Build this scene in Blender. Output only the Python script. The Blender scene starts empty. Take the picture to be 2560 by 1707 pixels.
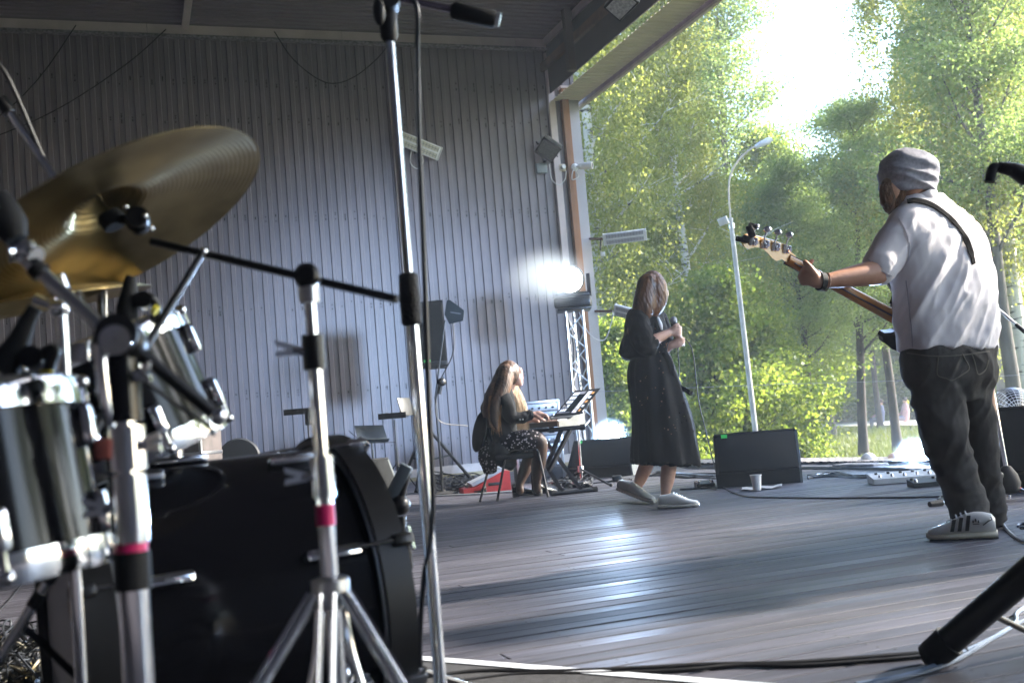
import bpy, bmesh, math, random
import numpy as np
from mathutils import Vector, Matrix, Euler, Quaternion, noise as mnoise
rad = math.radians
random.seed(7); RNG = np.random.default_rng(7)
scene = bpy.context.scene
col = scene.collection

# ---------------------------------------------------------------- camera
F_PX, PITCH, ROLL, CAM_H = 2727.6, 0.07265, 0.08522, 0.683     # measured on the 2560 px wide photograph
CX, CY = 1280.0, 853.5
_fw = Vector((0, math.cos(PITCH), math.sin(PITCH))); _up = Vector((0, -math.sin(PITCH), math.cos(PITCH))); _rt = Vector((1, 0, 0))
C_UP = _up*math.cos(ROLL) + _rt*math.sin(ROLL); C_RT = _rt*math.cos(ROLL) - _up*math.sin(ROLL)
CAM = Vector((0, 0, CAM_H))
cd = bpy.data.cameras.new('camera'); cam = bpy.data.objects.new('camera', cd); col.objects.link(cam)
m = Matrix((C_RT, C_UP, -_fw)).transposed().to_4x4(); m.translation = CAM
cam.matrix_world = m
cd.sensor_width = 36.0; cd.lens = F_PX/2560*36; cd.clip_start = .05; cd.clip_end = 2000
cd.dof.use_dof = True; cd.dof.focus_distance = 6.6; cd.dof.aperture_fstop = 4.5
scene.camera = cam

# ---------------------------------------------------------------- sky, sun, exposure
SUN_AZ, SUN_EL = rad(77), rad(27)          # azimuth clockwise from the viewing direction (+y)
w = bpy.data.worlds.new('World'); scene.world = w; w.use_nodes = True
nt = w.node_tree; nt.nodes.clear()
wo = nt.nodes.new('ShaderNodeOutputWorld'); bg = nt.nodes.new('ShaderNodeBackground'); sky = nt.nodes.new('ShaderNodeTexSky')
sky.sky_type = 'NISHITA'; sky.sun_disc = False; sky.sun_elevation = SUN_EL; sky.sun_rotation = SUN_AZ
sky.air_density = 1.0; sky.dust_density = 1.0; sky.ozone_density = 2.5
bg.inputs[1].default_value = .15
nt.links.new(sky.outputs[0], bg.inputs[0]); nt.links.new(bg.outputs[0], wo.inputs[0])
sd = bpy.data.lights.new('sun', 'SUN'); sd.energy = 3.9; sd.angle = rad(1.6); sd.color = (1, .93, .82)
sun = bpy.data.objects.new('sun', sd); col.objects.link(sun)
SUNV = Vector((math.sin(SUN_AZ)*math.cos(SUN_EL), math.cos(SUN_AZ)*math.cos(SUN_EL), math.sin(SUN_EL)))
sun.rotation_euler = SUNV.to_track_quat('Z', 'Y').to_euler()
vs = scene.view_settings
vs.view_transform = 'Standard'; vs.look = 'None'; vs.exposure = 2.8; vs.gamma = 1.0; vs.use_curve_mapping = False
cy = scene.cycles
cy.use_denoising = True; cy.max_bounces = 6; cy.diffuse_bounces = 3; cy.glossy_bounces = 3; cy.transmission_bounces = 4
cy.transparent_max_bounces = 8; cy.volume_bounces = 0; cy.sample_clamp_indirect = 4.0
cy.caustics_reflective = False; cy.caustics_refractive = False

# ---------------------------------------------------------------- helpers: pixels of the photograph -> rays
def ray(px, py): return _fw*F_PX + C_RT*(px - CX) + C_UP*(CY - py)
def W(px, py, d):                      # the point of that ray d metres ahead (world y = d)
    r = ray(px, py); return CAM + r*(d/r.y)
def G(px, py, z=0.0):                  # where the ray meets a level surface
    r = ray(px, py); return CAM + r*((z - CAM_H)/r.z)
def ONP(px, py, p0, n):                # where the ray meets a plane
    r = ray(px, py); return CAM + r*((Vector(p0) - CAM).dot(n)/r.dot(n))
def RM(rpx, d): return rpx*d/F_PX      # pixels -> metres at depth d

# ---------------------------------------------------------------- helpers: materials
MATS = {}
def pm(name, c, rough=.6, metal=0., var=.12, scale=8., bump=0., bscale=60., c2=None, coat=0., stretch=(1, 1, 1), spec=.5, emit=0., rvar=.1, detail=4):
    if name in MATS: return MATS[name]
    mt = bpy.data.materials.new(name); mt.use_nodes = True; n = mt.node_tree; b = n.nodes['Principled BSDF']
    b.inputs['Metallic'].default_value = metal; b.inputs['Specular IOR Level'].default_value = spec
    if coat: b.inputs['Coat Weight'].default_value = coat; b.inputs['Coat Roughness'].default_value = .08
    tc = n.nodes.new('ShaderNodeTexCoord'); mp = n.nodes.new('ShaderNodeMapping'); mp.inputs['Scale'].default_value = stretch
    n.links.new(tc.outputs['Object'], mp.inputs[0])
    nz = n.nodes.new('ShaderNodeTexNoise'); nz.inputs['Scale'].default_value = scale; nz.inputs['Detail'].default_value = detail
    n.links.new(mp.outputs[0], nz.inputs[0])
    mx = n.nodes.new('ShaderNodeMix'); mx.data_type = 'RGBA'
    c = tuple(c)[:3]
    if c2 is None:
        a_ = tuple(max(0, v*(1 - var)) for v in c); b_ = tuple(min(1, v*(1 + var)) for v in c)
    else: a_, b_ = c, tuple(c2)
    mr = n.nodes.new('ShaderNodeMapRange'); mr.inputs[1].default_value = .35; mr.inputs[2].default_value = .65
    n.links.new(nz.outputs[0], mr.inputs[0]); n.links.new(mr.outputs[0], mx.inputs[0])
    mx.inputs[6].default_value = (*a_, 1); mx.inputs[7].default_value = (*b_, 1)
    n.links.new(mx.outputs[2], b.inputs['Base Color'])
    rr = n.nodes.new('ShaderNodeMapRange'); rr.inputs[3].default_value = max(.02, rough*(1 - rvar)); rr.inputs[4].default_value = min(1, rough*(1 + rvar))
    n.links.new(nz.outputs[0], rr.inputs[0]); n.links.new(rr.outputs[0], b.inputs['Roughness'])
    if bump:
        n2 = n.nodes.new('ShaderNodeTexNoise'); n2.inputs['Scale'].default_value = bscale; n2.inputs['Detail'].default_value = 3
        n.links.new(mp.outputs[0], n2.inputs[0])
        bp = n.nodes.new('ShaderNodeBump'); bp.inputs['Strength'].default_value = bump; bp.inputs['Distance'].default_value = .01
        n.links.new(n2.outputs[0], bp.inputs['Height']); n.links.new(bp.outputs[0], b.inputs['Normal'])
    if emit:
        b.inputs['Emission Color'].default_value = (*c, 1); b.inputs['Emission Strength'].default_value = emit
    MATS[name] = mt; return mt

# ---------------------------------------------------------------- helpers: meshes
class MB:
    def __init__(s): s.v = []; s.f = []
    def add(s, vs_, fs): o = len(s.v); s.v += [tuple(x) for x in vs_]; s.f += [tuple(i + o for i in f) for f in fs]; return s
    def box(s, c, size, M=None, bev=0.):
        x, y, z = (k/2 for k in size); c = Vector(c)
        if bev <= 0:
            P = [Vector((a*x, b*y, d*z)) for a in (-1, 1) for b in (-1, 1) for d in (-1, 1)]
            Fc = [(0, 1, 3, 2), (4, 6, 7, 5), (0, 4, 5, 1), (2, 3, 7, 6), (0, 2, 6, 4), (1, 5, 7, 3)]
        else:
            bm = bmesh.new(); bmesh.ops.create_cube(bm, size=1)
            for v in bm.verts: v.co = Vector((v.co.x*2*x, v.co.y*2*y, v.co.z*2*z))
            bmesh.ops.bevel(bm, geom=bm.edges[:], offset=min(bev, .45*min(2*x, 2*y, 2*z)), segments=2, affect='EDGES', profile=.5)
            bm.verts.index_update(); P = [v.co.copy() for v in bm.verts]; Fc = [[v.index for v in f.verts] for f in bm.faces]; bm.free()
        if M is not None: P = [M @ p for p in P]
        return s.add([p + c for p in P], Fc)
    def tube(s, pts, r, n=10, caps=True, flat=1., upv=None):
        pts = [Vector(p) for p in pts]; k = len(pts)
        r = list(r) if hasattr(r, '__len__') else [r]*k
        t0 = (pts[1] - pts[0]).normalized()
        u = Vector(upv) if upv is not None else (Vector((0, 0, 1)) if abs(t0.z) < .9 else Vector((1, 0, 0)))
        u = (u - t0*u.dot(t0)).normalized(); vv = []; fc = []
        for i, p in enumerate(pts):
            t = (pts[min(i + 1, k - 1)] - pts[max(i - 1, 0)])
            t = t.normalized() if t.length > 1e-9 else t0
            u = u - t*u.dot(t)
            if u.length < 1e-6: u = t.orthogonal()
            u.normalize(); b = t.cross(u)
            for j in range(n):
                a = 2*math.pi*j/n; vv.append(p + (u*math.cos(a) + b*math.sin(a)*flat)*r[i])
        for i in range(k - 1):
            for j in range(n): fc.append((i*n + j, i*n + (j + 1) % n, (i + 1)*n + (j + 1) % n, (i + 1)*n + j))
        if caps: fc.append(tuple(range(n - 1, -1, -1))); fc.append(tuple((k - 1)*n + j for j in range(n)))
        return s.add(vv, fc)
    def lathe(s, prof, o, ax, n=32, upv=None, arc=1.):          # prof: (radius, height along ax)
        o = Vector(o); ax = Vector(ax).normalized(); u = Vector(upv).normalized() if upv is not None else ax.orthogonal().normalized()
        u = (u - ax*u.dot(ax)).normalized(); b = ax.cross(u); vv = []; fc = []; k = len(prof)
        for r, h in prof:
            for j in range(n):
                a = 2*math.pi*j/n; vv.append(o + ax*h + (u*math.cos(a) + b*math.sin(a))*max(r, 1e-5))
        for i in range(k - 1):
            for j in range(n): fc.append((i*n + j, i*n + (j + 1) % n, (i + 1)*n + (j + 1) % n, (i + 1)*n + j))
        return s.add(vv, fc)
    def prism(s, poly, o, ux, uy, th):                          # polygon in the plane (ux, uy), extruded th along ux x uy
        o = Vector(o); ux = Vector(ux); uy = Vector(uy); nz = ux.cross(uy).normalized(); k = len(poly)
        a = [o + ux*x + uy*y for x, y in poly]; b = [p + nz*th for p in a]
        return s.add(a + b, [tuple(range(k - 1, -1, -1)), tuple(range(k, 2*k))] + [(i, (i + 1) % k, k + (i + 1) % k, k + i) for i in range(k)])
    def ball(s, c, r, n=12, m_=8, sc=(1, 1, 1), M=None):
        vv = []; fc = []
        for i in range(m_ + 1):
            th = math.pi*i/m_
            for j in range(n):
                a = 2*math.pi*j/n; p = Vector((r*math.sin(th)*math.cos(a)*sc[0], r*math.sin(th)*math.sin(a)*sc[1], r*math.cos(th)*sc[2]))
                if M is not None: p = M @ p
                vv.append(p + Vector(c))
        for i in range(m_):
            for j in range(n): fc.append((i*n + j, (i + 1)*n + j, (i + 1)*n + (j + 1) % n, i*n + (j + 1) % n))
        return s.add(vv, fc)
    def mesh(s, name, smooth=True, ang=40):
        me = bpy.data.meshes.new(name); me.from_pydata(s.v, [], s.f); me.update()
        bm = bmesh.new(); bm.from_mesh(me); bmesh.ops.remove_doubles(bm, verts=bm.verts, dist=1e-5); bmesh.ops.recalc_face_normals(bm, faces=bm.faces)
        bm.to_mesh(me); bm.free()
        if smooth: me.shade_smooth(); me.set_sharp_from_angle(angle=rad(ang))
        return me
    def build(s, name, mat, parent=None, smooth=True, ang=40):
        me = s.mesh(name, smooth, ang); me.materials.append(mat); return link(name, me, parent)
def link(name, me, parent=None):
    o = bpy.data.objects.new(name, me); col.objects.link(o)
    if parent is not None: attach(o, parent)
    return o
def attach(o, parent):
    o.parent = parent
    if parent.type == 'EMPTY': o.matrix_parent_inverse = Matrix.Translation(-parent.location)
def thing(name, loc, label, cat, group=None):
    o = bpy.data.objects.new(name, None); col.objects.link(o); o.location = loc; o.empty_display_size = .1
    return tag(o, label, cat, group)
def relocate(t, loc):
    t.location = loc
    for c_ in t.children: c_.matrix_parent_inverse = Matrix.Translation(-Vector(loc))
def tag(o, label=None, cat=None, group=None, kind=None):
    if label: o['label'] = label
    if cat: o['category'] = cat
    if group: o['group'] = group
    if kind: o['kind'] = kind
    return o
def sag(a, b, s_, n=16):
    a, b = Vector(a), Vector(b); return [a.lerp(b, i/n) - Vector((0, 0, 4*s_*(i/n)*(1 - i/n))) for i in range(n + 1)]
def spline(P, n=8):                    # Catmull-Rom through the points
    P = [Vector(p) for p in P]; Q = [P[0]*2 - P[1]] + P + [P[-1]*2 - P[-2]]; out = []
    for i in range(1, len(Q) - 2):
        for k in range(n):
            t = k/n; a, b, c, d = Q[i - 1:i + 3]
            out.append(.5*((2*b) + (c - a)*t + (2*a - 5*b + 4*c - d)*t*t + (3*b - a - 3*c + d)*t**3))
    return out + [P[-1]]
Z = Vector((0, 0, 1))
# ================================================================ the stage house
A_W = 1.22866
D1 = Vector((math.sin(A_W), math.cos(A_W), 0))          # along the wall, towards the park
N1 = Vector((-D1.y, D1.x, 0))                           # from the camera towards the wall
WB = G(1136, 1192); V_W = WB.dot(N1)                    # wall plane: p.N1 = V_W
def UV(u, v, z=0.): return D1*u + N1*v + Vector((0, 0, z))
def wallp(px, py, off=0.): return ONP(px, py, N1*(V_W - off), N1)
U_END = wallp(1512, 1064).dot(D1); Z_TOP = wallp(700, 101).z
print('wall v %.2f end u %.2f top z %.2f' % (V_W, U_END, Z_TOP))

M_wall = pm('sheet_steel_taupe', (.185, .16, .185), .42, 0., .10, 1.2, .05, 40, spec=.5)
M_wall2 = pm('sheet_steel_pale', (.36, .36, .40), .45, 0., .08, 1.5)
M_ceil = pm('ceiling_sheet', (.19, .16, .185), .5, 0., .10, 1.0)
M_trim = pm('painted_trim', (.56, .48, .48), .5, 0., .10, 3.0, .05, 30)
M_soff = pm('soffit_sheet', (.62, .55, .46), .5, 0., .08, 2.)
M_dark = pm('dark_roof_steel', (.035, .03, .035), .6, 0., .2, 3.)
M_rust = pm('primer_brown_steel', (.10, .045, .025), .6, 0., .3, 5.)
M_pine = pm('raw_pine', (.30, .135, .06), .6, 0., .35, 4., .1, 30, stretch=(1, 1, .12))
M_screw = pm('screw_dark', (.03, .03, .03), .5)
M_black = pm('black_plastic', (.006, .006, .007), .45, 0., .2, 20.)
M_rub = pm('black_rubber', (.005, .005, .006), .75, 0., .2, 40., .1, 200)
M_chrome = pm('chrome', (.82, .83, .86), .09, 1., .04, 12., rvar=.5)
M_steelb = pm('black_steel', (.010, .010, .012), .35, .3, .2, 20.)
M_white = pm('white_plastic', (.78, .78, .78), .4, 0., .05, 12.)
M_alu = pm('aluminium', (.62, .63, .65), .3, 1., .08, 20.)

def corrugated(name, u0, u1, z0, z1, per, top, dep, v, mat, parent, mapf, flip=1):
    # trapezoid profile; mapf(along, depth, across) -> point
    prof = []; x = u0; side = dep*.35
    while x < u1 - 1e-6:
        for dx, h in ((0, 0), (per - top - 2*side, 0), (per - top - side, dep), (per - side, dep)):
            if x + dx <= u1: prof.append((x + dx, h))
        x += per
    prof.append((u1, 0)); mb = MB(); k = len(prof)
    mb.add([mapf(a, h, z0) for a, h in prof] + [mapf(a, h, z1) for a, h in prof], [(i, i + 1, k + i + 1, k + i) for i in range(k - 1)])
    return mb.build(name, mat, parent, smooth=False)

side_wall = thing('side_wall', UV(0, V_W, 0), 'taupe ribbed sheet steel wall behind the drum kit and keyboard player', 'wall')
PER = .131; SH = PER*8
u = U_END; i = 0
while u > -9.5:
    corrugated('wall_sheet', max(u - SH, -9.5), u, .16, Z_TOP + .1, PER, .052, .022, 0, M_wall, side_wall,
               lambda a, h, z: UV(a, V_W - h, z)); u -= SH
# the last narrow strip by the opening, with pale jamb sheet and raw pine batten
mb = MB()
for k in range(900):
    uu = U_END - random.random()*9; zz = random.choice([.5, 1.3, 2.4, 3.6, 4.9, 5.4]) + random.uniform(-.06, .06)
    q = math.floor((U_END - uu)/PER)*PER + .098
    mb.box(UV(U_END - q, V_W - .004, zz), (.014, .014, .014))
tag(mb.build('screw_heads', M_screw, side_wall, False), kind='stuff')
M_base = pm('baseboard_paint', (.55, .5, .5), .5)
uu = -9.5
while uu < U_END - .1:
    e = min(uu + 2.4, U_END); mb = MB(); mb.box(UV((uu + e)/2, V_W - .03, .105), (e - uu - .004, .03, .11), Matrix.Rotation(math.atan2(D1.y, D1.x), 3, 'Z')); mb.build('baseboard', M_base, side_wall, False)
    mb = MB(); mb.box(UV((uu + e)/2, V_W - .022, .025), (e - uu - .004, .04, .05), Matrix.Rotation(math.atan2(D1.y, D1.x), 3, 'Z')); mb.build('bottom_plank', pm('pale_plank', (.38, .32, .2), .6), side_wall, False); uu = e
R1 = Matrix.Rotation(math.atan2(D1.y, D1.x), 3, 'Z')
# angle trim along the head of the wall: pink-white upper face and grey lower lip
zt = Z_TOP; zt2 = wallp(700, 79).z
uu = -9.5; U_TR = wallp(1400, 121).dot(D1)
while uu < U_TR - .05:
    e = min(uu + 2.5, U_TR)
    mb = MB(); mb.box(UV((uu + e)/2, V_W - .06, (zt + zt2)/2), (e - uu - .006, .05, zt2 - zt), R1); mb.build('head_trim', M_trim, side_wall, False)
    mb = MB(); mb.box(UV((uu + e)/2, V_W - .055, zt - .022), (e - uu - .004, .10, .035), R1); mb.build('trim_lip', pm('trim_lip_grey', (.22, .21, .23), .6, 0, .4, 30), side_wall, False)
    uu = e
# vertical conduits
for px0, py0 in ((968, 118), (1364, 135)):
    ub = wallp(px0, py0).dot(D1); mb = MB(); wd = .10 if px0 > 1200 else .085
    mb.box(UV(ub, V_W - .055, (Z_TOP - .05)/2 + .1), (wd, .05, Z_TOP - .3), R1); mb.build('conduit', M_trim, side_wall, False)
u_b0 = wallp(1410, 300).dot(D1); u_b1 = wallp(1432, 300).dot(D1)
z_j = wallp(1420, 228).z
mb = MB(); mb.box(UV(u_b0, V_W - .07, z_j/2), (.10, .09, z_j), R1); mb.build('pine_batten', M_pine, side_wall, False)
mb = MB(); mb.box(UV((u_b0 + .05 + U_END)/2 + .01, V_W - .05, z_j/2), (U_END - u_b0 - .03, .02, z_j - .01), R1); mb.build('jamb_sheet', M_wall2, side_wall, False)
mb = MB(); mb.box(UV((u_b0 + U_END)/2, V_W - .06, z_j + .02), (U_END - u_b0 + .12, .14, .03), R1); mb.build('jamb_cap', M_trim, side_wall, False)

# the other two walls of the stage house, out of the picture
M_wallr = M_wall
back_wall = thing('back_wall', UV(-9.5, V_W/2, 0), 'ribbed steel rear wall of the stage, left of the picture', 'wall')
v = V_W
while v > -6.5: corrugated('wall_sheet', max(v - 1.048, -6.5), v, .0, Z_TOP + .1, PER, .052, .022, 0, M_wall, back_wall, lambda a, h, z: UV(-9.5 + h, a, z)); v -= 1.048
far_wall = thing('far_wall', UV(0, -6.5, 0), 'ribbed steel side wall behind the photographer', 'wall')
u = 8.
while u > -9.5: corrugated('wall_sheet', max(u - 1.048, -9.5), u, .0, Z_TOP + .1, PER, .052, .022, 0, M_wall, far_wall, lambda a, h, z: UV(a, -6.5 + h, z)); u -= 1.048
# ---------------------------------------------------------------- ceiling
Z_C = zt2 + .01
ceiling = tag(bpy.data.objects.new('ceiling', None), kind='structure'); col.objects.link(ceiling); ceiling.location = UV(0, V_W/2, Z_C)
U_F = wallp(1378, 100).dot(D1)                                     # front beam
v = V_W
while v > -6.5:
    corrugated('ceiling_sheet', max(v - 1.04, -6.5), v, -9.5, U_F + .35, .13, .05, .02, 0, M_ceil, ceiling, lambda a, h, z: UV(z, a, Z_C - h + .02)); v -= 1.04
mb = MB(); mb.box(UV((U_F - 9.2)/2, V_W/2 - 3, Z_C + .3), (U_F + 9.9, V_W + 8, .05), R1); mb.build('roof_deck', M_dark, ceiling, False)
# the beams that run out from the wall
for px0, wd, zz in ((462, .085, .06), (1365, .16, .10)):
    ub = wallp(px0, 76 if px0 < 900 else 100).dot(D1); mb = MB(); mb.box(UV(ub, V_W/2 - 1.5, Z_C - zz/2 - .005), (wd, V_W + 2.9, zz), R1)
    mb.build('ceiling_rail', M_trim, ceiling, False)
mb = MB(); mb.box(UV(U_TR + .05, V_W - .3, Z_TOP + .02), (.4, .12, .16), R1); mb.build('beam_bracket', pm('bracket_grey', (.3, .27, .26), .6, 0, .3, 10), ceiling, False)

# ---------------------------------------------------------------- canopy beyond the front beam: dark fascia and pale soffit
P_SO = ONP(1433, 275, UV(U_END + .12, 0), D1)                      # outer lower edge where it leaves the wall
Z_S = P_SO.z; U_O = ONP(1433, 275, Vector((0, 0, Z_S)), Z).dot(D1)
canopy = thing('canopy', UV(U_F + 1, V_W, Z_S), 'roof canopy with pale ribbed soffit over the stage opening', 'canopy')
p_in = ONP(1431, 211, Vector((0, 0, Z_S)), Z); U_I = min(p_in.dot(D1), U_O - .5)
print('soffit z %.2f u in %.2f out %.2f front beam u %.2f ceil %.2f' % (Z_S, U_I, U_O, U_F, Z_C))
v = V_W + .45
while v > -3:
    corrugated('soffit_sheet', max(v - 1.05, -3), v, U_I, U_O - .06, .105, .075, .016, 0, M_soff, canopy, lambda a, h, z: UV(z, a, Z_S - h + .02)); v -= 1.05
mb = MB(); mb.box(UV(U_O, V_W/2 - 1.2, Z_S + .05), (.06, V_W + 3.4, .20), R1); mb.build('fascia_board', pm('lilac_fascia', (.30, .24, .33), .5), canopy, False)
mb = MB(); mb.box(UV(U_O - .02, V_W/2 - 1.2, Z_S - .055), (.05, V_W + 3.4, .035), R1); mb.build('drip_edge', pm('drip_edge', (.5, .43, .45), .5), canopy, False)
# upstand between ceiling and soffit, with posts and a brown rail
mb = MB(); mb.box(UV(U_I - .03, V_W/2 - 1.3, (Z_S + Z_C)/2 + .05), (.02, V_W + 3.2, Z_C - Z_S - .1), R1); mb.build('upstand', M_dark, canopy, False)
mb = MB(); mb.box(UV(U_I - .09, V_W/2 - 1.3, Z_S + (Z_C - Z_S)*.55), (.06, V_W + 3.2, .12), R1); mb.build('brown_rail', M_rust, canopy, False)
for k in range(5):
    mb = MB(); mb.box(UV(U_I - .17, V_W - 1.2 - k*2.6, (Z_S + Z_C)/2 + .02), (.10, .10, Z_C - Z_S - .06), R1); mb.build('hanger_post', pm('post_dark', (.06, .04, .035), .6), canopy, False)
mb = MB(); mb.box(UV((U_F + U_O)/2 + .3, V_W/2 - 1.3, Z_C + .5), (U_O - U_F + 1, V_W + 4, .05), R1); mb.build('canopy_roof', M_dark, canopy, False)
mb = MB(); mb.box(UV((U_F + .3 + U_O)/2, V_W + .47, (Z_S + Z_C)/2 + .3), (U_O - U_F - .3, .04, Z_C - Z_S + .5), R1); mb.build('gable_end', M_wall, canopy, False)
# floodlight tucked under the ceiling edge


# ---------------------------------------------------------------- floor of planks
E0, E1 = G(2340, 1155), G(1720, 1160); ED = (E1 - E0).normalized()           # front edge of the stage
EN = Vector((-ED.y, ED.x, 0));  EN = EN if EN.x > 0 else -EN
def edge_u(v):                                                              # u of the front edge at a given v
    t = (v - E0.dot(N1))/ED.dot(N1); return (E0 + ED*t).dot(D1)
def plank_mat(name, c1, c2):
    mt = bpy.data.materials.new(name); mt.use_nodes = True; n = mt.node_tree; b = n.nodes['Principled BSDF']
    tc = n.nodes.new('ShaderNodeTexCoord'); oi = n.nodes.new('ShaderNodeObjectInfo')
    ad = n.nodes.new('ShaderNodeVectorMath'); ad.operation = 'MULTIPLY_ADD'; ad.inputs[1].default_value = (1, 1, 1)
    sc_ = n.nodes.new('ShaderNodeMath'); sc_.operation = 'MULTIPLY'; sc_.inputs[1].default_value = 40
    n.links.new(oi.outputs['Random'], sc_.inputs[0]); n.links.new(tc.outputs['Object'], ad.inputs[0]); n.links.new(sc_.outputs[0], ad.inputs[2])
    mp = n.nodes.new('ShaderNodeMapping'); mp.inputs['Scale'].default_value = (1.1, 16, 3); n.links.new(ad.outputs[0], mp.inputs[0])
    nz = n.nodes.new('ShaderNodeTexNoise'); nz.inputs['Scale'].default_value = 2.2; nz.inputs['Detail'].default_value = 6; nz.inputs['Distortion'].default_value = .5
    n.links.new(mp.outputs[0], nz.inputs[0])
    nb = n.nodes.new('ShaderNodeTexNoise'); nb.inputs['Scale'].default_value = 1.3; nb.inputs['Detail'].default_value = 5
    mp2 = n.nodes.new('ShaderNodeMapping'); mp2.inputs['Scale'].default_value = (.5, 2.4, 1); n.links.new(ad.outputs[0], mp2.inputs[0]); n.links.new(mp2.outputs[0], nb.inputs[0])
    cr = n.nodes.new('ShaderNodeValToRGB'); cr.color_ramp.elements[0].position = .3; cr.color_ramp.elements[1].position = .72
    cr.color_ramp.elements[0].color = (*c1, 1); cr.color_ramp.elements[1].color = (*c2, 1); n.links.new(nz.outputs[0], cr.inputs[0])
    hs = n.nodes.new('ShaderNodeHueSaturation'); mr = n.nodes.new('ShaderNodeMapRange'); mr.inputs[3].default_value = .75; mr.inputs[4].default_value = 1.25
    n.links.new(oi.outputs['Random'], mr.inputs[0]); n.links.new(mr.outputs[0], hs.inputs['Value']); n.links.new(cr.outputs[0], hs.inputs['Color'])
    n.links.new(hs.outputs[0], b.inputs['Base Color'])
    rr = n.nodes.new('ShaderNodeMapRange'); rr.inputs[1].default_value = .3; rr.inputs[2].default_value = .7; rr.inputs[3].default_value = .40; rr.inputs[4].default_value = .64
    n.links.new(nb.outputs[0], rr.inputs[0]); n.links.new(rr.outputs[0], b.inputs['Roughness'])
    bp = n.nodes.new('ShaderNodeBump'); bp.inputs['Strength'].default_value = .35; bp.inputs['Distance'].default_value = .004
    n.links.new(nz.outputs[0], bp.inputs['Height']); n.links.new(bp.outputs[0], b.inputs['Normal'])
    return mt
M_plank = plank_mat('stage_plank', (.031, .030, .040), (.083, .080, .100))
stage_floor = tag(bpy.data.objects.new('stage_floor', None), kind='structure'); col.objects.link(stage_floor); stage_floor.location = UV(-1, 6, -.03)
PW = .097; v = 1.7; k = 0; PLM = {}
def plank(u0, u1, v, parent, dz):
    L = round(u1 - u0, 2)
    if L not in PLM:
        bm_ = MB(); bm_.box((0, 0, 0), (L - .005, PW - .008, .03), None, .003); PLM[L] = bm_.mesh('plank', False); PLM[L].materials.append(M_plank)
    o = link('plank', PLM[L]); o.matrix_world = Matrix.Translation(UV((u0 + u1)/2, v + PW/2, -.015 + dz)) @ R1.to_4x4(); o.parent = parent; o.matrix_parent_inverse = Matrix.Translation(-parent.location)
while v < V_W - .02:
    ue = round(edge_u(v + PW/2) - .05, 1); ul = -9.4
    cuts = [ul, round(-1.2 + random.uniform(-3.2, 3.2), 1), ue]
    for a, b in zip(cuts, cuts[1:]): plank(a, b, v, stage_floor, random.uniform(-.0012, .0012))
    v += PW; k += 1
mb = MB(); v = 1.7; SR = random.Random(5)
while v < 9.5:                                                              # two screws through every plank over each joist
    for k in range(-6, 8):
        uu = k*.62 + SR.uniform(-.01, .01)
        if uu < edge_u(v) - .2:
            for o_ in (.24, .76): mb.lathe([(.0001, .0006), (.0042, .0006), (.0046, 0)], UV(uu + SR.uniform(-.006, .006), v + PW*o_, .0008), Z, 6)
    v += PW
tag(mb.build('floor_screws', M_screw, stage_floor, False), kind='stuff')
mb = MB(); bp_ = [UV(-9.4, -6.5), UV(edge_u(-6.5), -6.5), UV(edge_u(V_W), V_W), UV(-9.4, V_W)]
mb.prism([(p.x, p.y) for p in bp_], (0, 0, -.14), (1, 0, 0), (0, 1, 0), .10); mb.build('subfloor', pm('subfloor_dark', (.02, .018, .016), .8), stage_floor, False)
mb = MB(); bp_ = [UV(-9.4, -6.5), UV(edge_u(-6.5), -6.5), UV(edge_u(1.7), 1.69), UV(-9.4, 1.69)]
mb.prism([(p.x, p.y) for p in bp_], (0, 0, -.03), (1, 0, 0), (0, 1, 0), .029); mb.build('floor_behind_camera', M_plank, stage_floor, False)
# perforated steel plates along the stage edge
def dots_mat():
    mt = bpy.data.materials.new('perforated_plate'); mt.use_nodes = True; n = mt.node_tree; b = n.nodes['Principled BSDF']
    tc = n.nodes.new('ShaderNodeTexCoord'); mp = n.nodes.new('ShaderNodeMapping'); mp.inputs['Scale'].default_value = (9, 9, 9)
    mp.inputs['Rotation'].default_value = (0, 0, 0)
    n.links.new(tc.outputs['Object'], mp.inputs[0]); vo = n.nodes.new('ShaderNodeTexVoronoi'); vo.voronoi_dimensions = '2D'; vo.inputs['Randomness'].default_value = 0; vo.inputs['Scale'].default_value = 1
    n.links.new(mp.outputs[0], vo.inputs[0]); lt = n.nodes.new('ShaderNodeMath'); lt.operation = 'LESS_THAN'; lt.inputs[1].default_value = .3
    n.links.new(vo.outputs['Distance'], lt.inputs[0]); mx = n.nodes.new('ShaderNodeMix'); mx.data_type = 'RGBA'
    mx.inputs[6].default_value = (.42, .38, .36, 1); mx.inputs[7].default_value = (.02, .02, .02, 1); n.links.new(lt.outputs[0], mx.inputs[0])
    n.links.new(mx.outputs[2], b.inputs['Base Color']); b.inputs['Roughness'].default_value = .45; return mt
M_perf = dots_mat()
stage_edge = thing('stage_edge', E0, 'strip of perforated grey metal plates along the stage front edge', 'metal plates')
PLEN = 1.45; me = None
for k in range(-5, 8):
    c = E0 + ED*(k + .5)*PLEN
    if c.dot(N1) > V_W - .3: continue
    if me is None:
        b_ = MB(); b_.box((0, 0, 0), (PLEN - .02, .62, .012)); me = b_.mesh('plate', False); me.materials.append(M_perf)
    o = link('plate', me); o.matrix_world = Matrix.Translation(c + EN*.16 + Vector((0, 0, .018))) @ Matrix.Rotation(math.atan2(ED.y, ED.x), 4, 'Z') @ Matrix.Rotation(rad(1.2), 4, 'X'); attach(o, stage_edge)
mb = MB(); c = E0 + ED*1.0 + EN*.36; mb.box(c + Vector((0, 0, -.5)), (20, .2, 1.0), Matrix.Rotation(math.atan2(ED.y, ED.x), 3, 'Z')); mb.build('skirt', M_dark, stage_edge, False)
tag(stage_edge)

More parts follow.
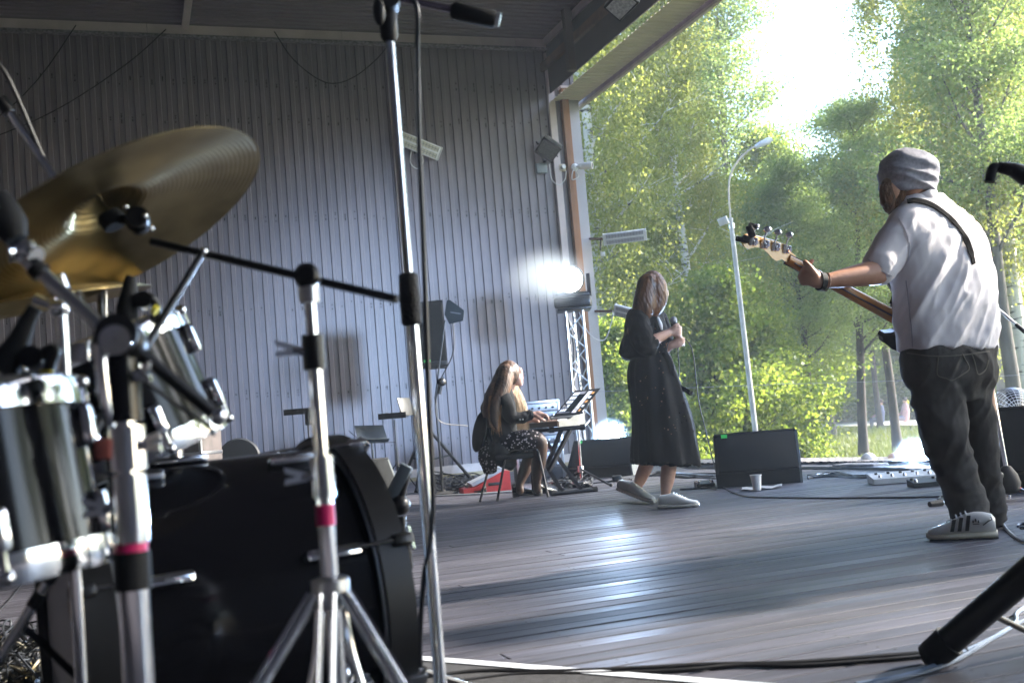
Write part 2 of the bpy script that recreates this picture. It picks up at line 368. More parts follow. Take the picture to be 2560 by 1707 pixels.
# ---------------------------------------------------------------- ground of the park
Z_G = -1.05
def grass_ground():
    mt = bpy.data.materials.new('park_ground'); mt.use_nodes = True; n = mt.node_tree; b = n.nodes['Principled BSDF']; b.inputs['Roughness'].default_value = .9
    tc = n.nodes.new('ShaderNodeTexCoord'); nz = n.nodes.new('ShaderNodeTexNoise'); nz.inputs['Scale'].default_value = .25; nz.inputs['Detail'].default_value = 7
    n.links.new(tc.outputs['Object'], nz.inputs[0]); cr = n.nodes.new('ShaderNodeValToRGB'); e = cr.color_ramp.elements
    e[0].position = .36; e[0].color = (.07, .06, .03, 1); e[1].position = .6; e[1].color = (.10, .14, .025, 1); x = e.new(.47); x.color = (.11, .12, .03, 1)
    n.links.new(nz.outputs[0], cr.inputs[0]); n.links.new(cr.outputs[0], b.inputs['Base Color']); return mt
mb = MB(); NG = 60
gv = []
for j in range(NG + 1):
    for i_ in range(NG + 1):
        x = -150 + 420*i_/NG; y = -60 + 320*j/NG; h = .12*math.sin(x*.21 + y*.13) + .1*math.sin(y*.31)
        gv.append((x, y, Z_G + (h if y > 12 or x > 8 else 0) - .05))
mb.add(gv, [(j*(NG + 1) + i_, j*(NG + 1) + i_ + 1, (j + 1)*(NG + 1) + i_ + 1, (j + 1)*(NG + 1) + i_) for j in range(NG) for i_ in range(NG)])
tag(mb.build('ground', grass_ground(), None), kind='structure')
# pale path across the lawn
pa, pb = G(2020, 1074, Z_G), G(2420, 1068, Z_G); pd = (pb - pa).normalized(); pn = Vector((-pd.y, pd.x, 0))
mb = MB(); pp = []
for k in range(25):
    c = pa + pd*(-22 + k*3.2) + pn*math.sin(k*.3)*.5; pp += [c - pn*1.6, c + pn*1.6]
mb.add([(p.x, p.y, Z_G + .24) for p in pp], [(2*k, 2*k + 2, 2*k + 3, 2*k + 1) for k in range(24)])
tag(mb.build('park_path', pm('path_gravel', (.5, .46, .4), .9, 0, .2, 3), None), kind='structure')
# grass blades on the lawn seen past the stage
def blades(n):
    px = RNG.uniform(1560, 2560, n); d = 17 + 36*RNG.random(n)**1.3
    P = np.zeros((n, 3)); 
    for i_ in range(0, n):
        q = W(px[i_], 1060, d[i_]); P[i_] = (q.x, q.y, Z_G + .12*math.sin(q.x*.21 + q.y*.13) + .1*math.sin(q.y*.31) - .05)
    a = RNG.uniform(0, 2*np.pi, n); h = RNG.uniform(.08, .30, n); wd = .012 + .012*RNG.random(n)
    dx = np.stack([np.cos(a)*wd, np.sin(a)*wd, 0*a], 1); ln = np.stack([RNG.normal(0, .35, n)*h, RNG.normal(0, .35, n)*h, h], 1)
    V = np.stack([P - dx, P + dx, P + ln], 1).reshape(-1, 3)
    me = bpy.data.meshes.new('grass'); me.vertices.add(3*n); me.vertices.foreach_set('co', V.ravel()); me.loops.add(3*n); me.loops.foreach_set('vertex_index', np.arange(3*n))
    me.polygons.add(n); me.polygons.foreach_set('loop_start', np.arange(0, 3*n, 3)); me.update(); me.validate(); return me
# ================================================================ vegetation
def leaf_mat(name, c1, c2, tr=.45):
    mt = bpy.data.materials.new(name); mt.use_nodes = True; n = mt.node_tree; n.nodes.clear()
    out = n.nodes.new('ShaderNodeOutputMaterial'); g = n.nodes.new('ShaderNodeNewGeometry'); mx = n.nodes.new('ShaderNodeMix'); mx.data_type = 'RGBA'
    mx.inputs[6].default_value = (*c1, 1); mx.inputs[7].default_value = (*c2, 1); n.links.new(g.outputs['Random Per Island'], mx.inputs[0])
    df = n.nodes.new('ShaderNodeBsdfPrincipled'); df.inputs['Roughness'].default_value = .5; df.inputs['Specular IOR Level'].default_value = .35
    tl = n.nodes.new('ShaderNodeBsdfTranslucent'); ms = n.nodes.new('ShaderNodeMixShader'); ms.inputs[0].default_value = tr
    hs = n.nodes.new('ShaderNodeHueSaturation'); hs.inputs['Hue'].default_value = .485; hs.inputs['Saturation'].default_value = 1.1; hs.inputs['Value'].default_value = 1.7
    n.links.new(mx.outputs[2], df.inputs['Base Color']); n.links.new(mx.outputs[2], hs.inputs['Color']); n.links.new(hs.outputs[0], tl.inputs[0])
    n.links.new(df.outputs[0], ms.inputs[1]); n.links.new(tl.outputs[0], ms.inputs[2]); n.links.new(ms.outputs[0], out.inputs[0]); return mt
L_birch = leaf_mat('birch_leaf', (.15, .19, .05), (.25, .27, .08), .58)
L_maple = leaf_mat('maple_leaf', (.11, .18, .035), (.22, .27, .06), .6)
L_elm = leaf_mat('elm_leaf', (.12, .19, .06), (.20, .26, .09), .6)
M_bark = pm('dark_bark', (.045, .035, .028), .9, 0, .4, 6, .6, 18, stretch=(1, 1, .25))
M_bark2 = pm('grey_bark', (.10, .09, .08), .9, 0, .35, 5, .5, 18, stretch=(1, 1, .25))
def birch_bark():
    mt = bpy.data.materials.new('birch_bark'); mt.use_nodes = True; n = mt.node_tree; b = n.nodes['Principled BSDF']; b.inputs['Roughness'].default_value = .75
    tc = n.nodes.new('ShaderNodeTexCoord'); mp = n.nodes.new('ShaderNodeMapping'); mp.inputs['Scale'].default_value = (1.6, 1.6, 7); n.links.new(tc.outputs['Object'], mp.inputs[0])
    nz = n.nodes.new('ShaderNodeTexNoise'); nz.inputs['Scale'].default_value = 1.6; nz.inputs['Detail'].default_value = 5; n.links.new(mp.outputs[0], nz.inputs[0])
    cr = n.nodes.new('ShaderNodeValToRGB'); e = cr.color_ramp.elements; e[0].position = .36; e[0].color = (.03, .028, .025, 1); e[1].position = .45; e[1].color = (.62, .58, .52, 1)
    n.links.new(nz.outputs[0], cr.inputs[0]); n.links.new(cr.outputs[0], b.inputs['Base Color']); return mt
M_birch = birch_bark()

def leaf_mesh(name, P, size, droop, mat):
    n = len(P); a = RNG.uniform(0, 2*np.pi, n); el = RNG.normal(-droop, .5, n)
    d = np.stack([np.cos(a)*np.cos(el), np.sin(a)*np.cos(el), np.sin(el)], 1)
    r = RNG.normal(size=(n, 3)); s_ = np.cross(d, r); s_ /= np.linalg.norm(s_, axis=1, keepdims=True) + 1e-9
    L = (size*RNG.uniform(.6, 1.25, n))[:, None]; wv = L*.36
    nn = np.cross(s_, d)
    V = np.stack([P, P + d*L*.5 + s_*wv + nn*L*.08, P + d*L, P + d*L*.5 - s_*wv + nn*L*.08], 1).reshape(-1, 3)
    me = bpy.data.meshes.new(name); me.vertices.add(4*n); me.vertices.foreach_set('co', V.ravel().astype(np.float32)); me.loops.add(4*n); me.loops.foreach_set('vertex_index', np.arange(4*n, dtype=np.int32))
    me.polygons.add(n); me.polygons.foreach_set('loop_start', np.arange(0, 4*n, 4, dtype=np.int32)); me.update(); me.validate(); me.materials.append(mat); return me

def grow(seed, H, r0, first, spread, nb, sub, up, lean=0., wig=.02):
    """trunk with limbs and twigs: returns MB of wood and the twig points that carry leaves"""
    R_ = random.Random(seed); mb = MB(); tips = []
    trunk = []; p = Vector((0, 0, 0)); d = Vector((lean, lean*.3, 1)).normalized(); n = 14
    for i in range(n + 1):
        trunk.append(p.copy()); d = (d + Vector((R_.gauss(0, wig), R_.gauss(0, wig), .02))).normalized(); p = p + d*H/n
    mb.tube(trunk, [r0*(1.25 if i == 0 else 1)*(1 - i/n)**.8 + .008 for i in range(n + 1)], 8)
    for k in range(nb):
        t = first + (1 - first)*((k + R_.random())/nb); i = min(int(t*n), n - 1); o = trunk[i].lerp(trunk[i + 1], t*n - i)
        L = spread*(1 - .72*(t - first)/(1 - first))*R_.uniform(.7, 1.2); az = k*2.4 + R_.uniform(-.5, .5)
        d = Vector((math.cos(az), math.sin(az), up + R_.uniform(-.2, .25))).normalized(); pts = [o.copy()]; q = o.copy()
        for s_ in range(6):
            d = (d + Vector((R_.gauss(0, .13), R_.gauss(0, .13), .05))).normalized(); q = q + d*L/6; pts.append(q.copy())
        rb = r0*.36*(1 - t*.6); mb.tube(pts, [max(.006, rb*(1 - j/6.3)) for j in range(7)], 5, False)
        for s_ in range(sub):
            j = R_.uniform(1.2, 5.9); o2 = pts[int(j)].lerp(pts[int(j) + 1], j % 1); az2 = R_.uniform(0, 6.28)
            d2 = (d*.5 + Vector((math.cos(az2), math.sin(az2), R_.uniform(-.3, .5)))).normalized(); L2 = L*R_.uniform(.22, .5); q2 = o2.copy(); tw = [q2.copy()]
            for s3 in range(3):
                d2 = (d2 + Vector((R_.gauss(0, .2), R_.gauss(0, .2), 0))).normalized(); q2 = q2 + d2*L2/3; tw.append(q2.copy())
            mb.tube(tw, [max(.004, rb*.3*(1 - u/3.2)) for u in range(4)], 3, False); tips += [(tw[1], L2), (tw[2], L2), (tw[3], L2)]
        tips.append((pts[-1], L*.3)); tips.append((pts[4], L*.2))
    tips.append((trunk[-1], .5)); return mb, tips
def crown_points(tips, per, spread, hang=0., drop=1.):
    out = []
    for p, L in tips:
        n = max(4, int(per*RNG.uniform(.5, 1.5))); q = RNG.normal(0, spread, (n, 3)); q[:, 2] *= .6
        if hang: q[:, :2] *= .45; q[:, 2] = -RNG.random(n)*hang*RNG.uniform(.3, 1.2)
        out.append(np.array(p)[None, :] + q)
    return np.concatenate(out)
SPEC = {}
def species(key, seed, H, r0, first, spread, nb, sub, up, per, sp, size, droop, leaf, bark, hang=0., lean=0.):
    mb, tips = grow(seed, H, r0, first, spread, nb, sub, up, lean)
    tm = mb.mesh('trunk', True, 80); tm.materials.append(bark)
    cm = leaf_mesh('crown', crown_points(tips, per, sp, hang), size, droop, leaf); SPEC[key] = (tm, cm, H)
species('birch_a', 1, 15, .15, .22, 2.3, 34, 7, .5, 80, .30, .072, .9, L_birch, M_birch, hang=1.5)
species('birch_b', 2, 14, .14, .18, 2.0, 30, 7, .45, 76, .28, .072, .9, L_birch, M_birch, hang=1.9, lean=.05)
species('maple_a', 3, 11, .16, .16, 3.2, 30, 8, .35, 78, .32, .092, .45, L_maple, M_bark)
species('maple_b', 4, 12, .17, .30, 3.4, 26, 8, .5, 76, .34, .092, .45, L_elm, M_bark, lean=.06)
species('elm_a', 5, 14, .19, .32, 3.3, 26, 8, .7, 74, .36, .092, .4, L_elm, M_bark2, lean=.03)
species('bush_a', 6, 4.6, .06, .04, 2.1, 26, 8, .35, 70, .22, .09, .5, L_maple, M_bark)
species('bush_b', 7, 3.6, .05, .04, 1.9, 24, 8, .25, 66, .2, .085, .5, L_maple, M_bark)
def tree(key, px, d, H, label, rz=0., name='tree', group=None, cat='tree', wide=1., py=1060, z=None, lean=0.):
    tm, cm, H0 = SPEC[key]; q = W(px, py, d); s_ = H/H0
    t = thing(name, (q.x, q.y, (Z_G - .1) if z is None else z), label, cat, group); t.rotation_euler = (0, lean, rz); t.scale = (s_*wide, s_*wide, s_)
    for nm, me in (('trunk', tm), ('crown', cm)):
        o = link(nm, me); o.parent = t
    return t
GB = 'trees behind the stage opening'
# (species, pixel column of the trunk foot, metres away, height, label)
T = [
 ('birch_a', 1532, 21, 15.5, 'tall birch with white trunk right beside the wall end', 0.3, 'birch_tree'),
 ('birch_b', 1590, 25, 17, 'leaning birch with pale trunk behind the singer\'s back', 2.2, 'birch_tree'),
 ('birch_a', 1752, 24, 13.5, 'birch with black-flecked white trunk between the singer and the lamp post', 4.1, 'birch_tree'),
 ('birch_b', 1470, 29, 19, 'tallest birch, drooping over the canopy corner', 5.0, 'birch_tree'),
 ('birch_a', 1700, 33, 19, 'birch with feathery crown rising above the lamp arm on its left', 1.2, 'birch_tree'),
 ('maple_b', 1650, 27, 10, 'dark forked maple trunk just above the singer\'s head', .5, 'maple_tree'),
 ('elm_a', 1835, 35, 16, 'slender tree whose top stands left of the open sky', 1.9, 'elm_tree'),
 ('maple_a', 1985, 36, 10.3, 'round-topped maple behind the bass headstock', 3.4, 'maple_tree'),
 ('elm_a', 2080, 42, 10.3, 'hazy elm in the middle under the open sky', 4.4, 'elm_tree'),
 ('maple_b', 2200, 45, 9.5, 'low hazy tree left of the knitted hat', 0.9, 'maple_tree'),
 ('elm_a', 2330, 36, 10.5, 'tree right behind the knitted hat', 2.6, 'elm_tree'),
 ('birch_b', 2490, 27, 17, 'pale drooping birch at the upper right behind the bassist', 3.0, 'birch_tree'),
 ('birch_a', 2580, 25, 17.5, 'drooping birch cut by the right edge of the picture', .9, 'birch_tree'),
 ('elm_a', 2545, 24, 13, 'thick leaning grey trunk right of the bassist\'s legs', 5.4, 'elm_tree'),
 ('maple_b', 2035, 25.5, 7.2, 'leafy young maple with brown trunk right of the middle monitor', 1.1, 'maple_tree'),
 ('maple_b', 2238, 31, 9.5, 'dark straight trunk on the lawn left of the bassist\'s legs', 3.8, 'maple_tree'),
 ('maple_a', 1930, 29, 7.5, 'bright bushy maple behind the lamp post foot', 2.0, 'maple_tree'),
 ('maple_b', 2150, 29, 9.0, 'bushy maple hanging over the lawn behind the guitar neck', 5.2, 'maple_tree'),
]
for key, px, d, H, lab, rz, nm in T: tree(key, px, d, H, lab, rz, nm, GB)
Bs = [(1560, 19.5, 3.2, 'small bush at the foot of the birch beside the wall end'), (1690, 23, 3.4, 'bush behind the singer\'s skirt hem'), (1800, 22, 4.2, 'bright bush left of the lamp post'),
      (1865, 23.5, 4.2, 'sunlit bush right behind the lamp post'), (1940, 23.5, 3.0, 'low bush above the right half of the middle monitor'), (1640, 26, 4.4, 'bush framed between singer and wall end')]
for k, (px, d, H, lab) in enumerate(Bs): tree('bush_a' if k % 2 else 'bush_b', px, d, H, lab, k*1.3, 'bush', 'bushes along the lawn', 'bush')
FAR = 'far hazy trees'
for k, (px, d, H) in enumerate([(1480, 52, 15), (1600, 55, 16), (1720, 50, 15), (1860, 58, 12.5), (1960, 62, 12.5), (2070, 66, 11.5), (2180, 64, 11.5), (2290, 60, 12.5), (2400, 55, 15), (2520, 52, 16), (2640, 48, 17), (1400, 48, 16)]):
    tree(['elm_a', 'maple_b', 'maple_a'][k % 3], px, d, H, 'hazy tree in the far row closing the park', k*1.7, 'far_tree', FAR, wide=1.35)
for k, (px, d, H) in enumerate([(2080, 58, 5.5), (2150, 60, 6), (2210, 57, 5.2), (2265, 61, 6), (2320, 58, 5.5), (2390, 60, 6), (2460, 57, 5.4), (2530, 60, 6), (2600, 58, 5.5), (1690, 50, 5), (1790, 52, 5.5), (1580, 48, 5)]):
    tree('bush_a' if k % 2 else 'bush_b', px, d, H, 'bush in the far green hedge across the lawn', k*1.1, 'far_bush', 'far hedge bushes', 'bush', wide=1.8)
# trees added out of frame to the right to break the evening sun
for k, (x, y, H, key, lab) in enumerate([(19, 13.2, 15, 'elm_a', 'elm added as shade beyond the right edge, level with the keyboard'), (21, 18.5, 16, 'maple_b', 'maple added as shade beyond the right edge, level with the stage wall'), (19, 4.8, 14, 'maple_a', 'maple added as shade beyond the right edge, level with the drum kit'), (20, -1.0, 13, 'maple_b', 'maple added as shade beyond the right edge, nearest the photographer'), (18, 5.6, 13.5, 'birch_a', 'birch added as shade beyond the right edge, level with the bassist'), (17.5, 8.4, 9.5, 'maple_a', 'low round maple added as shade beyond the right edge, level with the bassist')]):
    t = tree(key, 2560, 20, H, lab, k*1.9, 'tree', 'added shade trees outside the picture'); t.location = (x, y, Z_G - .1)
gm = blades(42000); gm.materials.append(leaf_mat('grass_blade', (.10, .14, .02), (.16, .19, .04), .3))
tag(link('grass', gm), 'short sunlit grass of the park lawn', 'grass', kind='stuff')
# ================================================================ lamps and fittings on the wall
def frame(n, roll=0.):                  # right and up vectors of a plate facing n
    n = Vector(n).normalized(); r = Z.cross(n).normalized(); u_ = n.cross(r); c, s_ = math.cos(roll), math.sin(roll)
    return r*c + u_*s_, u_*c - r*s_, n
def obox(mb, c, ex, ey, ez, size, bev=0.):
    return mb.box(c, size, Matrix((ex, ey, ez)).transposed(), bev)
M_led = pm('led_diffuser', (.62, .6, .5), .35, 0, .1, 30); M_ledg = pm('led_grid', (.25, .25, .24), .5)
M_cable = pm('black_cable', (.012, .012, .014), .5, 0, .2, 30); M_cablew = pm('white_cable', (.6, .6, .62), .5); M_cableg = pm('grey_cable', (.25, .26, .3), .5)
def led_panel(c, ex, ey, ez, L, H, label, tint=None):
    t = thing('led_panel', c, label, 'lamp', 'white led lamp panels')
    b = MB(); obox(b, c, ex, ey, ez, (L, H, .055), .012); b.build('housing', M_white, t)
    for s_ in (-1, 1):
        b = MB(); obox(b, c + ey*s_*H*.24 + ez*.029, ex, ey, ez, (L*.9, H*.34, .006)); d_ = b.build('diffuser', tint or M_led, t, False)
        b = MB(); obox(b, c + ey*s_*H*.24 + ez*.033, ex, ey, ez, (L*.9, .006, .004))
        for k in range(13): obox(b, c + ey*s_*H*.24 + ez*.0335 + ex*(-L*.44 + L*.88*k/12), ex, ey, ez, (.006, H*.30, .004))
        b.build('led_grid', M_ledg, d_, False)
    for s_ in (-1, 1):
        b = MB(); obox(b, c + ex*s_*(L/2 + .008), ex, ey, ez, (.018, H*1.04, .062), .006); b.build('end_cap', M_white, t)
    return t
c = wallp(1046, 364, .22); ex, ey, ez = frame(-N1 + Vector((0, 0, -.35)), rad(-21))
t = led_panel(c, ex, ey, ez, .62, .19, 'white led lamp panel tilted on the ribbed wall behind the microphone stand')
b = MB(); b.tube([c - ez*.03, c + N1*.2 - Z*.05], .02, 8); b.build('bracket', M_steelb, t)
b = MB(); b.tube(spline([c - Z*.08 - ex*.1, c - Z*.28 - ex*.15, c - Z*.34 - ex*.05, c - Z*.2 + ex*.05, c - Z*.05]), .006, 6); b.build('cord', M_cablew, t)
WE = UV(U_END, V_W); d_e = 15.2
c = W(1562, 593, d_e); ex, ey, ez = frame((-.15, -1, -.3), rad(1)); M_ledb = pm('led_diffuser_grey', (.45, .45, .5), .35)
t = led_panel(c, ex, ey, ez, .58, .165, 'white led lamp panel on a bracket outside the wall end, above the singer', M_ledb)
b = MB(); b.tube([wallp(1470, 597, .02), c - ex*.25 - ez*.05], .018, 8); b.build('bracket', M_rust, t)
b = MB(); b.tube([c - ex*.34, c - ex*.36 - Z*.14], .012, 8); b.build('plug', M_black, t); b = MB(); b.box(c - ex*.33 - Z*.2, (.06, .05, .06), None, .008); b.build('junction_box', M_white, t)
c = W(1568, 782, d_e); ex, ey, ez = frame((-.75, -1, -.5), rad(-22))
t = led_panel(c, ex, ey, ez, .36, .17, 'small white led lamp panel on a brown bracket behind the singer\'s shoulder', M_ledb)
b = MB(); b.tube([wallp(1482, 778, .02), c - ex*.05 - ez*.04], .018, 8); b.build('bracket', M_rust, t)
b = MB(); b.tube(spline([wallp(1440, 760, .08), W(1470, 830, 15.1), W(1510, 850, 15.1), W(1530, 800, 15.1), W(1532, 775, 15.1)]), .007, 6); b.build('cord', M_cablew, t)
# black floodlight tilted on the wall
c = wallp(1370, 376, .22); ex, ey, ez = frame(-N1*.8 + Vector((-.25, -.1, -.45)), rad(-38))
t = thing('floodlight', c, 'black finned floodlight tilted on the wall beside the white conduit', 'floodlight', 'black floodlights')
b = MB(); obox(b, c - ez*.04, ex, ey, ez, (.30, .25, .09), .01); b.build('housing', M_steelb, t)
b = MB(); obox(b, c + ez*.012, ex, ey, ez, (.24, .19, .012)); gl = b.build('glass', pm('floodlight_glass', (.05, .055, .05), .15, 0, .6, 60), t, False)
for s_, sz, off in ((1, (.30, .035, .05), ey*.11), (-1, (.30, .035, .05), -ey*.11)):
    b = MB(); obox(b, c + off + ez*.015, ex, ey, ez, sz, .005); b.build('rim', M_steelb, t)
for k in range(12):
    b = MB(); obox(b, c + ey*.14 - ex*(.13 - .0236*k) - ez*.03, ex, ey, ez, (.008, .05, .09)); b.build('fin', pm('fin_grey', (.3, .31, .33), .4, .6), t, False)
b = MB(); b.tube([c - ex*.16, c - ex*.19 - ez*.06, c + N1*.2], .012, 6); b.tube([c + ex*.16, c + ex*.16 - ez*.1, c + N1*.2 - Z*.12], .012, 6); b.build('yoke', M_steelb, t)
b = MB(); b.box(c + N1*.17 - Z*.22 - D1*.06, (.16, .07, .14), R1, .01); b.build('mount_plate', pm('mount_grey', (.2, .24, .28), .5), t)
b = MB(); b.tube(spline([c - Z*.2, c - Z*.42 + D1*.02, c - Z*.5 + D1*.12, c - Z*.42 + D1*.22, c - Z*.3 + D1*.25]), .006, 6); b.build('cord', M_cablew, t)
c = UV(U_I - .35, 8.9, Z_C - .22); ex, ey, ez = frame((-.3, -.6, -.7), rad(30))
c = W(1555, 8, 9.2)
t = thing('floodlight', c, 'floodlight hanging under the dark canopy edge at the top of the picture', 'floodlight', 'black floodlights')
b = MB(); obox(b, c, ex, ey, ez, (.26, .2, .08), .01); b.build('housing', M_steelb, t)
b = MB(); obox(b, c + ez*.045, ex, ey, ez, (.22, .16, .01)); b.build('glass', pm('flood_glass_pale', (.45, .45, .42), .15, 0, .3, 40), t, False)
b = MB(); b.tube([c - ez*.04, Vector((c.x, c.y, Z_C))], .015, 6); b.build('yoke', M_steelb, t)
# wall socket and security camera
c = wallp(1405, 420, .06); t = thing('wall_socket', c, 'cream wall socket with plug right of the black floodlight', 'socket')
b = MB(); b.box(c, (.11, .06, .11), R1, .02); b.build('box', pm('cream_plastic', (.6, .52, .38), .4), t); b = MB(); b.lathe([(.001, .0), (.035, 0), (.03, .05), (.001, .05)], c - N1*.03, -N1, 14); b.build('plug', M_white, t)
c = wallp(1452, 415, .2); t = thing('security_camera', c, 'white bullet security camera on the outer wall edge', 'camera')
dv = Vector((.9, -.4, -.1)).normalized()
b = MB(); b.lathe([(.001, -.1), (.05, -.1), (.055, .08), (.048, .1), (.04, .1)], c + D1*.08, dv, 18); b.build('body', M_white, t)
b = MB(); b.lathe([(.001, 0), (.04, 0)], c + D1*.08 + dv*.098, dv, 18); b.build('lens', M_black, t)
b = MB(); b.lathe([(.06, 0), (.055, .05), (.02, .08), (.001, .08)], c + N1*.12 - D1*.06, -N1, 14); b.build('base', M_white, t); b = MB(); b.tube([c + N1*.05 - D1*.05, c], .018, 8); b.build('arm', M_white, t)
b = MB(); b.tube(spline([c - D1*.05 + N1*.1, c - D1*.14 - Z*.1, c - D1*.15 - Z*.2, c - D1*.05 - Z*.15, c - D1*.1 - Z*.05]), .007, 6); b.build('cord', M_cablew, t)
# wires slung along the wall
def wire(name, P, r, label, mat=None, cat='cable', group=None, n=8):
    b = MB(); b.tube(spline(P, n), r, 6); o = b.build(name, mat or M_cable); return tag(o, label, cat, group)
GW = 'wires slung on the stage wall'
wire('wire', [wallp(190, 64, .1), wallp(110, 180, .12), wallp(30, 265, .12), wallp(-60, 330, .1)], .007, 'thin black wire falling from the wall head at the far left', group=GW)
wire('wire', [wallp(415, 74, .1), wallp(330, 150, .12), wallp(200, 240, .12), wallp(90, 300, .12), wallp(-20, 345, .1)], .007, 'long black wire sloping down left above the big cymbal', group=GW)
wire('wire', [wallp(686, 80, .1), wallp(730, 145, .12), wallp(790, 195, .12), wallp(838, 209, .12), wallp(890, 190, .12), wallp(940, 150, .12), wallp(968, 118, .1)], .007, 'black wire hanging in a loop left of the tall microphone stand', group=GW)
wire('wire', [W(1460, 980, 15.4), W(1900, 962, 16), W(2230, 952, 16.5), W(2700, 930, 17)], .003, 'thin pale wire strung across the park behind the musicians', M_cableg)

# ================================================================ stage lights
def emis(name, c, s_):
    mt = bpy.data.materials.new(name); mt.use_nodes = True; n = mt.node_tree; n.nodes.clear(); o = n.nodes.new('ShaderNodeOutputMaterial'); e = n.nodes.new('ShaderNodeEmission')
    e.inputs[0].default_value = (*c, 1); e.inputs[1].default_value = s_; n.links.new(e.outputs[0], o.inputs[0]); return mt
M_lit = emis('lit_lens', (.86, .94, 1.), 7.)
def spot(name, loc, target, power, size, blend, colr, rad_, parent):
    l = bpy.data.lights.new(name, 'SPOT'); l.energy = power; l.spot_size = rad(size); l.spot_blend = blend; l.color = colr; l.shadow_soft_size = rad_
    o = bpy.data.objects.new(name, l); col.objects.link(o); o.location = loc; o.rotation_euler = (Vector(target) - Vector(loc)).to_track_quat('-Z', 'Y').to_euler()
    if parent is not None: o.parent = parent; o.matrix_parent_inverse = Matrix.Translation(-parent.location)
    return o
BLUEW = (.45, .66, 1.)
def moving_head(base, top_h, aim, label, power, size=50, blend=.6, soft=.12):
    """moving-head lamp: ribbed base box, U-shaped yoke and round head with a lit lens"""
    base = Vector(base); t = thing('moving_head_light', base, label, 'stage light', 'stage lights'); dv = (Vector(aim) - (base + Z*.36)).normalized()
    rx = Vector((1, -.12, 0)).normalized(); ry = Z.cross(rx)
    b = MB(); obox(b, base + Z*.07, rx, ry, Z, (.44, .30, .12), .03); bb = b.build('base', M_steelb, t)
    for k in range(5):
        b = MB(); obox(b, base + Z*(.03 + .02*k) - ry*.152, rx, ry, Z, (.40, .006, .007)); b.build('rib', M_black, bb, False)
    hc = base + Z*.36
    for s_ in (-1, 1):
        b = MB(); b.prism([(-.07, 0), (.07, 0), (.085, .12), (.05, .26), (-.05, .26), (-.085, .12)], base + Z*.14 + rx*(s_*.205 - .022), ry, Z, .044); b.build('yoke_arm', M_steelb, t, True, 25)
    b = MB(); obox(b, base + Z*.16, rx, ry, Z, (.42, .16, .06), .02); b.build('yoke', M_steelb, t)
    b = MB(); b.lathe([(.001, -.2), (.10, -.2), (.135, -.16), (.15, -.02), (.165, .04), (.165, .13), (.15, .14), (.148, .10)], hc, dv, 28); b.build('head', M_steelb, t)
    b = MB(); b.lathe([(.001, .012), (.06, .01), (.11, .004), (.148, 0)], hc + dv*.11, dv, 28); b.build('lens', M_lit, t)
    spot('beam', hc + dv*.18, aim, power, size, blend, BLUEW, soft, t); return t
MHB = W(1434, 772, 12.9)
moving_head(MHB, 0, (-1.2, 1.0, .0), 'lit moving-head stage light on top of the truss tower', 14, 36)
def truss(base, top, wdt, label):
    base = Vector(base); t = thing('truss_tower', base, label, 'truss', 'truss towers'); H = top - base.z
    cs = [base + Vector((wdt*math.cos(a), wdt*math.sin(a), 0)) for a in (rad(-150), rad(-30), rad(90))]
    for c_ in cs:
        b = MB(); b.tube([c_ + Z*.02, c_ + Z*H], .018, 10); b.build('chord', M_alu, t)
    n = max(3, int(H/.2))
    for i in range(3):
        a_, c_ = cs[i], cs[(i + 1) % 3]; b = MB()
        for k in range(n):
            p, q = (a_, c_) if k % 2 == 0 else (c_, a_); b.tube([p + Z*(.05 + (H - .1)*k/n), q + Z*(.05 + (H - .1)*(k + 1)/n)], .008, 6)
        b.build('lacing', M_alu, t)
    b = MB(); b.box(base + Z*.01, (.6, .6, .02), None, .004); b.build('base_plate', M_steelb, t); b = MB(); b.box(Vector((base.x, base.y, top)) + Z*.01, (.4, .4, .02), None, .004); b.build('top_plate', M_steelb, t)
    b = MB(); b.tube(spline([cs[0] + Z*H, cs[0] + Vector((.06, .06, H*.8)), cs[0] + Vector((.02, .05, H*.5)), cs[0] + Vector((.08, .05, H*.2)), cs[0] + Vector((.05, 0, .03))]), .012, 6); b.build('cord', M_cable, t)
    return t
truss((MHB.x, MHB.y, 0), MHB.z - .025, .115, 'silver triangular truss tower at the end of the ribbed wall')
# its twin on the near side of the stage, right of the picture, that throws the blue wash onto the wall
tb = Vector((4.5, 4.7, 0)); truss(tb, 2.0, .115, 'silver triangular truss tower right of the picture')
moving_head(tb + Z*2.03, 0, tuple(wallp(980, 930)), 'lit moving-head stage light right of the picture, aimed at the wall', 850, 33, 1., .5)
def par(c, aim, r, label, power, size=70):
    c = Vector(c); t = thing('par_light', c, label, 'stage light', 'stage lights'); dv = (Vector(aim) - c).normalized(); s_ = Z.cross(dv).normalized()
    b = MB(); b.lathe([(.001, -r*2.0), (r*.55, -r*2.0), (r*.9, -r*1.3), (r*1.08, -.2*r), (r*1.12, .25*r), (r*1.02, .25*r), (r, 0)], c, dv, 28); b.build('can', M_steelb, t)
    b = MB(); b.lathe([(.001, .02), (r*.6, .012), (r, 0)], c + dv*.01, dv, 28); b.build('lens', M_lit, t)
    b = MB(); b.tube([c + s_*r*1.2, c + s_*r*1.2 - Z*r*1.4, c - s_*r*1.2 - Z*r*1.4, c - s_*r*1.2], .014, 6); b.build('bracket', M_steelb, t)
    spot('beam', c + dv*r*.5, aim, power, size, .8, BLUEW, r*.8, t); return t
par(W(1525, 1085, 13.0), (-.3, 0, .9), .115, 'lit round spotlight behind the rear stage monitor', 260)
par(W(2290, 1136, 10.35), (-.8, 1.5, .7), .085, 'lit round spotlight on the stage edge left of the bassist\'s legs', 420)
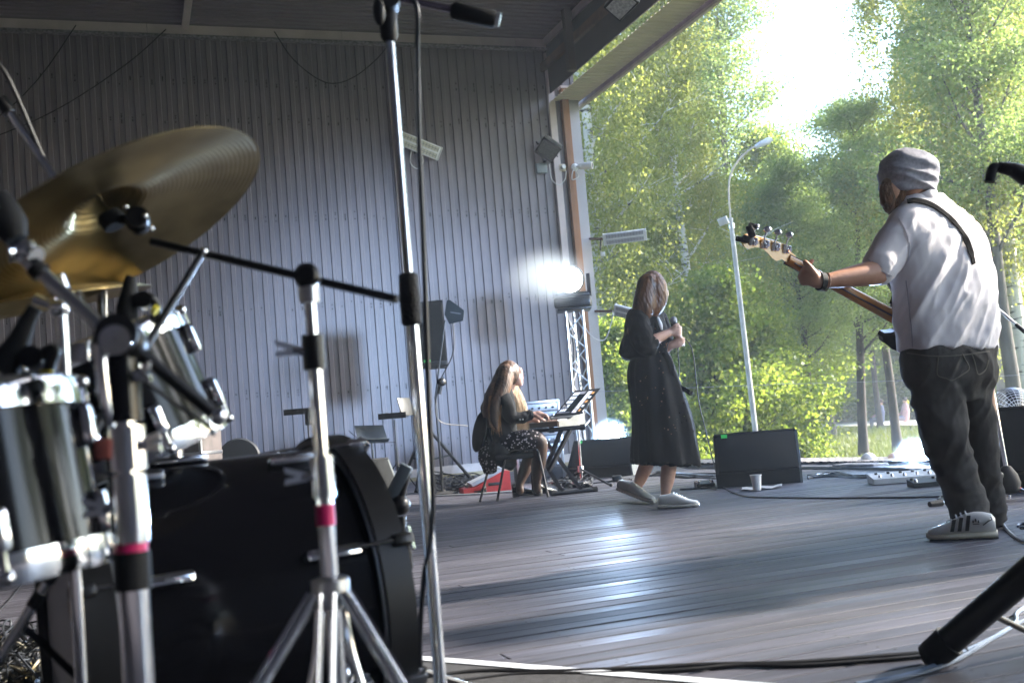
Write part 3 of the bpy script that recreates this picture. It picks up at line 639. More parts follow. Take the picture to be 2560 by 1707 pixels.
for px, tint, lab in ((2172, (.75, .72, .68), 'white globe footlight on the stage edge, left one'), (2238, (.75, .5, .34), 'peach globe footlight on the stage edge, next to the lit spotlight')):
    c = W(px, 1150, 10.6); t = thing('globe_footlight', c, lab, 'footlight', 'globe footlights'); b = MB(); b.ball(c, .075, 18, 12); b.build('globe', pm('globe_%d' % px, tint, .3), t); b = MB(); b.lathe([(.05, -.16), (.05, -.06), (.03, -.05)], c, Z, 14); b.build('holder', M_black, t)
b = MB(); c = W(2150, 1165, 10.2); b.box(c + Z*0.0, (.5, .2, .05), Matrix.Rotation(rad(-60), 3, 'Z'), .01); tag(b.build('cable_bridge', pm('bridge_grey', (.08, .08, .09), .6, c2=(.3, .3, .33))), 'dark cable cover lying on the perforated plates', 'cable cover')

# ================================================================ loudspeakers
def grille_mat():
    mt = pm('speaker_grille', (.007, .008, .009), .7, 0, .3, 3., .5, 300, spec=.15); return mt
M_gr = grille_mat(); M_cab = pm('speaker_cabinet', (.009, .009, .010), .7, 0, .2, 6., .25, 160, spec=.2); M_cab_lit = pm('cabinet_lit_side', (.10, .115, .12), .55, 0, .15, 6., .2, 120)
M_green = pm('green_tape', (.05, .6, .10), .5)
def wedge(p_l, p_r, Hh, Dp, label, lip=.11, green=True, group='stage monitors', faceH=None):
    """floor monitor: p_l, p_r = the front foot corners on the floor; front looks at the camera"""
    p_l, p_r = Vector(p_l), Vector(p_r); ex = (p_r - p_l); Wd = ex.length; ex.normalize(); ey = Z.cross(ex)      # ey points away from the viewer
    t = thing('stage_monitor', (p_l + p_r)/2, label, 'loudspeaker', group)
    prof = [(0.02, 0), (Dp*.8, 0), (Dp, .16), (Dp*.55, Hh), (Dp*.5, Hh), (-.005, lip)]
    b = MB()
    for s_, x in ((0, 0.), (1, Wd - .018)):
        bb = MB(); bb.prism(prof, p_l + ex*x, ey, Z, .018); bb.build('side_panel', M_cab_lit if s_ else M_cab, t, False)  # right panel paler: the light on that side is put into its colour
    b.prism([(a*.985 + .004, h*.985 + .002) for a, h in prof], p_l + ex*.018, ey, Z, Wd - .036); b.build('cabinet', M_cab, t, False)
    a, c_ = Vector((-.005, lip)), Vector((Dp*.5, Hh)); fd = (ey*(c_.x - a.x) + Z*(c_.y - a.y)); fl_ = fd.length; fd.normalize(); fn = ex.cross(fd); fn = fn if fn.y < 0 else -fn
    b = MB(); obox(b, p_l + ex*Wd/2 + ey*((a.x + c_.x)/2) + Z*((a.y + c_.y)/2) + fn*.006, ex, fd, fn, (Wd - .05, fl_ - .03, .014), .005); b.build('grille', M_gr, t)
    b = MB(); obox(b, p_l + ex*Wd/2 + ey*c_.x + Z*(c_.y + .002) - fd*.008 + fn*.006, ex, fd, fn, (Wd - .02, .016, .016)); b.build('top_trim', M_black, t, False)
    if green:
        b = MB(); obox(b, p_l + ex*.09 + ey*(a.x + (c_.x - a.x)*.93) + Z*(a.y + (c_.y - a.y)*.93) + fn*.0145, ex, fd, fn, (.05, .035, .003)); b.build('tape_mark', M_green, t, False)
    # side handle
    b = MB(); b.prism([(.0, 0), (.12, 0), (.10, .09), (.02, .09)], p_r + ey*Dp*.4 + Z*.16 + ex*.004, ey, Z, .004); b.build('side_handle', pm('handle_pale', (.4, .5, .65), .3), t, False)
    return t
wedge(G(1793, 1221), G(2008, 1206), .42, .5, 'large black floor monitor in the middle with a paper cup before it')
wedge(G(1420, 1199), G(1582, 1190), .40, .46, 'black floor monitor behind the keyboard with the lit spotlight above it')
pl, pr = G(905, 1262), G(1003, 1250)
wedge(pl, pr, .42, .44, 'dark blue-black floor monitor between drum kit and wall', green=False)
# big wedge at the right edge, seen from its side
p0 = G(2462, 1236); p1 = G(2700, 1225)
wedge(p0, p1, .50, .55, 'black floor monitor cut by the right edge behind the bassist', green=False)
c = (p0 + p1)/2; c = W(2532, 1030, 7.6)
t = thing('fan_cage', c, 'round silver wire fan cage above the right-hand monitor', 'fan')
b = MB()
for k in range(11):
    th = math.pi*(k + .5)/22; b.tube([c + Vector((.17*math.sin(th)*math.cos(a), -.1*math.cos(th), .17*math.sin(th)*math.sin(a))) for a in np.linspace(0, 2*math.pi, 33)], .0022, 4, False)
b.build('cage_rings', M_alu, t); b = MB()
for k in range(24):
    a = 2*math.pi*k/24; b.tube([c + Vector((.17*math.sin(th)*math.cos(a), -.1*math.cos(th), .17*math.sin(th)*math.sin(a))) for th in np.linspace(.15, math.pi*.6, 9)], .0022, 4, False)
b.build('cage_spokes', M_alu, t)
b = MB(); b.lathe([(.001, -.03), (.045, -.03), (.05, .03), (.001, .04)], c, (0, -1, 0), 18); b.build('motor', M_steelb, t)
for k in range(4):
    a = k*math.pi/2; e = Vector((math.cos(a), 0, math.sin(a))); f_ = Vector((-math.sin(a), .4, math.cos(a))).normalized(); b = MB(); b.prism([(.03, -.03), (.15, -.05), (.155, .03), (.04, .03)], c, e, f_, .003); b.build('blade', M_black, t, False)
b = MB(); b.tube([c - Z*.17, Vector((c.x, c.y, .03))], .015, 8); b.lathe([(.001, 0), (.16, 0), (.15, .02), (.02, .035)], Vector((c.x, c.y, 0)), Z, 24); b.build('stand', M_steelb, t)

# PA loudspeaker on its tripod by the wall
def tripod(t, foot, h, spread, hub, mat, r=.017, legs=(-90, 30, 150), rot=0, brace=True):
    foot = Vector((foot[0], foot[1], 0))
    for a in legs:
        a = rad(a + rot); e = Vector((math.cos(a), math.sin(a), 0)); b = MB(); b.tube([foot + Z*hub, foot + e*spread + Z*.02], r, 8); lg = b.build('leg', mat, t)
        b = MB(); b.tube([foot + e*spread*.96 + Z*.035, foot + e*spread*1.03 + Z*.006], r*1.35, 8); b.build('rubber_foot', M_rub, lg)
        if brace: b = MB(); b.tube([foot + Z*hub*.45, foot + e*spread*.5 + Z*hub*.5], r*.6, 6); b.build('brace', mat, lg)
    b = MB(); b.tube([foot + Z*hub*.3, foot + Z*h], r*1.15, 10); b.build('pole', mat, t)
    b = MB(); b.lathe([(r*1.2, -.03), (r*2, -.03), (r*2, .03), (r*1.2, .03)], foot + Z*hub, Z, 14); b.build('collar', M_black, t)
pf = G(1076, 1222); dP = pf.y
t = thing('speaker_stand', pf, 'black tripod stand under the loudspeaker by the wall', 'speaker stand'); tripod(t, pf, W(1070, 920, dP).z, .52, .72, M_steelb, .018, rot=-12)
zb = W(1080, 921, dP).z; zt_ = W(1070, 757, dP).z; c = W(1081, 840, dP); c.z = (zb + zt_)/2
t = thing('loudspeaker', c, 'tall black loudspeaker on a tripod by the wall with green tape', 'loudspeaker')
ex, ey, ez = frame((-.05, -1, 0)); wS = .335; hS = zt_ - zb
b = MB(); b.prism([(-wS/2, -.16), (wS/2, -.16), (wS*.34, .20), (-wS*.34, .20)], c - Z*hS/2, ex, -ez, hS); b.build('cabinet', M_cab, t, False)
b = MB(); obox(b, c + ez*.165 + Z*.02, ex, ey, ez, (wS*.94, hS*.86, .014), .006); b.build('grille', M_gr, t)
b = MB(); obox(b, c + ez*.17 - Z*hS*.44, ex, ey, ez, (wS*.96, .05, .012), .004); b.build('lower_trim', M_black, t)
b = MB(); obox(b, c + ez*.175 - Z*hS*.395 - ex*.06, ex, ey, ez, (.075, .028, .003)); b.build('tape_mark', M_green, t, False)
# shark-fin antenna on a round-base stand
pf2 = G(1108, 1236); dA = pf2.y; t = thing('antenna_stand', pf2, 'thin black stand with round base carrying the paddle antenna', 'stand')
ptop = W(1113, 800, dA); b = MB(); b.lathe([(.001, .0), (.15, 0), (.15, .018), (.03, .035), (.02, .05)], Vector((pf2.x, pf2.y, 0)), Z, 24); b.build('round_base', M_rub, t)
b = MB(); b.tube([Vector((pf2.x, pf2.y, .03)), Vector((pf2.x, pf2.y, 1.0))], .012, 8); b.tube([Vector((pf2.x, pf2.y, 1.0)), ptop], .008, 8); b.build('pole', M_steelb, t)
b = MB(); b.ball(W(1104, 955, dA), .045, 12, 8); b.tube([W(1104, 955, dA), W(1098, 985, dA)], .02, 8); b.build('clutch', M_black, t)
c = W(1134, 784, dA); t = thing('paddle_antenna', c, 'black shark-fin antenna paddle right of the tall loudspeaker', 'antenna')
ex, ey, ez = frame((0, -1, 0), rad(-14)); k_ = dA/F_PX
b = MB(); b.prism([(-22*k_, 30*k_), (-14*k_, 32*k_), (25*k_, 12*k_), (27*k_, -14*k_), (-6*k_, -28*k_), (-22*k_, -6*k_)], c, ex, ey, .02); b.build('paddle', pm('antenna_black', (.014, .02, .024), .4), t)
b = MB(); obox(b, c + ez*.021 + ex*5*k_ + ey*2*k_, ex, ey, ez, (26*k_, 3*k_, .002)); b.build('lettering', pm('dim_print', (.12, .13, .14), .5), t, False)
b = MB(); b.tube(spline([c - ey*.05, c - ey*.4 + ex*.06, c - ey*.75 - ex*.03, c - ey*1.1 + ex*.02, W(1170, 1065, dA + .2)]), .006, 6); b.build('cord', M_cable, t)

# ================================================================ stands along the wall
def music_stand(foot_px, d, desk_c, dw, dh, tilt, yaw, label, mat=M_steelb, hgt=None):
    foot = W(*foot_px, d); foot.z = 0; c = W(*desk_c, d); t = thing('music_stand', foot, label, 'music stand', 'music stands by the wall')
    n = Vector((math.sin(yaw)*math.cos(tilt), -math.cos(yaw)*math.cos(tilt), math.sin(tilt))); ex, ey, ez = frame(n, rad(-4))
    b = MB(); obox(b, c, ex, ey, ez, (dw, dh, .006)); b.build('desk', mat, t, False); b = MB(); obox(b, c - ey*dh/2 + ez*.03, ex, ey, ez, (dw, .008, .06)); b.build('ledge', mat, t, False)
    b = MB(); b.tube([Vector((c.x, c.y, .35)), c - ez*.02], .009, 8); b.build('pole', mat, t); b = MB(); b.tube([Vector((c.x, c.y, .12)), Vector((c.x, c.y, .5))], .012, 8); b.build('lower_pole', mat, t)
    for k in range(3):
        a = rad(-90 + 120*k + 20); e = Vector((math.cos(a), math.sin(a), 0)); b = MB(); b.tube([Vector((c.x, c.y, .35)), Vector((c.x, c.y, .01)) + e*.3], .007, 6); b.build('leg', mat, t)
    return t, ex, ey, ez, c
t, ex, ey, ez, c = music_stand((938, 1190), 12.2, (928, 1084), .34, .24, rad(38), rad(30), 'folding music stand with a tilted dark desk between drum kit and loudspeaker', pm('desk_blue_black', (.03, .04, .05), .45))
b = MB(); b.tube([c - ex*.25 + ey*.05, c - ex*.12 - ey*.13, c + ex*.26 - ey*.13], .004, 5); b.build('wire_frame', M_steelb, t)
t, ex, ey, ez, c = music_stand((980, 1190), 11.8, (985, 1044), .30, .21, rad(86), rad(0), 'flat-topped black stand left of the loudspeaker tripod', M_steelb)
b = MB(); obox(b, c + ex*.13 + Z*.11 + Vector((0, .05, 0)), Vector((.35, .93, 0)), Vector((-.2, .1, .97)), Vector((.9, -.35, .2)).normalized(), (.3, .2, .012), .004); lp = b.build('laptop_screen', M_black, t)
b = MB(); b.ball(c - ex*.08 + Z*.03, .06, 12, 8, (1, .7, .5)); b.build('headphones', M_black, t)
t, ex, ey, ez, c = music_stand((775, 1190), 11.6, (768, 1033), .42, .3, rad(88), rad(0), 'flat black tray stand behind the chrome cymbal stand', M_steelb)
b = MB(); obox(b, c - Z*.06 + ex*.02, ex, Z, -ez, (.10, .09, .05), .008); b.build('clamp', M_black, t)
# round black stool back and trunk-like flight case by the wall
c = W(598, 1150, 12.3); t = thing('chair', Vector((c.x, c.y, 0)), 'dark chair with round blue-black back half hidden by the bass drum', 'chair')
b = MB(); b.lathe([(.001, -.02), (.22, -.02), (.24, 0), (.22, .02), (.001, .025)], Vector((c.x, c.y, .52)) + Z*.0, (0.1, -1, .15), 28); b.build('backrest', pm('chair_blue_black', (.03, .035, .045), .6), t)
b = MB(); b.lathe([(.001, 0), (.2, 0), (.21, .03), (.2, .06), (.001, .06)], Vector((c.x, c.y - .3, .30)), Z, 24); b.build('seat', pm('chair_blue_black', (.03, .035, .045), .6), t)
for k in range(4):
    a = rad(45 + 90*k); b = MB(); b.tube([Vector((c.x + .12*math.cos(a), c.y - .3 + .12*math.sin(a), .31)), Vector((c.x + .2*math.cos(a), c.y - .3 + .2*math.sin(a), 0))], .012, 8); b.build('leg', M_steelb, t)
def flight_case(c, size, yaw, label, mat, group='flight cases'):
    c = Vector(c); M = Matrix.Rotation(yaw, 3, 'Z'); ex, ey = M @ Vector((1, 0, 0)), M @ Vector((0, 1, 0)); t = thing('flight_case', c, label, 'flight case', group); x, y, z = size
    b = MB(); obox(b, c + Z*z/2, ex, ey, Z, size, .006); b.build('body', mat, t)
    b = MB(); obox(b, c + Z*z*.70, ex, ey, Z, (x + .008, y + .008, .035), .004); b.build('lid_rim', M_alu, t)
    for sx in (-1, 1):
        for sz in (0, 1):
            b = MB(); obox(b, c + ex*sx*(x/2 - .012) - ey*(y/2 - .012) + Z*(z*.5), ex, ey, Z, (.03, .03, z + .006), .004)
        b.build('corner_rail', M_alu, t)
    b = MB(); obox(b, c + Z*(z - .012), ex, ey, Z, (x + .006, y + .006, .03), .004); b.build('top_rim', M_alu, t)
    b = MB(); obox(b, c + Z*z*.66 - ey*(y/2 + .012) + ex*x*.2, ex, ey, Z, (.10, .02, .12), .01); b.build('latch', M_alu, t)
    return t, ex, ey
c = G(440, 1270); c = W(425, 1150, 11.0); c.z = 0; sz_ = (.9, .5, W(425, 1072, 11.0).z)
M_case = pm('case_brown', (.055, .045, .045), .7, 0, .25, 10, .3, 120)
t, ex, ey = flight_case(c, sz_, rad(-8), 'brown trunk flight case with a white name card behind the drum kit', M_case)
lb = W(418, 1125, c.y - .27); b = MB(); obox(b, lb, ex, Z, -ey, (.20, .065, .004)); pc = b.build('name_card', pm('card_white', (.7, .7, .74), .6), t, False)
cu = bpy.data.curves.new('txt', 'FONT'); cu.body = 'GonGás'; cu.size = .052; cu.align_x = 'CENTER'; cu.align_y = 'CENTER'; cu.extrude = .001
ob = bpy.data.objects.new('lettering', cu); col.objects.link(ob); dg = bpy.context.evaluated_depsgraph_get(); me = bpy.data.meshes.new_from_object(ob.evaluated_get(dg)); bpy.data.objects.remove(ob)
me.materials.clear(); me.materials.append(M_black); me.transform(Matrix.Translation(lb - ey*.004) @ Matrix((ex, Z, -ey)).transposed().to_4x4()); link('lettering', me, pc)

# ================================================================ things on the floor, middle distance
c = G(1893, 1226); t = thing('paper_cup', c, 'white paper cup in front of the middle floor monitor', 'cup')
b = MB(); b.lathe([(.001, .003), (.030, .003), (.041, .118), (.036, .118), (.026, .01), (.001, .01)], c, Z, 24); b.build('cup', M_white, t); b = MB(); b.lathe([(.041, .112), (.045, .115), (.045, .121), (.040, .121)], c, Z, 24); b.build('rim', M_white, t)
c = G(1905, 1222); b = MB()
gx = 9; pv = []
for j in range(gx):
    for i_ in range(gx):
        a_, c_ = i_/(gx - 1) - .5, j/(gx - 1) - .5; pv.append(c + Vector((a_*.30 + c_*.05, c_*.20 - a_*.06, .006 + .012*abs(math.sin(a_*7 + c_*3)) + .03*max(0, a_ - .25))))
b.add(pv, [(j*gx + i_, j*gx + i_ + 1, (j + 1)*gx + i_ + 1, (j + 1)*gx + i_) for j in range(gx - 1) for i_ in range(gx - 1)]); tag(b.build('paper_sheet', M_white), 'crumpled white paper sheet under the paper cup', 'paper')
def pedal(c, size, yaw, label, mat, knobs=2, cat='pedal', name='effects_pedal'):
    c = Vector(c); M = Matrix.Rotation(yaw, 3, 'Z'); ex, ey = M @ Vector((1, 0, 0)), M @ Vector((0, 1, 0)); t = thing(name, c, label, cat)
    x, y, z = size; b = MB(); b.prism([(-y/2, .004), (y/2, .004), (y/2, z), (-y/2, z*.6)], c - ex*x/2, ey, Z, x); b.build('housing', mat, t, False)
    for k in range(knobs):
        b = MB(); q = c + ex*x*(-.38 + .76*k/max(1, knobs - 1)) + ey*y*.25 + Z*z*.88; b.lathe([(.012, 0), (.011, .014), (.001, .015)], q, Z, 12); b.build('knob', M_black if mat is not M_black else M_alu, t)
        b = MB(); q = c + ex*x*(-.38 + .76*k/max(1, knobs - 1)) - ey*y*.25 + Z*z*.72; b.lathe([(.013, 0), (.012, .01), (.007, .02), (.001, .022)], q, Z, 12); b.build('foot_switch', M_chrome, t)
    return t
c = (G(2185, 1212) + G(2330, 1196))/2; pedal(c, (.46, .24, .07), rad(-6), 'white multi-effects pedalboard with foot switches left of the bassist\'s feet', pm('pedal_white', (.6, .6, .6), .4), 5)
pedal(G(2313, 1216), (.20, .12, .055), rad(4), 'dark green-black volume pedal before the white pedalboard', pm('pedal_dark', (.015, .022, .02), .5), 2)
pedal(G(1762, 1217), (.15, .11, .05), rad(4), 'black direct-injection box left of the middle monitor', M_black, 2, 'box', 'direct_box')
pedal(G(1450, 1218), (.14, .09, .05), rad(0), 'small black box with green tape by the rear monitor', M_black, 2, 'box', 'direct_box')
b = MB(); c = G(1543, 1203); b.box(c + Z*.03, (.09, .12, .06), None, .01); tag(b.build('direct_box', M_black), 'black connector box just left of the singer\'s heel', 'box')
# bassist's fallen microphone grip on the floor
c = G(2345, 1266); t = thing('floor_microphone', c, 'small black plug end lying by the bassist\'s toe', 'plug'); b = MB(); b.tube([c + Vector((-.05, -.01, .018)), c + Vector((.03, .02, .018))], [.016, .02], 10); b.build('body', M_rub, t); b = MB(); b.tube([c + Vector((.03, .02, .018)), c + Vector((.07, .03, .016))], .009, 8); b.build('stem', M_alu, t)
# cables
GC = 'cables on the stage floor'
def fl_cable(P, r, label, mat=None, z=None): return wire('floor_cable', [G(x, y) + Z*(r if z is None else z) for x, y in P], r, label, mat, 'cable', GC)
fl_cable([(1700, 1225), (1770, 1222), (1790, 1225)], .006, 'short black cable from the direct-injection box')
fl_cable([(1830, 1232), (1870, 1243), (1960, 1246), (2080, 1247), (2200, 1246), (2330, 1244), (2420, 1236)], .006, 'long black cable across the floor from the singer to the bassist')
fl_cable([(2345, 1250), (2360, 1235), (2352, 1262), (2330, 1262)], .005, 'thin black cable looping at the bassist\'s toe')
fl_cable([(1300, 1205), (1420, 1212), (1520, 1205), (1640, 1190), (1760, 1196), (1850, 1200)], .008, 'bundle of black cables running behind the singer\'s feet')
for k in range(6):
    r_ = random.Random(k); fl_cable([(1560 + r_.uniform(-20, 20), 1195 + r_.uniform(-5, 6)), (1640, 1184 + r_.uniform(-4, 6)), (1710, 1190 + r_.uniform(-6, 6)), (1790, 1188 + r_.uniform(-4, 6))], .008, 'black cable in the tangle behind the singer')
    fl_cable([(2020, 1190 + k*1.6), (2080 + r_.uniform(-10, 10), 1187 + r_.uniform(-4, 6)), (2140, 1193 + r_.uniform(-5, 4)), (2200, 1189 + k*1.4), (2300, 1196 + r_.uniform(-4, 3))], .008, 'black cable in the bundle behind the pedalboard')
    fl_cable([(1690 + 5*k, 1166 + k*1.2), (1900, 1168 + k*1.0), (2120, 1173 + r_.uniform(-3, 3)), (2350, 1174 + k*.8)], .007, 'black cable along the perforated stage edge')
fl_cable([(2500, 1300), (2520, 1330), (2545, 1350), (2575, 1362)], .007, 'pale grey cable curving off right of the bassist\'s heel', M_cableg)
fl_cable([(2545, 1318), (2555, 1312), (2590, 1314), (2590, 1322), (2550, 1322)], .006, 'dark blue cable loop at the right edge', pm('cable_blue', (.02, .03, .07), .5))

def tangle(px0, px1, py0, py1, n, label, r=.008, seed=1, h=.10, mat=None):
    R_ = random.Random(seed); b = MB()
    for k in range(n):
        P = []; x, y = R_.uniform(px0, px1), R_.uniform(py0, py1)
        for s_ in range(6): P.append(G(x, y) + Z*(r + h*R_.random()**2)); x = min(px1, max(px0, x + R_.gauss(0, (px1 - px0)*.22))); y = min(py1, max(py0, y + R_.gauss(0, (py1 - py0)*.3)))
        b.tube(spline(P, 5), r, 5)
    return tag(b.build('cable_tangle', mat or M_cable), label, 'cables', kind='stuff')
# ================================================================ microphone stand beside the bassist
pf = G(2519, 1250); dM = pf.y; t = thing('microphone_stand', pf, 'chrome microphone stand with black hub and orange tape right of the bassist', 'microphone stand', 'microphone stands')
hub = W(2520, 1203, dM); b = MB(); b.tube([W(2521, 1246, dM), hub], .013, 12); b.build('foot_tube', M_chrome, t)
b = MB(); b.lathe([(.012, -.075), (.055, -.06), (.068, -.01), (.055, .04), (.026, .085), (.014, .09)], hub, Z, 20); b.build('hub', M_rub, t); b = MB(); b.lathe([(.02, 0), (.02, .03), (.001, .032)], hub + Vector((-.05, -.03, .04)), (-.7, -.6, .1), 12); b.build('hub_bolt', M_black, t)
b = MB(); b.tube([hub + Z*.06, W(2468, 905, dM), W(2450, 790, dM)], .0125, 14); b.build('pole', M_chrome, t)
e0, e1 = W(2537, 1218, dM), W(2650, 1262, dM - .25); b = MB(); b.tube([e0, e1], .011, 10); lg = b.build('leg', M_chrome, t); b = MB(); b.tube([e0.lerp(e1, -.02), e0.lerp(e1, .13)], .014, 10); b.build('orange_tape', pm('orange_tape', (.85, .12, .03), .5), lg)
for q in ((2440, 1225, .35), (2500, 1210, .5)):
    b = MB(); e1 = W(q[0], q[1], dM + q[2]); e1.z = .015; b.tube([hub - Z*.02, e1], .011, 10); b.build('leg', M_chrome, t)
b = MB(); b.tube([W(2440, 725, dM), W(2545, 815, dM - .15)], .008, 10); b.build('boom', M_alu, t); b = MB(); b.tube([W(2540, 811, dM - .15), W(2640, 897, dM - .3)], .012, 10); b.build('boom_grip', M_black, t)
b = MB(); b.ball(W(2446, 755, dM), .03, 12, 8); b.build('boom_clamp', M_black, t)

# ================================================================ lamp post in the park
d = 17.; c = W(1893, 1090, d); c = Vector((c.x, c.y, Z_G)); top = W(1826, 545, d); t = thing('lamp_post', c, 'white park lamp post with curved arm and floodlight', 'lamp post')
b = MB(); b.tube([c, top], [.046, .036], 16); b.build('post', pm('post_white', (.5, .49, .48), .5, 0, .15, 6), t)
P = [top, W(1822, 480, d), W(1826, 440, d), W(1843, 405, d), W(1870, 378, d), W(1898, 361, d)]
b = MB(); b.tube(spline(P), .015, 10); b.build('arm', pm('arm_beige', (.55, .48, .40), .5), t)
a, e = W(1888, 368, d), W(1930, 348, d); dv = (e - a).normalized(); ex = dv; ey = Vector((0, -1, 0)); ez = ex.cross(ey)
b = MB(); b.tube([a, a.lerp(e, .3), a.lerp(e, .8), e], [.03, .048, .052, .03], 14, flat=.6); b.build('lamp_head', pm('lamp_head', (.66, .66, .66), .4), t)
b = MB(); obox(b, W(1808, 553, d - .1), *frame((-.5, -.8, -.3), rad(12)), (.16, .12, .05), .01); fh = b.build('floodlight_head', pm('post_white2', (.62, .62, .62), .5), t); b = MB(); b.tube([W(1826, 560, d), W(1808, 556, d - .05)], .02, 8); b.build('floodlight_arm', M_alu, t)
b = MB(); b.lathe([(.038, -.04), (.045, -.04), (.045, .04), (.038, .04)], W(1829, 565, d), Z, 14); b.build('band', M_alu, t)
# ================================================================ drum kit in the foreground
def brass_mat():
    mt = bpy.data.materials.new('cymbal_bronze'); mt.use_nodes = True; n = mt.node_tree; b = n.nodes['Principled BSDF']; b.inputs['Metallic'].default_value = 1
    tc = n.nodes.new('ShaderNodeTexCoord'); wv = n.nodes.new('ShaderNodeTexWave'); wv.wave_type = 'RINGS'; wv.rings_direction = 'Z'; wv.inputs['Scale'].default_value = 42; wv.inputs['Distortion'].default_value = .6; wv.inputs['Detail'].default_value = 3
    n.links.new(tc.outputs['Object'], wv.inputs[0]); nz = n.nodes.new('ShaderNodeTexNoise'); nz.inputs['Scale'].default_value = 9; nz.inputs['Detail'].default_value = 5; n.links.new(tc.outputs['Object'], nz.inputs[0])
    cr = n.nodes.new('ShaderNodeValToRGB'); e = cr.color_ramp.elements; e[0].position = .35; e[0].color = (.20, .155, .075, 1); e[1].position = .7; e[1].color = (.37, .295, .145, 1); n.links.new(nz.outputs[0], cr.inputs[0]); n.links.new(cr.outputs[0], b.inputs['Base Color'])
    b.inputs['Roughness'].default_value = .34; b.inputs['Anisotropic'].default_value = .85; b.inputs['Anisotropic Rotation'].default_value = .25
    tg = n.nodes.new('ShaderNodeTangent'); tg.direction_type = 'RADIAL'; tg.axis = 'Z'; n.links.new(tg.outputs[0], b.inputs['Tangent'])
    bp = n.nodes.new('ShaderNodeBump'); bp.inputs['Strength'].default_value = .35; bp.inputs['Distance'].default_value = .002; n.links.new(wv.outputs[0], bp.inputs['Height']); n.links.new(bp.outputs[0], b.inputs['Normal']); return mt
M_brass = brass_mat()
M_wrap = pm('drum_black_wrap', (.006, .006, .008), .13, 0, .2, 4, spec=.28); M_hoopb = pm('drum_black_hoop', (.010, .010, .011), .35, 0, .2, 5)
M_head = pm('drum_head', (.42, .42, .44), .5, 0, .1, 5); M_headb = pm('drum_head_black', (.012, .012, .014), .3)
M_mag = pm('magenta_tape', (.75, .02, .16), .5); M_yel = pm('yellow_tape', (.7, .6, .05), .5); M_redb = pm('dull_red_plastic', (.35, .10, .08), .5)
def cymbal(c, n, R, label):
    """thin bronze disc with bell, lathe in its own frame"""
    t = thing('cymbal', c, label, 'cymbal', 'bronze cymbals'); b = MB()
    pr = [(.006, .034), (.02, .034), (.04, .030), (.055, .018), (.062, .008), (.075, .004)] + [(.075 + (R - .075)*k/10, .004 - .030*(k/10)**1.6) for k in range(1, 11)]
    b.lathe(pr + [(r, h - .0016) for r, h in reversed(pr)] + [pr[0]], (0, 0, 0), (0, 0, 1), 96); o = b.build('disc', M_brass, None, True, 60)
    q = Vector(n).normalized().to_track_quat('Z', 'Y'); o.matrix_world = Matrix.Translation(c) @ q.to_matrix().to_4x4(); o.parent = t; o.matrix_parent_inverse = Matrix.Translation(-t.location); return t
def vpole(mb, px, py0, py1, d, r, n=18): a = W(px, py0, d); c_ = W(px, py1, d); mb.tube([Vector((a.x, a.y, c_.z)), a], r, n); return Vector((a.x, a.y, a.z)), Vector((a.x, a.y, c_.z))
def drum(c, up, R, H, label, lugs=6, batter=True, name='tom_drum'):
    """c = centre of the upper rim"""
    c = Vector(c); up = Vector(up).normalized(); t = thing(name, c - up*H, label, 'drum', 'tom drums'); u0 = up.orthogonal().normalized(); v0 = up.cross(u0)
    b = MB(); b.lathe([(R*.985, -H), (R*.985, 0), (R*.965, 0), (R*.965, -H), (R*.985, -H)], c, up, 56); b.build('shell', M_wrap, t)
    for nm, z0, s_ in (('top_hoop', 0, 1), ('bottom_hoop', -H, -1)):
        b = MB(); b.lathe([(R*1.0, -.022*s_), (R*1.055, -.022*s_), (R*1.055, .004*s_), (R*1.03, .014*s_), (R*.99, .014*s_), (R*.99, -.02*s_), (R*1.0, -.022*s_)], c + up*z0, up, 56); b.build(nm, M_chrome, t)
        b = MB(); b.lathe([(.001, .002*s_), (R*.99, .002*s_), (R*.99, -.002*s_), (.001, -.002*s_)], c + up*z0, up, 48); b.build('head', M_head if s_ > 0 else M_headb, t)
    for k in range(lugs):
        a = 2*math.pi*(k + .35)/lugs; e = u0*math.cos(a) + v0*math.sin(a)
        for zz in (-H*.24, -H*.76):
            b = MB(); obox(b, c + e*R*1.03 + up*zz, e, up.cross(e), up, (.024, .026, .055), .01); lg = b.build('lug', M_chrome, t)
            b = MB(); z1 = zz + (H*.24 if zz > -H*.5 else -H*.24); b.tube([c + e*R*1.06 + up*zz, c + e*R*1.06 + up*z1], .0045, 8); b.build('tension_rod', M_chrome, lg); b = MB(); b.ball(c + e*R*1.06 + up*(z1 + math.copysign(.004, z1 - zz)), .009, 10, 8); b.build('rod_head', M_chrome, lg)
    return t
# --- crash cymbal on the boom stand
def disc_normal(px, py, ang, asp):      # ang: screen angle of the long axis (deg, + = rising right); asp: seen from below
    v = ray(px, py).normalized(); a = rad(ang); p = (-math.sin(a)*C_RT + math.cos(a)*C_UP); p = (p - v*p.dot(v)).normalized(); return p*math.sqrt(1 - asp*asp) + v*asp
CC = W(268, 530, 1.72); CN = disc_normal(268, 530, 31, .38); cymbal(CC, CN, .258, 'large bronze crash cymbal tilted high on the boom stand')
C2 = W(20, 738, 1.95); cymbal(C2, disc_normal(20, 738, 12, .07), .245, 'smaller bronze cymbal seen almost edge-on below the big one at the left')
t = thing('cymbal_stand', Vector((CC.x + .5, 1.5, 0)), 'chrome boom cymbal stand with magenta tape carrying the large cymbal', 'cymbal stand', 'cymbal stands')
a, e = W(380, 604, 1.72), W(992, 748, 1.52); b = MB(); b.tube([a, e], .0062, 12); bo = b.build('boom', M_steelb, t)
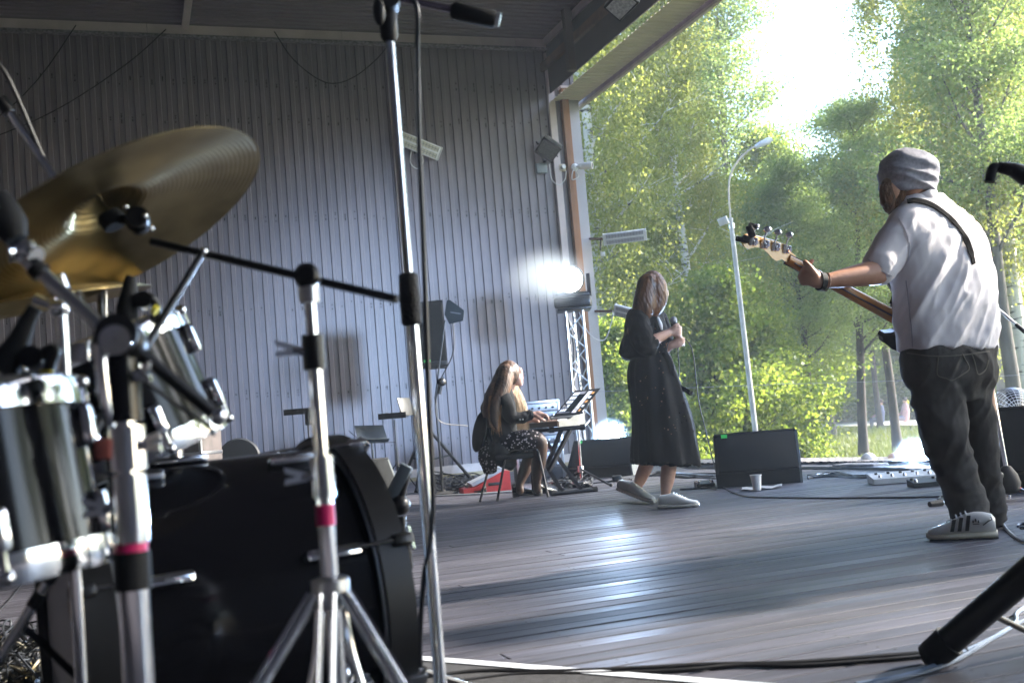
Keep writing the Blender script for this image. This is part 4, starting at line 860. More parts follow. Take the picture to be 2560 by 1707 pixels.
tl = W(345, 552, 1.71); b = MB(); b.ball(tl, .019, 16, 12, (1, 1, 1.1)); b.lathe([(.001, -.02), (.017, -.02), (.017, .02), (.001, .02)], tl, (.3, -1, .2), 16); b.build('tilter', M_steelb, t); b = MB(); b.tube([tl, CC + CN*-.012], .008, 10); b.build('tilter_rod', M_steelb, t)
b = MB(); b.lathe([(.001, -.028), (.018, -.028), (.021, -.012), (.018, -.004), (.001, -.002)], CC, CN, 18); b.build('felt', M_rub, t); b = MB(); b.tube([CC, CC + CN*.07], .005, 8); b.lathe([(.001, .042), (.018, .042), (.018, .052), (.001, .055)], CC, CN, 16); b.build('post', M_chrome, t)
for dx, dy in ((-.014, .02), (.016, .006), (.026, -.014)): b = MB(); b.ball(tl + C_RT*dx + C_UP*dy - _fw*.016, .0052, 10, 8); b.build('tilter_bolt', M_chrome, t)
cl = W(768, 692, 1.5); b = MB(); b.lathe([(.001, -.02), (.015, -.02), (.018, -.01), (.018, .01), (.012, .016), (.001, .016)], cl, (.1, -1, .1), 18); b.build('boom_clamp', M_steelb, t); b = MB(); b.tube([cl, cl - Z*.03], .014, 12); b.build('clamp_neck', M_alu, t)
b = MB(); pT, pB = vpole(b, 772, 718, 900, 1.5, .0082); b.build('upper_tube', M_chrome, t); b = MB(); hubz = W(836, 1480, 1.5).z; b.tube([pB, Vector((pB.x, pB.y, W(825, 1190, 1.5).z))], .0102, 18); b.build('middle_tube', M_chrome, t); b = MB(); b.tube([Vector((pB.x, pB.y, W(825, 1195, 1.5).z)), Vector((pB.x, pB.y, .09))], .0122, 18); b.build('lower_tube', M_chrome, t)
def collar(t_, px, py, d_, r, h, mat, wing=None, P=None):
    z = W(px, py, d_).z; c_ = Vector((P.x, P.y, z)); b_ = MB(); b_.lathe([(r*.75, -h), (r, -h), (r, h), (r*.75, h)], c_, Z, 20); k_ = b_.build('collar', mat, t_)
    if wing: 
        w_ = Vector(wing); b_ = MB(); b_.tube([c_, c_ + w_*.03], .006, 8); b_.prism([(-.006, -.002), (.006, -.002), (.012, .03), (.004, .028), (0, .012), (-.004, .028), (-.012, .03)], c_ + w_*.024, Z, w_, .004); b_.build('wing_screw', M_chrome, k_)
collar(t, 772, 735, 1.5, .0135, .012, M_alu, None, pB); collar(t, 790, 880, 1.5, .0155, .024, M_steelb, (-.9, -.4, .15), pB); collar(t, 822, 1190, 1.5, .0160, .028, M_chrome, (-.9, -.4, .1), pB)
z = W(828, 1285, 1.5).z; b = MB(); b.lathe([(.0124, -.014), (.0131, -.014), (.0131, .014), (.0124, .014)], Vector((pB.x, pB.y, z)), Z, 20); b.build('magenta_tape', M_mag, t)
hub = Vector((pB.x, pB.y, hubz)); b = MB(); b.lathe([(.015, -.022), (.026, -.018), (.026, .018), (.015, .022)], hub, Z, 18); b.build('leg_hub', M_alu, t)
foot0 = Vector((pB.x, pB.y, 0)); lowhub = foot0 + Z*.13
for ang, Lg in ((215, .40), (330, .34), (272, .36)):
    e_ = Vector((math.cos(rad(ang)), math.sin(rad(ang)), 0)); s_ = e_.cross(Z)
    b = MB(); b.tube([hub + e_*.025 + s_*.009, foot0 + e_*Lg + s_*.009 + Z*.02], .0075, 8, flat=.5); b.tube([hub + e_*.025 - s_*.009, foot0 + e_*Lg - s_*.009 + Z*.02], .0075, 8, flat=.5); o = hub.lerp(foot0 + e_*Lg, .45); b.box(o + Z*.0, (.02, .02, .012)); lg = b.build('leg', M_chrome, t)
    b = MB(); b.tube([foot0 + e_*(Lg - .02) + Z*.03, foot0 + e_*(Lg + .025) + Z*.012], .016, 10); b.build('rubber_foot', M_rub, lg); b = MB(); b.tube(spline([hub + e_*.02 - Z*.02, hub + e_*.035 - Z*.1, lowhub.lerp(hub, .3) + e_*.09, lowhub + e_*.2 + Z*.02]), .0045, 8); b.build('strut', M_chrome, lg)
# --- bass drum
AX = Vector((.865, .50, .02)).normalized(); BR = .298; p = W(172, 1480, 1.90); BC = Vector((p.x, p.y, .368)); BL = .49
t = thing('bass_drum', BC + AX*BL/2 - Z*BR, 'big black bass drum lying on its side in the foreground', 'drum'); u0 = Z - AX*AX.z; u0.normalize(); v0 = AX.cross(u0)
b = MB(); b.lathe([(BR*.96, .02), (BR*.96, BL - .02), (BR*.94, BL - .02), (BR*.94, .02), (BR*.96, .02)], BC, AX, 80); b.build('shell', M_wrap, t)
for nm, x0 in (('batter_hoop', 0.), ('front_hoop', BL)):
    s_ = -1 if x0 == 0 else 1; b = MB(); b.lathe([(BR*.97, -.03*s_), (BR*1.035, -.03*s_), (BR*1.035, .022*s_), (BR*.985, .022*s_), (BR*.97, -.03*s_)], BC + AX*x0, AX, 80); hp = b.build(nm, M_hoopb, t)
    b = MB(); b.lathe([(BR*.985, -.036*s_), (BR*1.012, -.036*s_), (BR*1.012, -.030*s_), (BR*.985, -.030*s_)], BC + AX*x0, AX, 80); b.build('hoop_ring', pm('hoop_grey', (.28, .29, .31), .35, .6), hp)
    b = MB(); b.lathe([(.001, .004*s_), (BR*.965, .004*s_), (BR*.965, 0), (.001, 0)], BC + AX*x0, AX, 64); b.build('batter_head' if x0 == 0 else 'front_head', M_head if x0 == 0 else M_headb, t)
for k in range(8):
    a_ = 2*math.pi*(k + .5)/8; e_ = u0*math.cos(a_) + v0*math.sin(a_)
    for x0, s_ in ((.105, -1), (BL - .105, 1)):
        b = MB(); o = BC + AX*x0 + e_*BR*.985; obox(b, o, AX, AX.cross(e_), e_, (.10, .022, .022), .009); lg = b.build('lug', M_chrome, t)
        b = MB(); x1 = -.01 if s_ < 0 else BL + .01; b.tube([o + e_*.012, BC + AX*x1 + e_*BR*1.05], .004, 8); b.build('tension_rod', M_chrome, lg); b = MB(); obox(b, BC + AX*(x1 + s_*.006) + e_*BR*1.03, AX, AX.cross(e_), e_, (.04, .022, .026), .006); b.build('claw', M_hoopb if k % 2 else M_chrome, lg)
        b = MB(); b.tube([BC + AX*(x1 + s_*.02) + e_*BR*1.05 - AX.cross(e_)*.02, BC + AX*(x1 + s_*.02) + e_*BR*1.05 + AX.cross(e_)*.02], .004, 6); b.build('t_handle', M_chrome, lg)
for s_ in (-1, 1):
    e_ = (v0*s_*.8 - u0*.25).normalized(); o = BC + AX*(BL - .11) + e_*BR*.97; ft = Vector((o.x + AX.x*.1 + v0.x*s_*.13, o.y + AX.y*.1 + v0.y*s_*.13, .006)); b = MB(); b.tube([o + Z*.06, ft], .0065, 8); sp = b.build('spur', M_chrome, t); b = MB(); b.ball(o, .022, 12, 8); b.build('spur_mount', M_chrome, sp)
# tom mount on top of the shell
tm = BC + AX*.20 + u0*BR*.96; b = MB(); obox(b, tm + u0*.006, AX, v0, u0, (.10, .075, .012), .004); b.build('mount_plate', M_chrome, t); zt_ = W(545, 968, 1.98).z; b = MB(); b.tube([tm, Vector((tm.x, tm.y, zt_))], .0125, 16); b.build('mount_post', M_chrome, t)
mp_ = Vector((tm.x, tm.y, zt_ + .0)); b = MB(); b.lathe([(.001, -.03), (.026, -.03), (.028, 0), (.026, .03), (.001, .03)], mp_, (.9, .3, .12), 20); mk = b.build('mount_block', M_wrap, t); b = MB(); b.lathe([(.027, -.006), (.030, -.006), (.030, .006), (.027, .006)], mp_ + Vector((.03, .01, .004)), (.9, .3, .12), 20); b.build('block_ring', M_chrome, mk)
b = MB(); b.prism([(-.008, 0), (.008, 0), (.02, .034), (.006, .03), (0, .014), (-.006, .03), (-.02, .034)], mp_ + Z*.024, Vector((.9, .3, 0)), Z, .006); b.build('wing_screw', M_chrome, mk); b = MB(); b.tube([mp_, W(430, 990, 1.94), W(380, 985, 1.92)], .008, 10); b.build('tom_arm', M_chrome, t)
# pedal with beater
pd = thing('bass_drum_pedal', Vector((BC.x, BC.y, 0)) - AX*.12, 'bass drum pedal with a tan felt beater at the batter head', 'pedal'); bt = W(222, 1512, 1.80); b = MB(); b.lathe([(.001, -.028), (.022, -.028), (.024, -.01), (.024, .012), (.019, .024), (.001, .026)], bt, AX, 20); b.build('beater', pm('tan_felt', (.30, .22, .13), .9, 0, .15, 30, .3, 200), pd); ax_ = Vector((bt.x - AX.x*.05, bt.y - AX.y*.05, .13)); b = MB(); b.tube([bt, ax_], .0035, 8); b.build('beater_rod', M_chrome, pd)
b = MB(); b.tube([ax_ + v0*.06, ax_ - v0*.06], .008, 10); b.build('axle', M_chrome, pd)
for s_ in (-1, 1): b = MB(); q = ax_ + v0*.06*s_; b.tube([q, Vector((q.x, q.y, .01))], .008, 8); b.build('post', M_chrome, pd)
b = MB(); obox(b, Vector((ax_.x, ax_.y, .03)) - AX*.14, (AX*1 + Z*.18).normalized(), v0, (Z - AX*.18).normalized(), (.26, .085, .01), .004); b.build('footboard', M_alu, pd); b = MB(); obox(b, Vector((ax_.x, ax_.y, .006)) - AX*.10, AX, v0, Z, (.34, .09, .008), .003); b.build('base_plate', M_steelb, pd)
# --- toms
UPT = (Z*.93 + Vector((-.86, -.5, 0))*.34).normalized()
drum(W(238, 868, 1.9), UPT, .152, .20, 'black rack tom with chrome hoops under the big cymbal')
drum(W(-118, 1030, 1.36), (Z*.97 + Vector((-.6, .1, 0))*.22).normalized(), .150, .21, 'black floor-side tom with chrome hoop cut by the left edge')
# snare stand leg and brace at lower left
st = thing('drum_throne_stand', G(60, 1640), 'chrome braced leg of a drum stand at the lower left', 'drum stand', 'cymbal stands'); hb = W(156, 1392, 1.62); b = MB(); b.tube([hb, W(50, 1566, 1.62), W(-40, 1700, 1.6)], .0085, 10); b.build('leg', M_chrome, st); b = MB(); b.tube([W(54, 1560, 1.62), W(215, 1712, 1.72)], .006, 8); b.build('brace', M_steelb, st); b = MB(); b.tube([hb, W(168, 1375, 1.62)], .012, 10); b.build('leg_tip', M_chrome, st)
for q in (.25, .6): b = MB(); o = hb.lerp(W(50, 1566, 1.62), q); dv = (W(50, 1566, 1.62) - hb).normalized(); b.tube([o - dv*.012, o + dv*.012], .0105, 10); b.build('rivet_band', M_steelb, st)
b = MB(); b.tube([hb, W(240, 1250, 1.7), Vector((W(240, 1250, 1.7).x, W(240, 1250, 1.7).y, .02))], .009, 10); b.build('upright', M_steelb, st)
# --- heavy chrome stand at the left with two boom arms
t = thing('cymbal_stand', Vector((0, 0, 0)), 'thick chrome double-arm stand nearest the camera at the left', 'cymbal stand', 'cymbal stands'); DC = 1.3
jn = W(298, 858, DC); t.location = Vector((jn.x, jn.y, 0)); bx = Vector((jn.x, jn.y, 0))
b = MB(); b.tube([Vector((jn.x, jn.y, W(320, 1420, DC).z)), jn], .0135, 20); b.build('upper_tube', M_chrome, t); b = MB(); b.tube([Vector((jn.x, jn.y, .05)), Vector((jn.x, jn.y, W(325, 1425, DC).z))], .0178, 20); b.build('lower_tube', M_chrome, t)
collar(t, 318, 1120, DC, .024, .026, M_chrome, (.9, -.4, .1), bx); collar(t, 322, 1270, DC, .0225, .040, M_chrome, (-.9, -.35, .1), bx); collar(t, 325, 1320, DC, .0215, .014, pm('copper_memory_lock', (.25, .09, .06), .35, .5), None, bx); collar(t, 330, 1425, DC, .0215, .022, M_rub, None, bx); collar(t, 300, 950, DC, .022, .05, M_wrap, (.8, -.5, .1), bx)
b = MB(); obox(b, W(275, 1118, DC) - _fw*.02, C_RT, C_UP, -_fw, (.02, .024, .012), .003); b.build('red_tag', M_redb, t); b = MB(); b.lathe([(.0185, -.02), (.0192, -.02), (.0192, .02), (.0185, .02)], Vector((bx.x, bx.y, W(310, 1375, DC).z)), Z, 20); b.build('magenta_tape', M_mag, t)
b = MB(); b.ball(jn, .03, 18, 14, (1.1, 1, .9)); b.lathe([(.001, -.036), (.024, -.036), (.024, .036), (.001, .036)], jn + C_UP*.008, (.25, -1, 0), 20); b.build('ratchet', M_steelb, t); b = MB(); b.lathe([(.001, .03), (.02, .03), (.018, .045), (.001, .046)], jn, (.25, -1, 0), 18); b.build('ratchet_cap', M_chrome, t)
a, e = W(300, 860, DC), W(92, 672, 1.34); b = MB(); b.tube([a, e], .0085, 14); ar = b.build('boom', M_alu, t); b = MB(); b.tube([W(104, 684, 1.335), W(88, 668, 1.335)], .0125, 14); b.build('boom_sleeve', M_rub, ar)
b = MB(); b.tube([e, W(66, 640, 1.34)], .011, 12); b.ball(W(60, 628, 1.34), .016, 14, 10); b.build('boom_tilter', M_chrome, t)
for q in ((22, 632), (92, 640)): b = MB(); b.tube([W(60, 628, 1.34), W(q[0], q[1], 1.33)], [.008, .012], 10); b.build('wing_arm', M_chrome, t)
b = MB(); T_ = [W(40, 600, 1.34), W(22, 560, 1.34), W(5, 520, 1.34), W(-10, 490, 1.34)]; b.tube(T_, [.014, .022, .019, .016], 14); b.build('felt_stack', M_rub, t)
b = MB(); b.tube([jn + C_RT*.01, W(545, 1042, 1.34)], .0085, 12); a2 = b.build('lower_arm', M_steelb, t); b = MB(); b.ball(W(545, 1040, 1.34), .012, 12, 10); b.build('arm_tip', M_chrome, a2)
b = MB(); b.tube([W(508, 630, 1.66), W(182, 1165, 1.45)], .0058, 10); rd = b.build('long_rod', M_steelb, t); b = MB(); b.ball(W(509, 629, 1.66), .0068, 10, 8); b.build('rod_cap', M_chrome, rd)
b = MB(); b.tube([W(250, 860, 1.28), W(262, 1000, 1.28), W(285, 1090, 1.29)], [.008, .009, .006], 10); b.build('side_strut', M_chrome, t); b = MB(); b.tube([W(360, 950, 1.3), W(440, 1010, 1.32), W(520, 1060, 1.36), W(535, 1085, 1.38)], .003, 8); b.build('thin_cable', M_cable, t)
for ang in (200, 330, 80): e_ = Vector((math.cos(rad(ang)), math.sin(rad(ang)), 0)); b = MB(); b.tube([bx + Z*.42, bx + e_*.36 + Z*.015], .009, 8); b.build('leg', M_chrome, t)
# --- tom microphones
def clip_mic(P, R_, label, clipP, yel):
    t_ = thing('drum_microphone', W(*P[0]), label, 'microphone', 'drum microphones'); pts = [W(*p) for p in P]; b_ = MB(); b_.tube(pts, R_, 16); b_.build('body', M_rub, t_)
    b_ = MB(); b_.tube(spline([W(*p) for p in clipP]), .0075, 10); cl_ = b_.build('clip_arm', M_black, t_); b_ = MB(); b_.tube([W(*yel[0]), W(*yel[1])], .0085, 10); b_.build('yellow_tag', M_yel, cl_); b_ = MB(); b_.lathe([(.001, -.012), (.014, -.012), (.014, .012), (.001, .012)], W(*clipP[1]), (.2, -1, .1), 14); b_.build('pivot', M_steelb, t_); b_ = MB(); b_.tube(spline([pts[-1], pts[-1] - Z*.03, pts[-1] + Vector((-.01, .02, -.07))]), .003, 6); b_.build('cord', M_cable, t_)
clip_mic([(328, 690, 1.75), (325, 710, 1.75), (322, 740, 1.75), (318, 770, 1.75), (318, 800, 1.75)], [.008, .011, .014, .017, .017], 'black clip-on drum microphone standing above the rack tom', [(335, 765, 1.75), (358, 752, 1.75), (378, 745, 1.75), (392, 770, 1.76), (385, 800, 1.78)], ((383, 772, 1.745), (392, 778, 1.745)))
clip_mic([(88, 768, 1.33), (70, 800, 1.33), (48, 850, 1.33), (25, 890, 1.33), (10, 930, 1.33)], [.008, .010, .013, .017, .018], 'black clip-on drum microphone at the left above the near tom', [(45, 868, 1.33), (80, 895, 1.33), (135, 872, 1.33), (125, 910, 1.33), (112, 990, 1.34)], ((118, 925, 1.325), (116, 945, 1.325)))
b = MB(); c = W(148, 770, 1.62)
t = thing('hardware_stand', Vector((c.x, c.y, 0)), 'slim chrome stand with wing nut rising behind the left cymbals', 'cymbal stand', 'cymbal stands'); b = MB(); vpole(b, 152, 760, 1900, 1.62, .009); b.build('tube', M_chrome, t); b = MB(); b.ball(c, .016, 14, 10); b.lathe([(.011, .02), (.018, .03), (.012, .05)], c, Z, 16); b.build('joint', M_chrome, t)
for s_ in (-1, 1): b = MB(); b.tube([c, c + Vector((s_*.035, 0, .018))], [.006, .009], 10); b.build('wing', M_chrome, t)
# --- microphone boom stand top left, behind the cymbal
t = thing('microphone_stand', W(245, 1300, 2.1), 'chrome microphone boom stand reaching up at the left edge', 'microphone stand', 'microphone stands'); b = MB(); a, _ = vpole(b, 240, 520, 1800, 2.1, .0085); b.build('pole', M_chrome, t); relocate(t, Vector((a.x, a.y, 0))); b = MB(); b.tube([W(262, 640, 2.08), W(263, 800, 2.08)], .004, 8); b.build('cord', M_alu, t)
b = MB(); b.tube([a, W(150, 465, 2.1), W(16, 268, 2.1)], .0085, 12); b.build('boom', M_chrome, t); b = MB(); b.tube([W(24, 282, 2.1), W(2, 248, 2.1)], [.014, .011], 12); b.build('boom_end', M_black, t); b = MB(); b.tube(spline([W(-30, 140, 2.1), W(10, 178, 2.1), W(50, 260, 2.1), W(95, 365, 2.1), W(140, 460, 2.1)]), .0042, 8); b.build('cord', M_cable, t); b = MB(); b.ball(a, .02, 12, 8); b.build('clamp', M_black, t)
for ang in (-60, 60, 180): e_ = Vector((math.cos(rad(ang)), math.sin(rad(ang)), 0)); b = MB(); b.tube([Vector((a.x, a.y, .12)), Vector((a.x, a.y, .012)) + e_*.3], .007, 8); b.build('leg', M_steelb, t)
# --- tall microphone stand in front
DM = 2.05; t = thing('microphone_stand', W(1000, 500, DM), 'tall chrome microphone stand with black grip cutting the picture in two', 'microphone stand', 'microphone stands'); zc = W(1015, 748, DM).z
b = MB(); a, _ = vpole(b, 972, 70, 748, DM, .0090); b.build('upper_tube', M_chrome, t); base = Vector((a.x, a.y, 0)); relocate(t, base); b = MB(); b.tube([base + Z*.06, base + Z*zc], .0122, 18); b.build('lower_tube', M_chrome, t)
z0, z1 = W(1018, 815, DM).z, W(1012, 682, DM).z; b = MB(); b.lathe([(.014, 0), (.0195, .004), (.0205, (z1 - z0)*.5), (.0185, z1 - z0 - .004), (.010, z1 - z0)], base + Z*z0, Z, 20); gp = b.build('grip', pm('ribbed_rubber', (.012, .012, .016), .7, 0, .2, 60, .5, 160), t)
tp = W(966, 55, DM); b = MB(); b.lathe([(.012, -.04), (.017, -.03), (.018, .02), (.012, .03)], Vector((a.x, a.y, tp.z)), Z, 16); b.build('clamp_neck', M_black, t); b = MB(); b.lathe([(.001, -.03), (.022, -.03), (.026, 0), (.022, .03), (.001, .03)], W(968, 10, DM), (.2, -1, .1), 18); b.build('clamp', M_black, t); b = MB(); b.ball(W(948, 30, DM - .03), .022, 14, 10, (.55, .5, 1.25)); b.build('clamp_wing', M_black, t)
a1, e1 = W(880, -30, DM), W(1245, 50, DM); b = MB(); b.tube([a1, e1], .0068, 12); b.build('boom', pm('boom_dark_chrome', (.25, .22, .28), .2, .9), t); b = MB(); p0, p1 = W(1128, 26, DM), W(1240, 49, DM); b.tube([p0, p0.lerp(p1, .08), p0.lerp(p1, .95), p1], [.012, .0175, .0165, .013], 16); b.build('counterweight', M_rub, t); b = MB(); dv = (p1 - p0).normalized(); b.tube([p1, p1 + dv*.008], .0135, 14); b.build('end_cap', M_alu, t)
for ang in (-75, 45, 165): e_ = Vector((math.cos(rad(ang)), math.sin(rad(ang)), 0)); b = MB(); b.tube([base + Z*.10, base + e_*.34 + Z*.014], .0085, 8); lg = b.build('leg', M_steelb, t); b = MB(); b.tube([base + e_*.32 + Z*.02, base + e_*.355 + Z*.01], .012, 8); b.build('rubber_foot', M_rub, lg)
wire('microphone_cable', [W(1010, -20, DM - .03), W(1042, 18, DM - .03), W(1044, 120, DM - .03), W(1048, 350, DM - .03), W(1058, 600, DM - .03), W(1066, 820, DM - .03), W(1072, 1000, DM - .03), W(1080, 1180, DM - .03), W(1082, 1280, DM - .02), W(1072, 1380, DM - .01), W(1060, 1440, DM + .0), W(1050, 1600, DM + .02), W(1056, 1750, DM + .03)], .0050, 'thick black cable hanging along the tall microphone stand', pm('cable_blue_black', (.012, .016, .03), .35))
# --- short kick-drum microphone stand behind the front hoop
DK = 2.55; t = thing('microphone_stand', W(1012, 1500, DK), 'short black microphone stand behind the bass drum front', 'microphone stand', 'microphone stands'); b = MB(); a, _ = vpole(b, 1004, 1290, 1640, DK, .0095); b.build('pole', M_steelb, t); relocate(t, Vector((a.x, a.y, 0))); zg0, zg1 = W(1012, 1430, DK).z, W(1006, 1315, DK).z; b = MB(); b.lathe([(.012, 0), (.0185, .01), (.0185, zg1 - zg0 - .01), (.012, zg1 - zg0)], Vector((a.x, a.y, zg0)), Z, 16); b.build('grip', pm('foam_grip', (.012, .012, .014), .9, 0, .3, 60, .8, 120), t)
b = MB(); b.ball(W(1000, 1262, DK), .024, 14, 10); b.build('clamp', M_steelb, t); b = MB(); obox(b, W(986, 1225, DK), (C_RT*.45 + C_UP*.89).normalized(), (C_UP*.45 - C_RT*.89).normalized(), -_fw, (.13, .03, .02), .004); b.build('boom_bracket', pm('bracket_slate', (.10, .12, .14), .4), t); b = MB(); b.tube([W(1020, 1180, DK), W(1000, 1250, DK)], .009, 10); b.build('boom', M_steelb, t)
fz = Vector((a.x, a.y, 0))
for ang in (-70, 50, 170): e_ = Vector((math.cos(rad(ang)), math.sin(rad(ang)), 0)); b = MB(); b.tube([fz + Z*.14, fz + e_*.28 + Z*.012], .008, 8); b.build('leg', M_steelb, t)
# --- rug, cables
pA, pB_ = G(1030, 1644), G(1930, 1716); dv = (pB_ - pA).normalized(); nn = Vector((dv.y, -dv.x, 0)); nn = nn if nn.y < 0 else -nn; pA = pA - dv*1.6; pB_ = pB_ + dv*.5
t = thing('drum_rug', (pA + pB_)/2 + nn*.8, 'black drum rug with white tape edge under the drum kit', 'rug'); b = MB(); b.prism([(0, 0), ((pB_ - pA).length, 0), ((pB_ - pA).length, 1.8), (0, 1.8)], pA + Z*.0, dv, nn, -.006) ; b.build('mat', pm('rug_black', (.012, .012, .014), .95, 0, .3, 30, .5, 200, c2=(.03, .03, .034)), t, False)
b = MB(); L_ = (pB_ - pA).length; b.prism([(0, .0), (L_, .0), (L_, .045), (0, .045)], pA + Z*.0075, dv, nn, -.0015); b.build('edge_tape', pm('tape_pale', (.42, .45, .5), .6, 0, .25, 14, c2=(.6, .62, .66)), t, False)
tangle(-40, 200, 1600, 1712, 46, 'heap of coiled cables on the floor at the lower left', .0042, 11, .09, pm('cable_mixed', (.02, .022, .026), .35)); tangle(-20, 180, 1630, 1712, 10, 'pale and yellow plugs in the cable heap at the lower left', .006, 12, .07, pm('plug_mixed', (.35, .34, .3), .4, .3, c2=(.12, .09, .03)))
fl_cable([(1060, 1700), (1200, 1684), (1400, 1684), (1600, 1676), (1760, 1668), (1960, 1664), (2140, 1652), (2300, 1640), (2420, 1632)], .007, 'black cable along the drum rug edge, upper strand'); fl_cable([(1120, 1712), (1300, 1690), (1500, 1688), (1700, 1680), (1850, 1668), (2000, 1668), (2200, 1655), (2340, 1642)], .006, 'black cable along the drum rug edge, lower strand'); fl_cable([(2140, 1716), (2260, 1694), (2340, 1668), (2420, 1630), (2500, 1590), (2540, 1560), (2545, 1535), (2600, 1500)], .006, 'pale blue cable curving up to the right behind the black stand leg', pm('cable_sky', (.12, .17, .25), .5)); fl_cable([(2150, 1724), (2290, 1690), (2400, 1650), (2530, 1570), (2600, 1540)], .0055, 'grey-blue cable beside the pale one at the lower right', pm('cable_slate', (.10, .13, .18), .5)); wire('floor_cable', [G(-30, 1560) + Z*.005, G(60, 1450) + Z*.005, G(120, 1330) + Z*.005], .003, 'thin dark cable at the far left behind the tom', None, 'cable', GC)
b = MB(); c = G(12, 1448); pv = [c + Vector((-.2 + .4*i/12*1., .08*j/3, .004 + .006*math.sin(i*2.1))) for j in range(4) for i in range(13)]; b.add(pv, [(j*13 + i, j*13 + i + 1, (j + 1)*13 + i + 1, (j + 1)*13 + i) for j in range(3) for i in range(12)]); tag(b.build('webbing_strap', pm('webbing_grey', (.2, .19, .2), .9, 0, .3, 80)), 'frayed end of a grey webbing strap at the left edge', 'strap')
# --- black stand cut by the right edge
t = thing('keyboard_stand', G(2340, 1665), 'black stand leg with rubber foot leaning in at the lower right corner', 'stand'); ft = G(2342, 1662) + Z*.03; up_ = W(2640, 1372, 2.55); b = MB(); b.tube([ft, up_, up_ + (up_ - ft)*1.4], .034, 18); b.build('leg', M_steelb, t); b = MB(); b.tube([ft - (up_ - ft).normalized()*.02, ft + (up_ - ft).normalized()*.05], [.036, .040], 18); b.ball(ft, .038, 16, 10); b.build('rubber_foot', M_rub, t); b = MB(); b.tube([ft.lerp(up_, .42), W(2700, 1640, 2.9)], .008, 10); b.build('brace', M_steelb, t)
top = up_ + (up_ - ft)*1.4; hk = W(2560, 438, 2.7); b = MB(); b.tube([top, Vector((top.x, top.y, hk.z)), W(2620, 452, 2.7), hk, W(2530, 424, 2.7), W(2496, 418, 2.7)], [.03, .028, .026, .025, .018, .014], 16); b.build('upright', M_steelb, t); b = MB(); b.tube(spline([W(2500, 418, 2.7), W(2484, 420, 2.7), W(2478, 436, 2.7), W(2474, 456, 2.7)]), .0125, 14); b.build('foam_hook', M_rub, t)
# ================================================================ people
from mathutils.bvhtree import BVHTree
def modded(mb, voxel, smooth=4, fac=.5, name='tmp'):
    """union of the closed pieces in mb as one smooth skin"""
    me = bpy.data.meshes.new(name); me.from_pydata(mb.v, [], mb.f); me.update()
    bm = bmesh.new(); bm.from_mesh(me); bmesh.ops.recalc_face_normals(bm, faces=bm.faces); bm.to_mesh(me); bm.free()
    o = bpy.data.objects.new(name, me); col.objects.link(o)
    m_ = o.modifiers.new('r', 'REMESH'); m_.mode = 'VOXEL'; m_.voxel_size = voxel; m_.use_smooth_shade = True
    if smooth: s_ = o.modifiers.new('s', 'SMOOTH'); s_.factor = fac; s_.iterations = smooth
    dg = bpy.context.evaluated_depsgraph_get(); out = bpy.data.meshes.new_from_object(o.evaluated_get(dg)); bpy.data.objects.remove(o); bpy.data.meshes.remove(me)
    out.name = name; return out
def displace(me, fn):
    n = len(me.vertices); co = np.empty(n*3, np.float32); no = np.empty(n*3, np.float32); me.vertices.foreach_get('co', co); me.vertices.foreach_get('normal', no); co = co.reshape(-1, 3); no = no.reshape(-1, 3)
    for i in range(n): co[i] += no[i]*fn(co[i], no[i])
    me.vertices.foreach_set('co', co.ravel()); me.update()
def ridge(p, freq, off=0.): v = mnoise.noise(Vector((p[0]*freq[0] + off, p[1]*freq[1] + off, p[2]*freq[2] - off))); return 1 - 2*abs(v)
def nz3(p, freq, off=0.): return mnoise.noise(Vector((p[0]*freq[0] + off, p[1]*freq[1] + off, p[2]*freq[2] - off)))
def finish(me, name, mat, parent):
    me.materials.clear(); me.materials.append(mat); me.shade_smooth(); me.name = name; return link(name, me, parent)
def T(mb, P, n=16, flat=1., ends=True):         # limb: (px, py, depth, radius px)
    pts = [W(p[0], p[1], p[2]) for p in P]; rr = [RM(p[3], p[2]) for p in P]
    if len(P) > 2:
        R_ = [Vector((r, 0, 0)) for r in rr]; pts2 = spline(pts, 5); rr = [v.x for v in spline(R_, 5)]; pts = pts2
    mb.tube(pts, rr, n, True, flat)
    if ends: mb.ball(pts[0], rr[0]*.98, 14, 8); mb.ball(pts[-1], rr[-1]*.98, 14, 8)
def TO(mb, P, n=14, ends=True, flat=1.):                   # limb from world points (Vector, radius m)
    pts = [p for p, r in P]; rr = [r for p, r in P]
    mb.tube(pts, rr, n, True, flat)
    if ends: mb.ball(pts[0], rr[0]*.98, 12, 8); mb.ball(pts[-1], rr[-1]*.98, 12, 8)
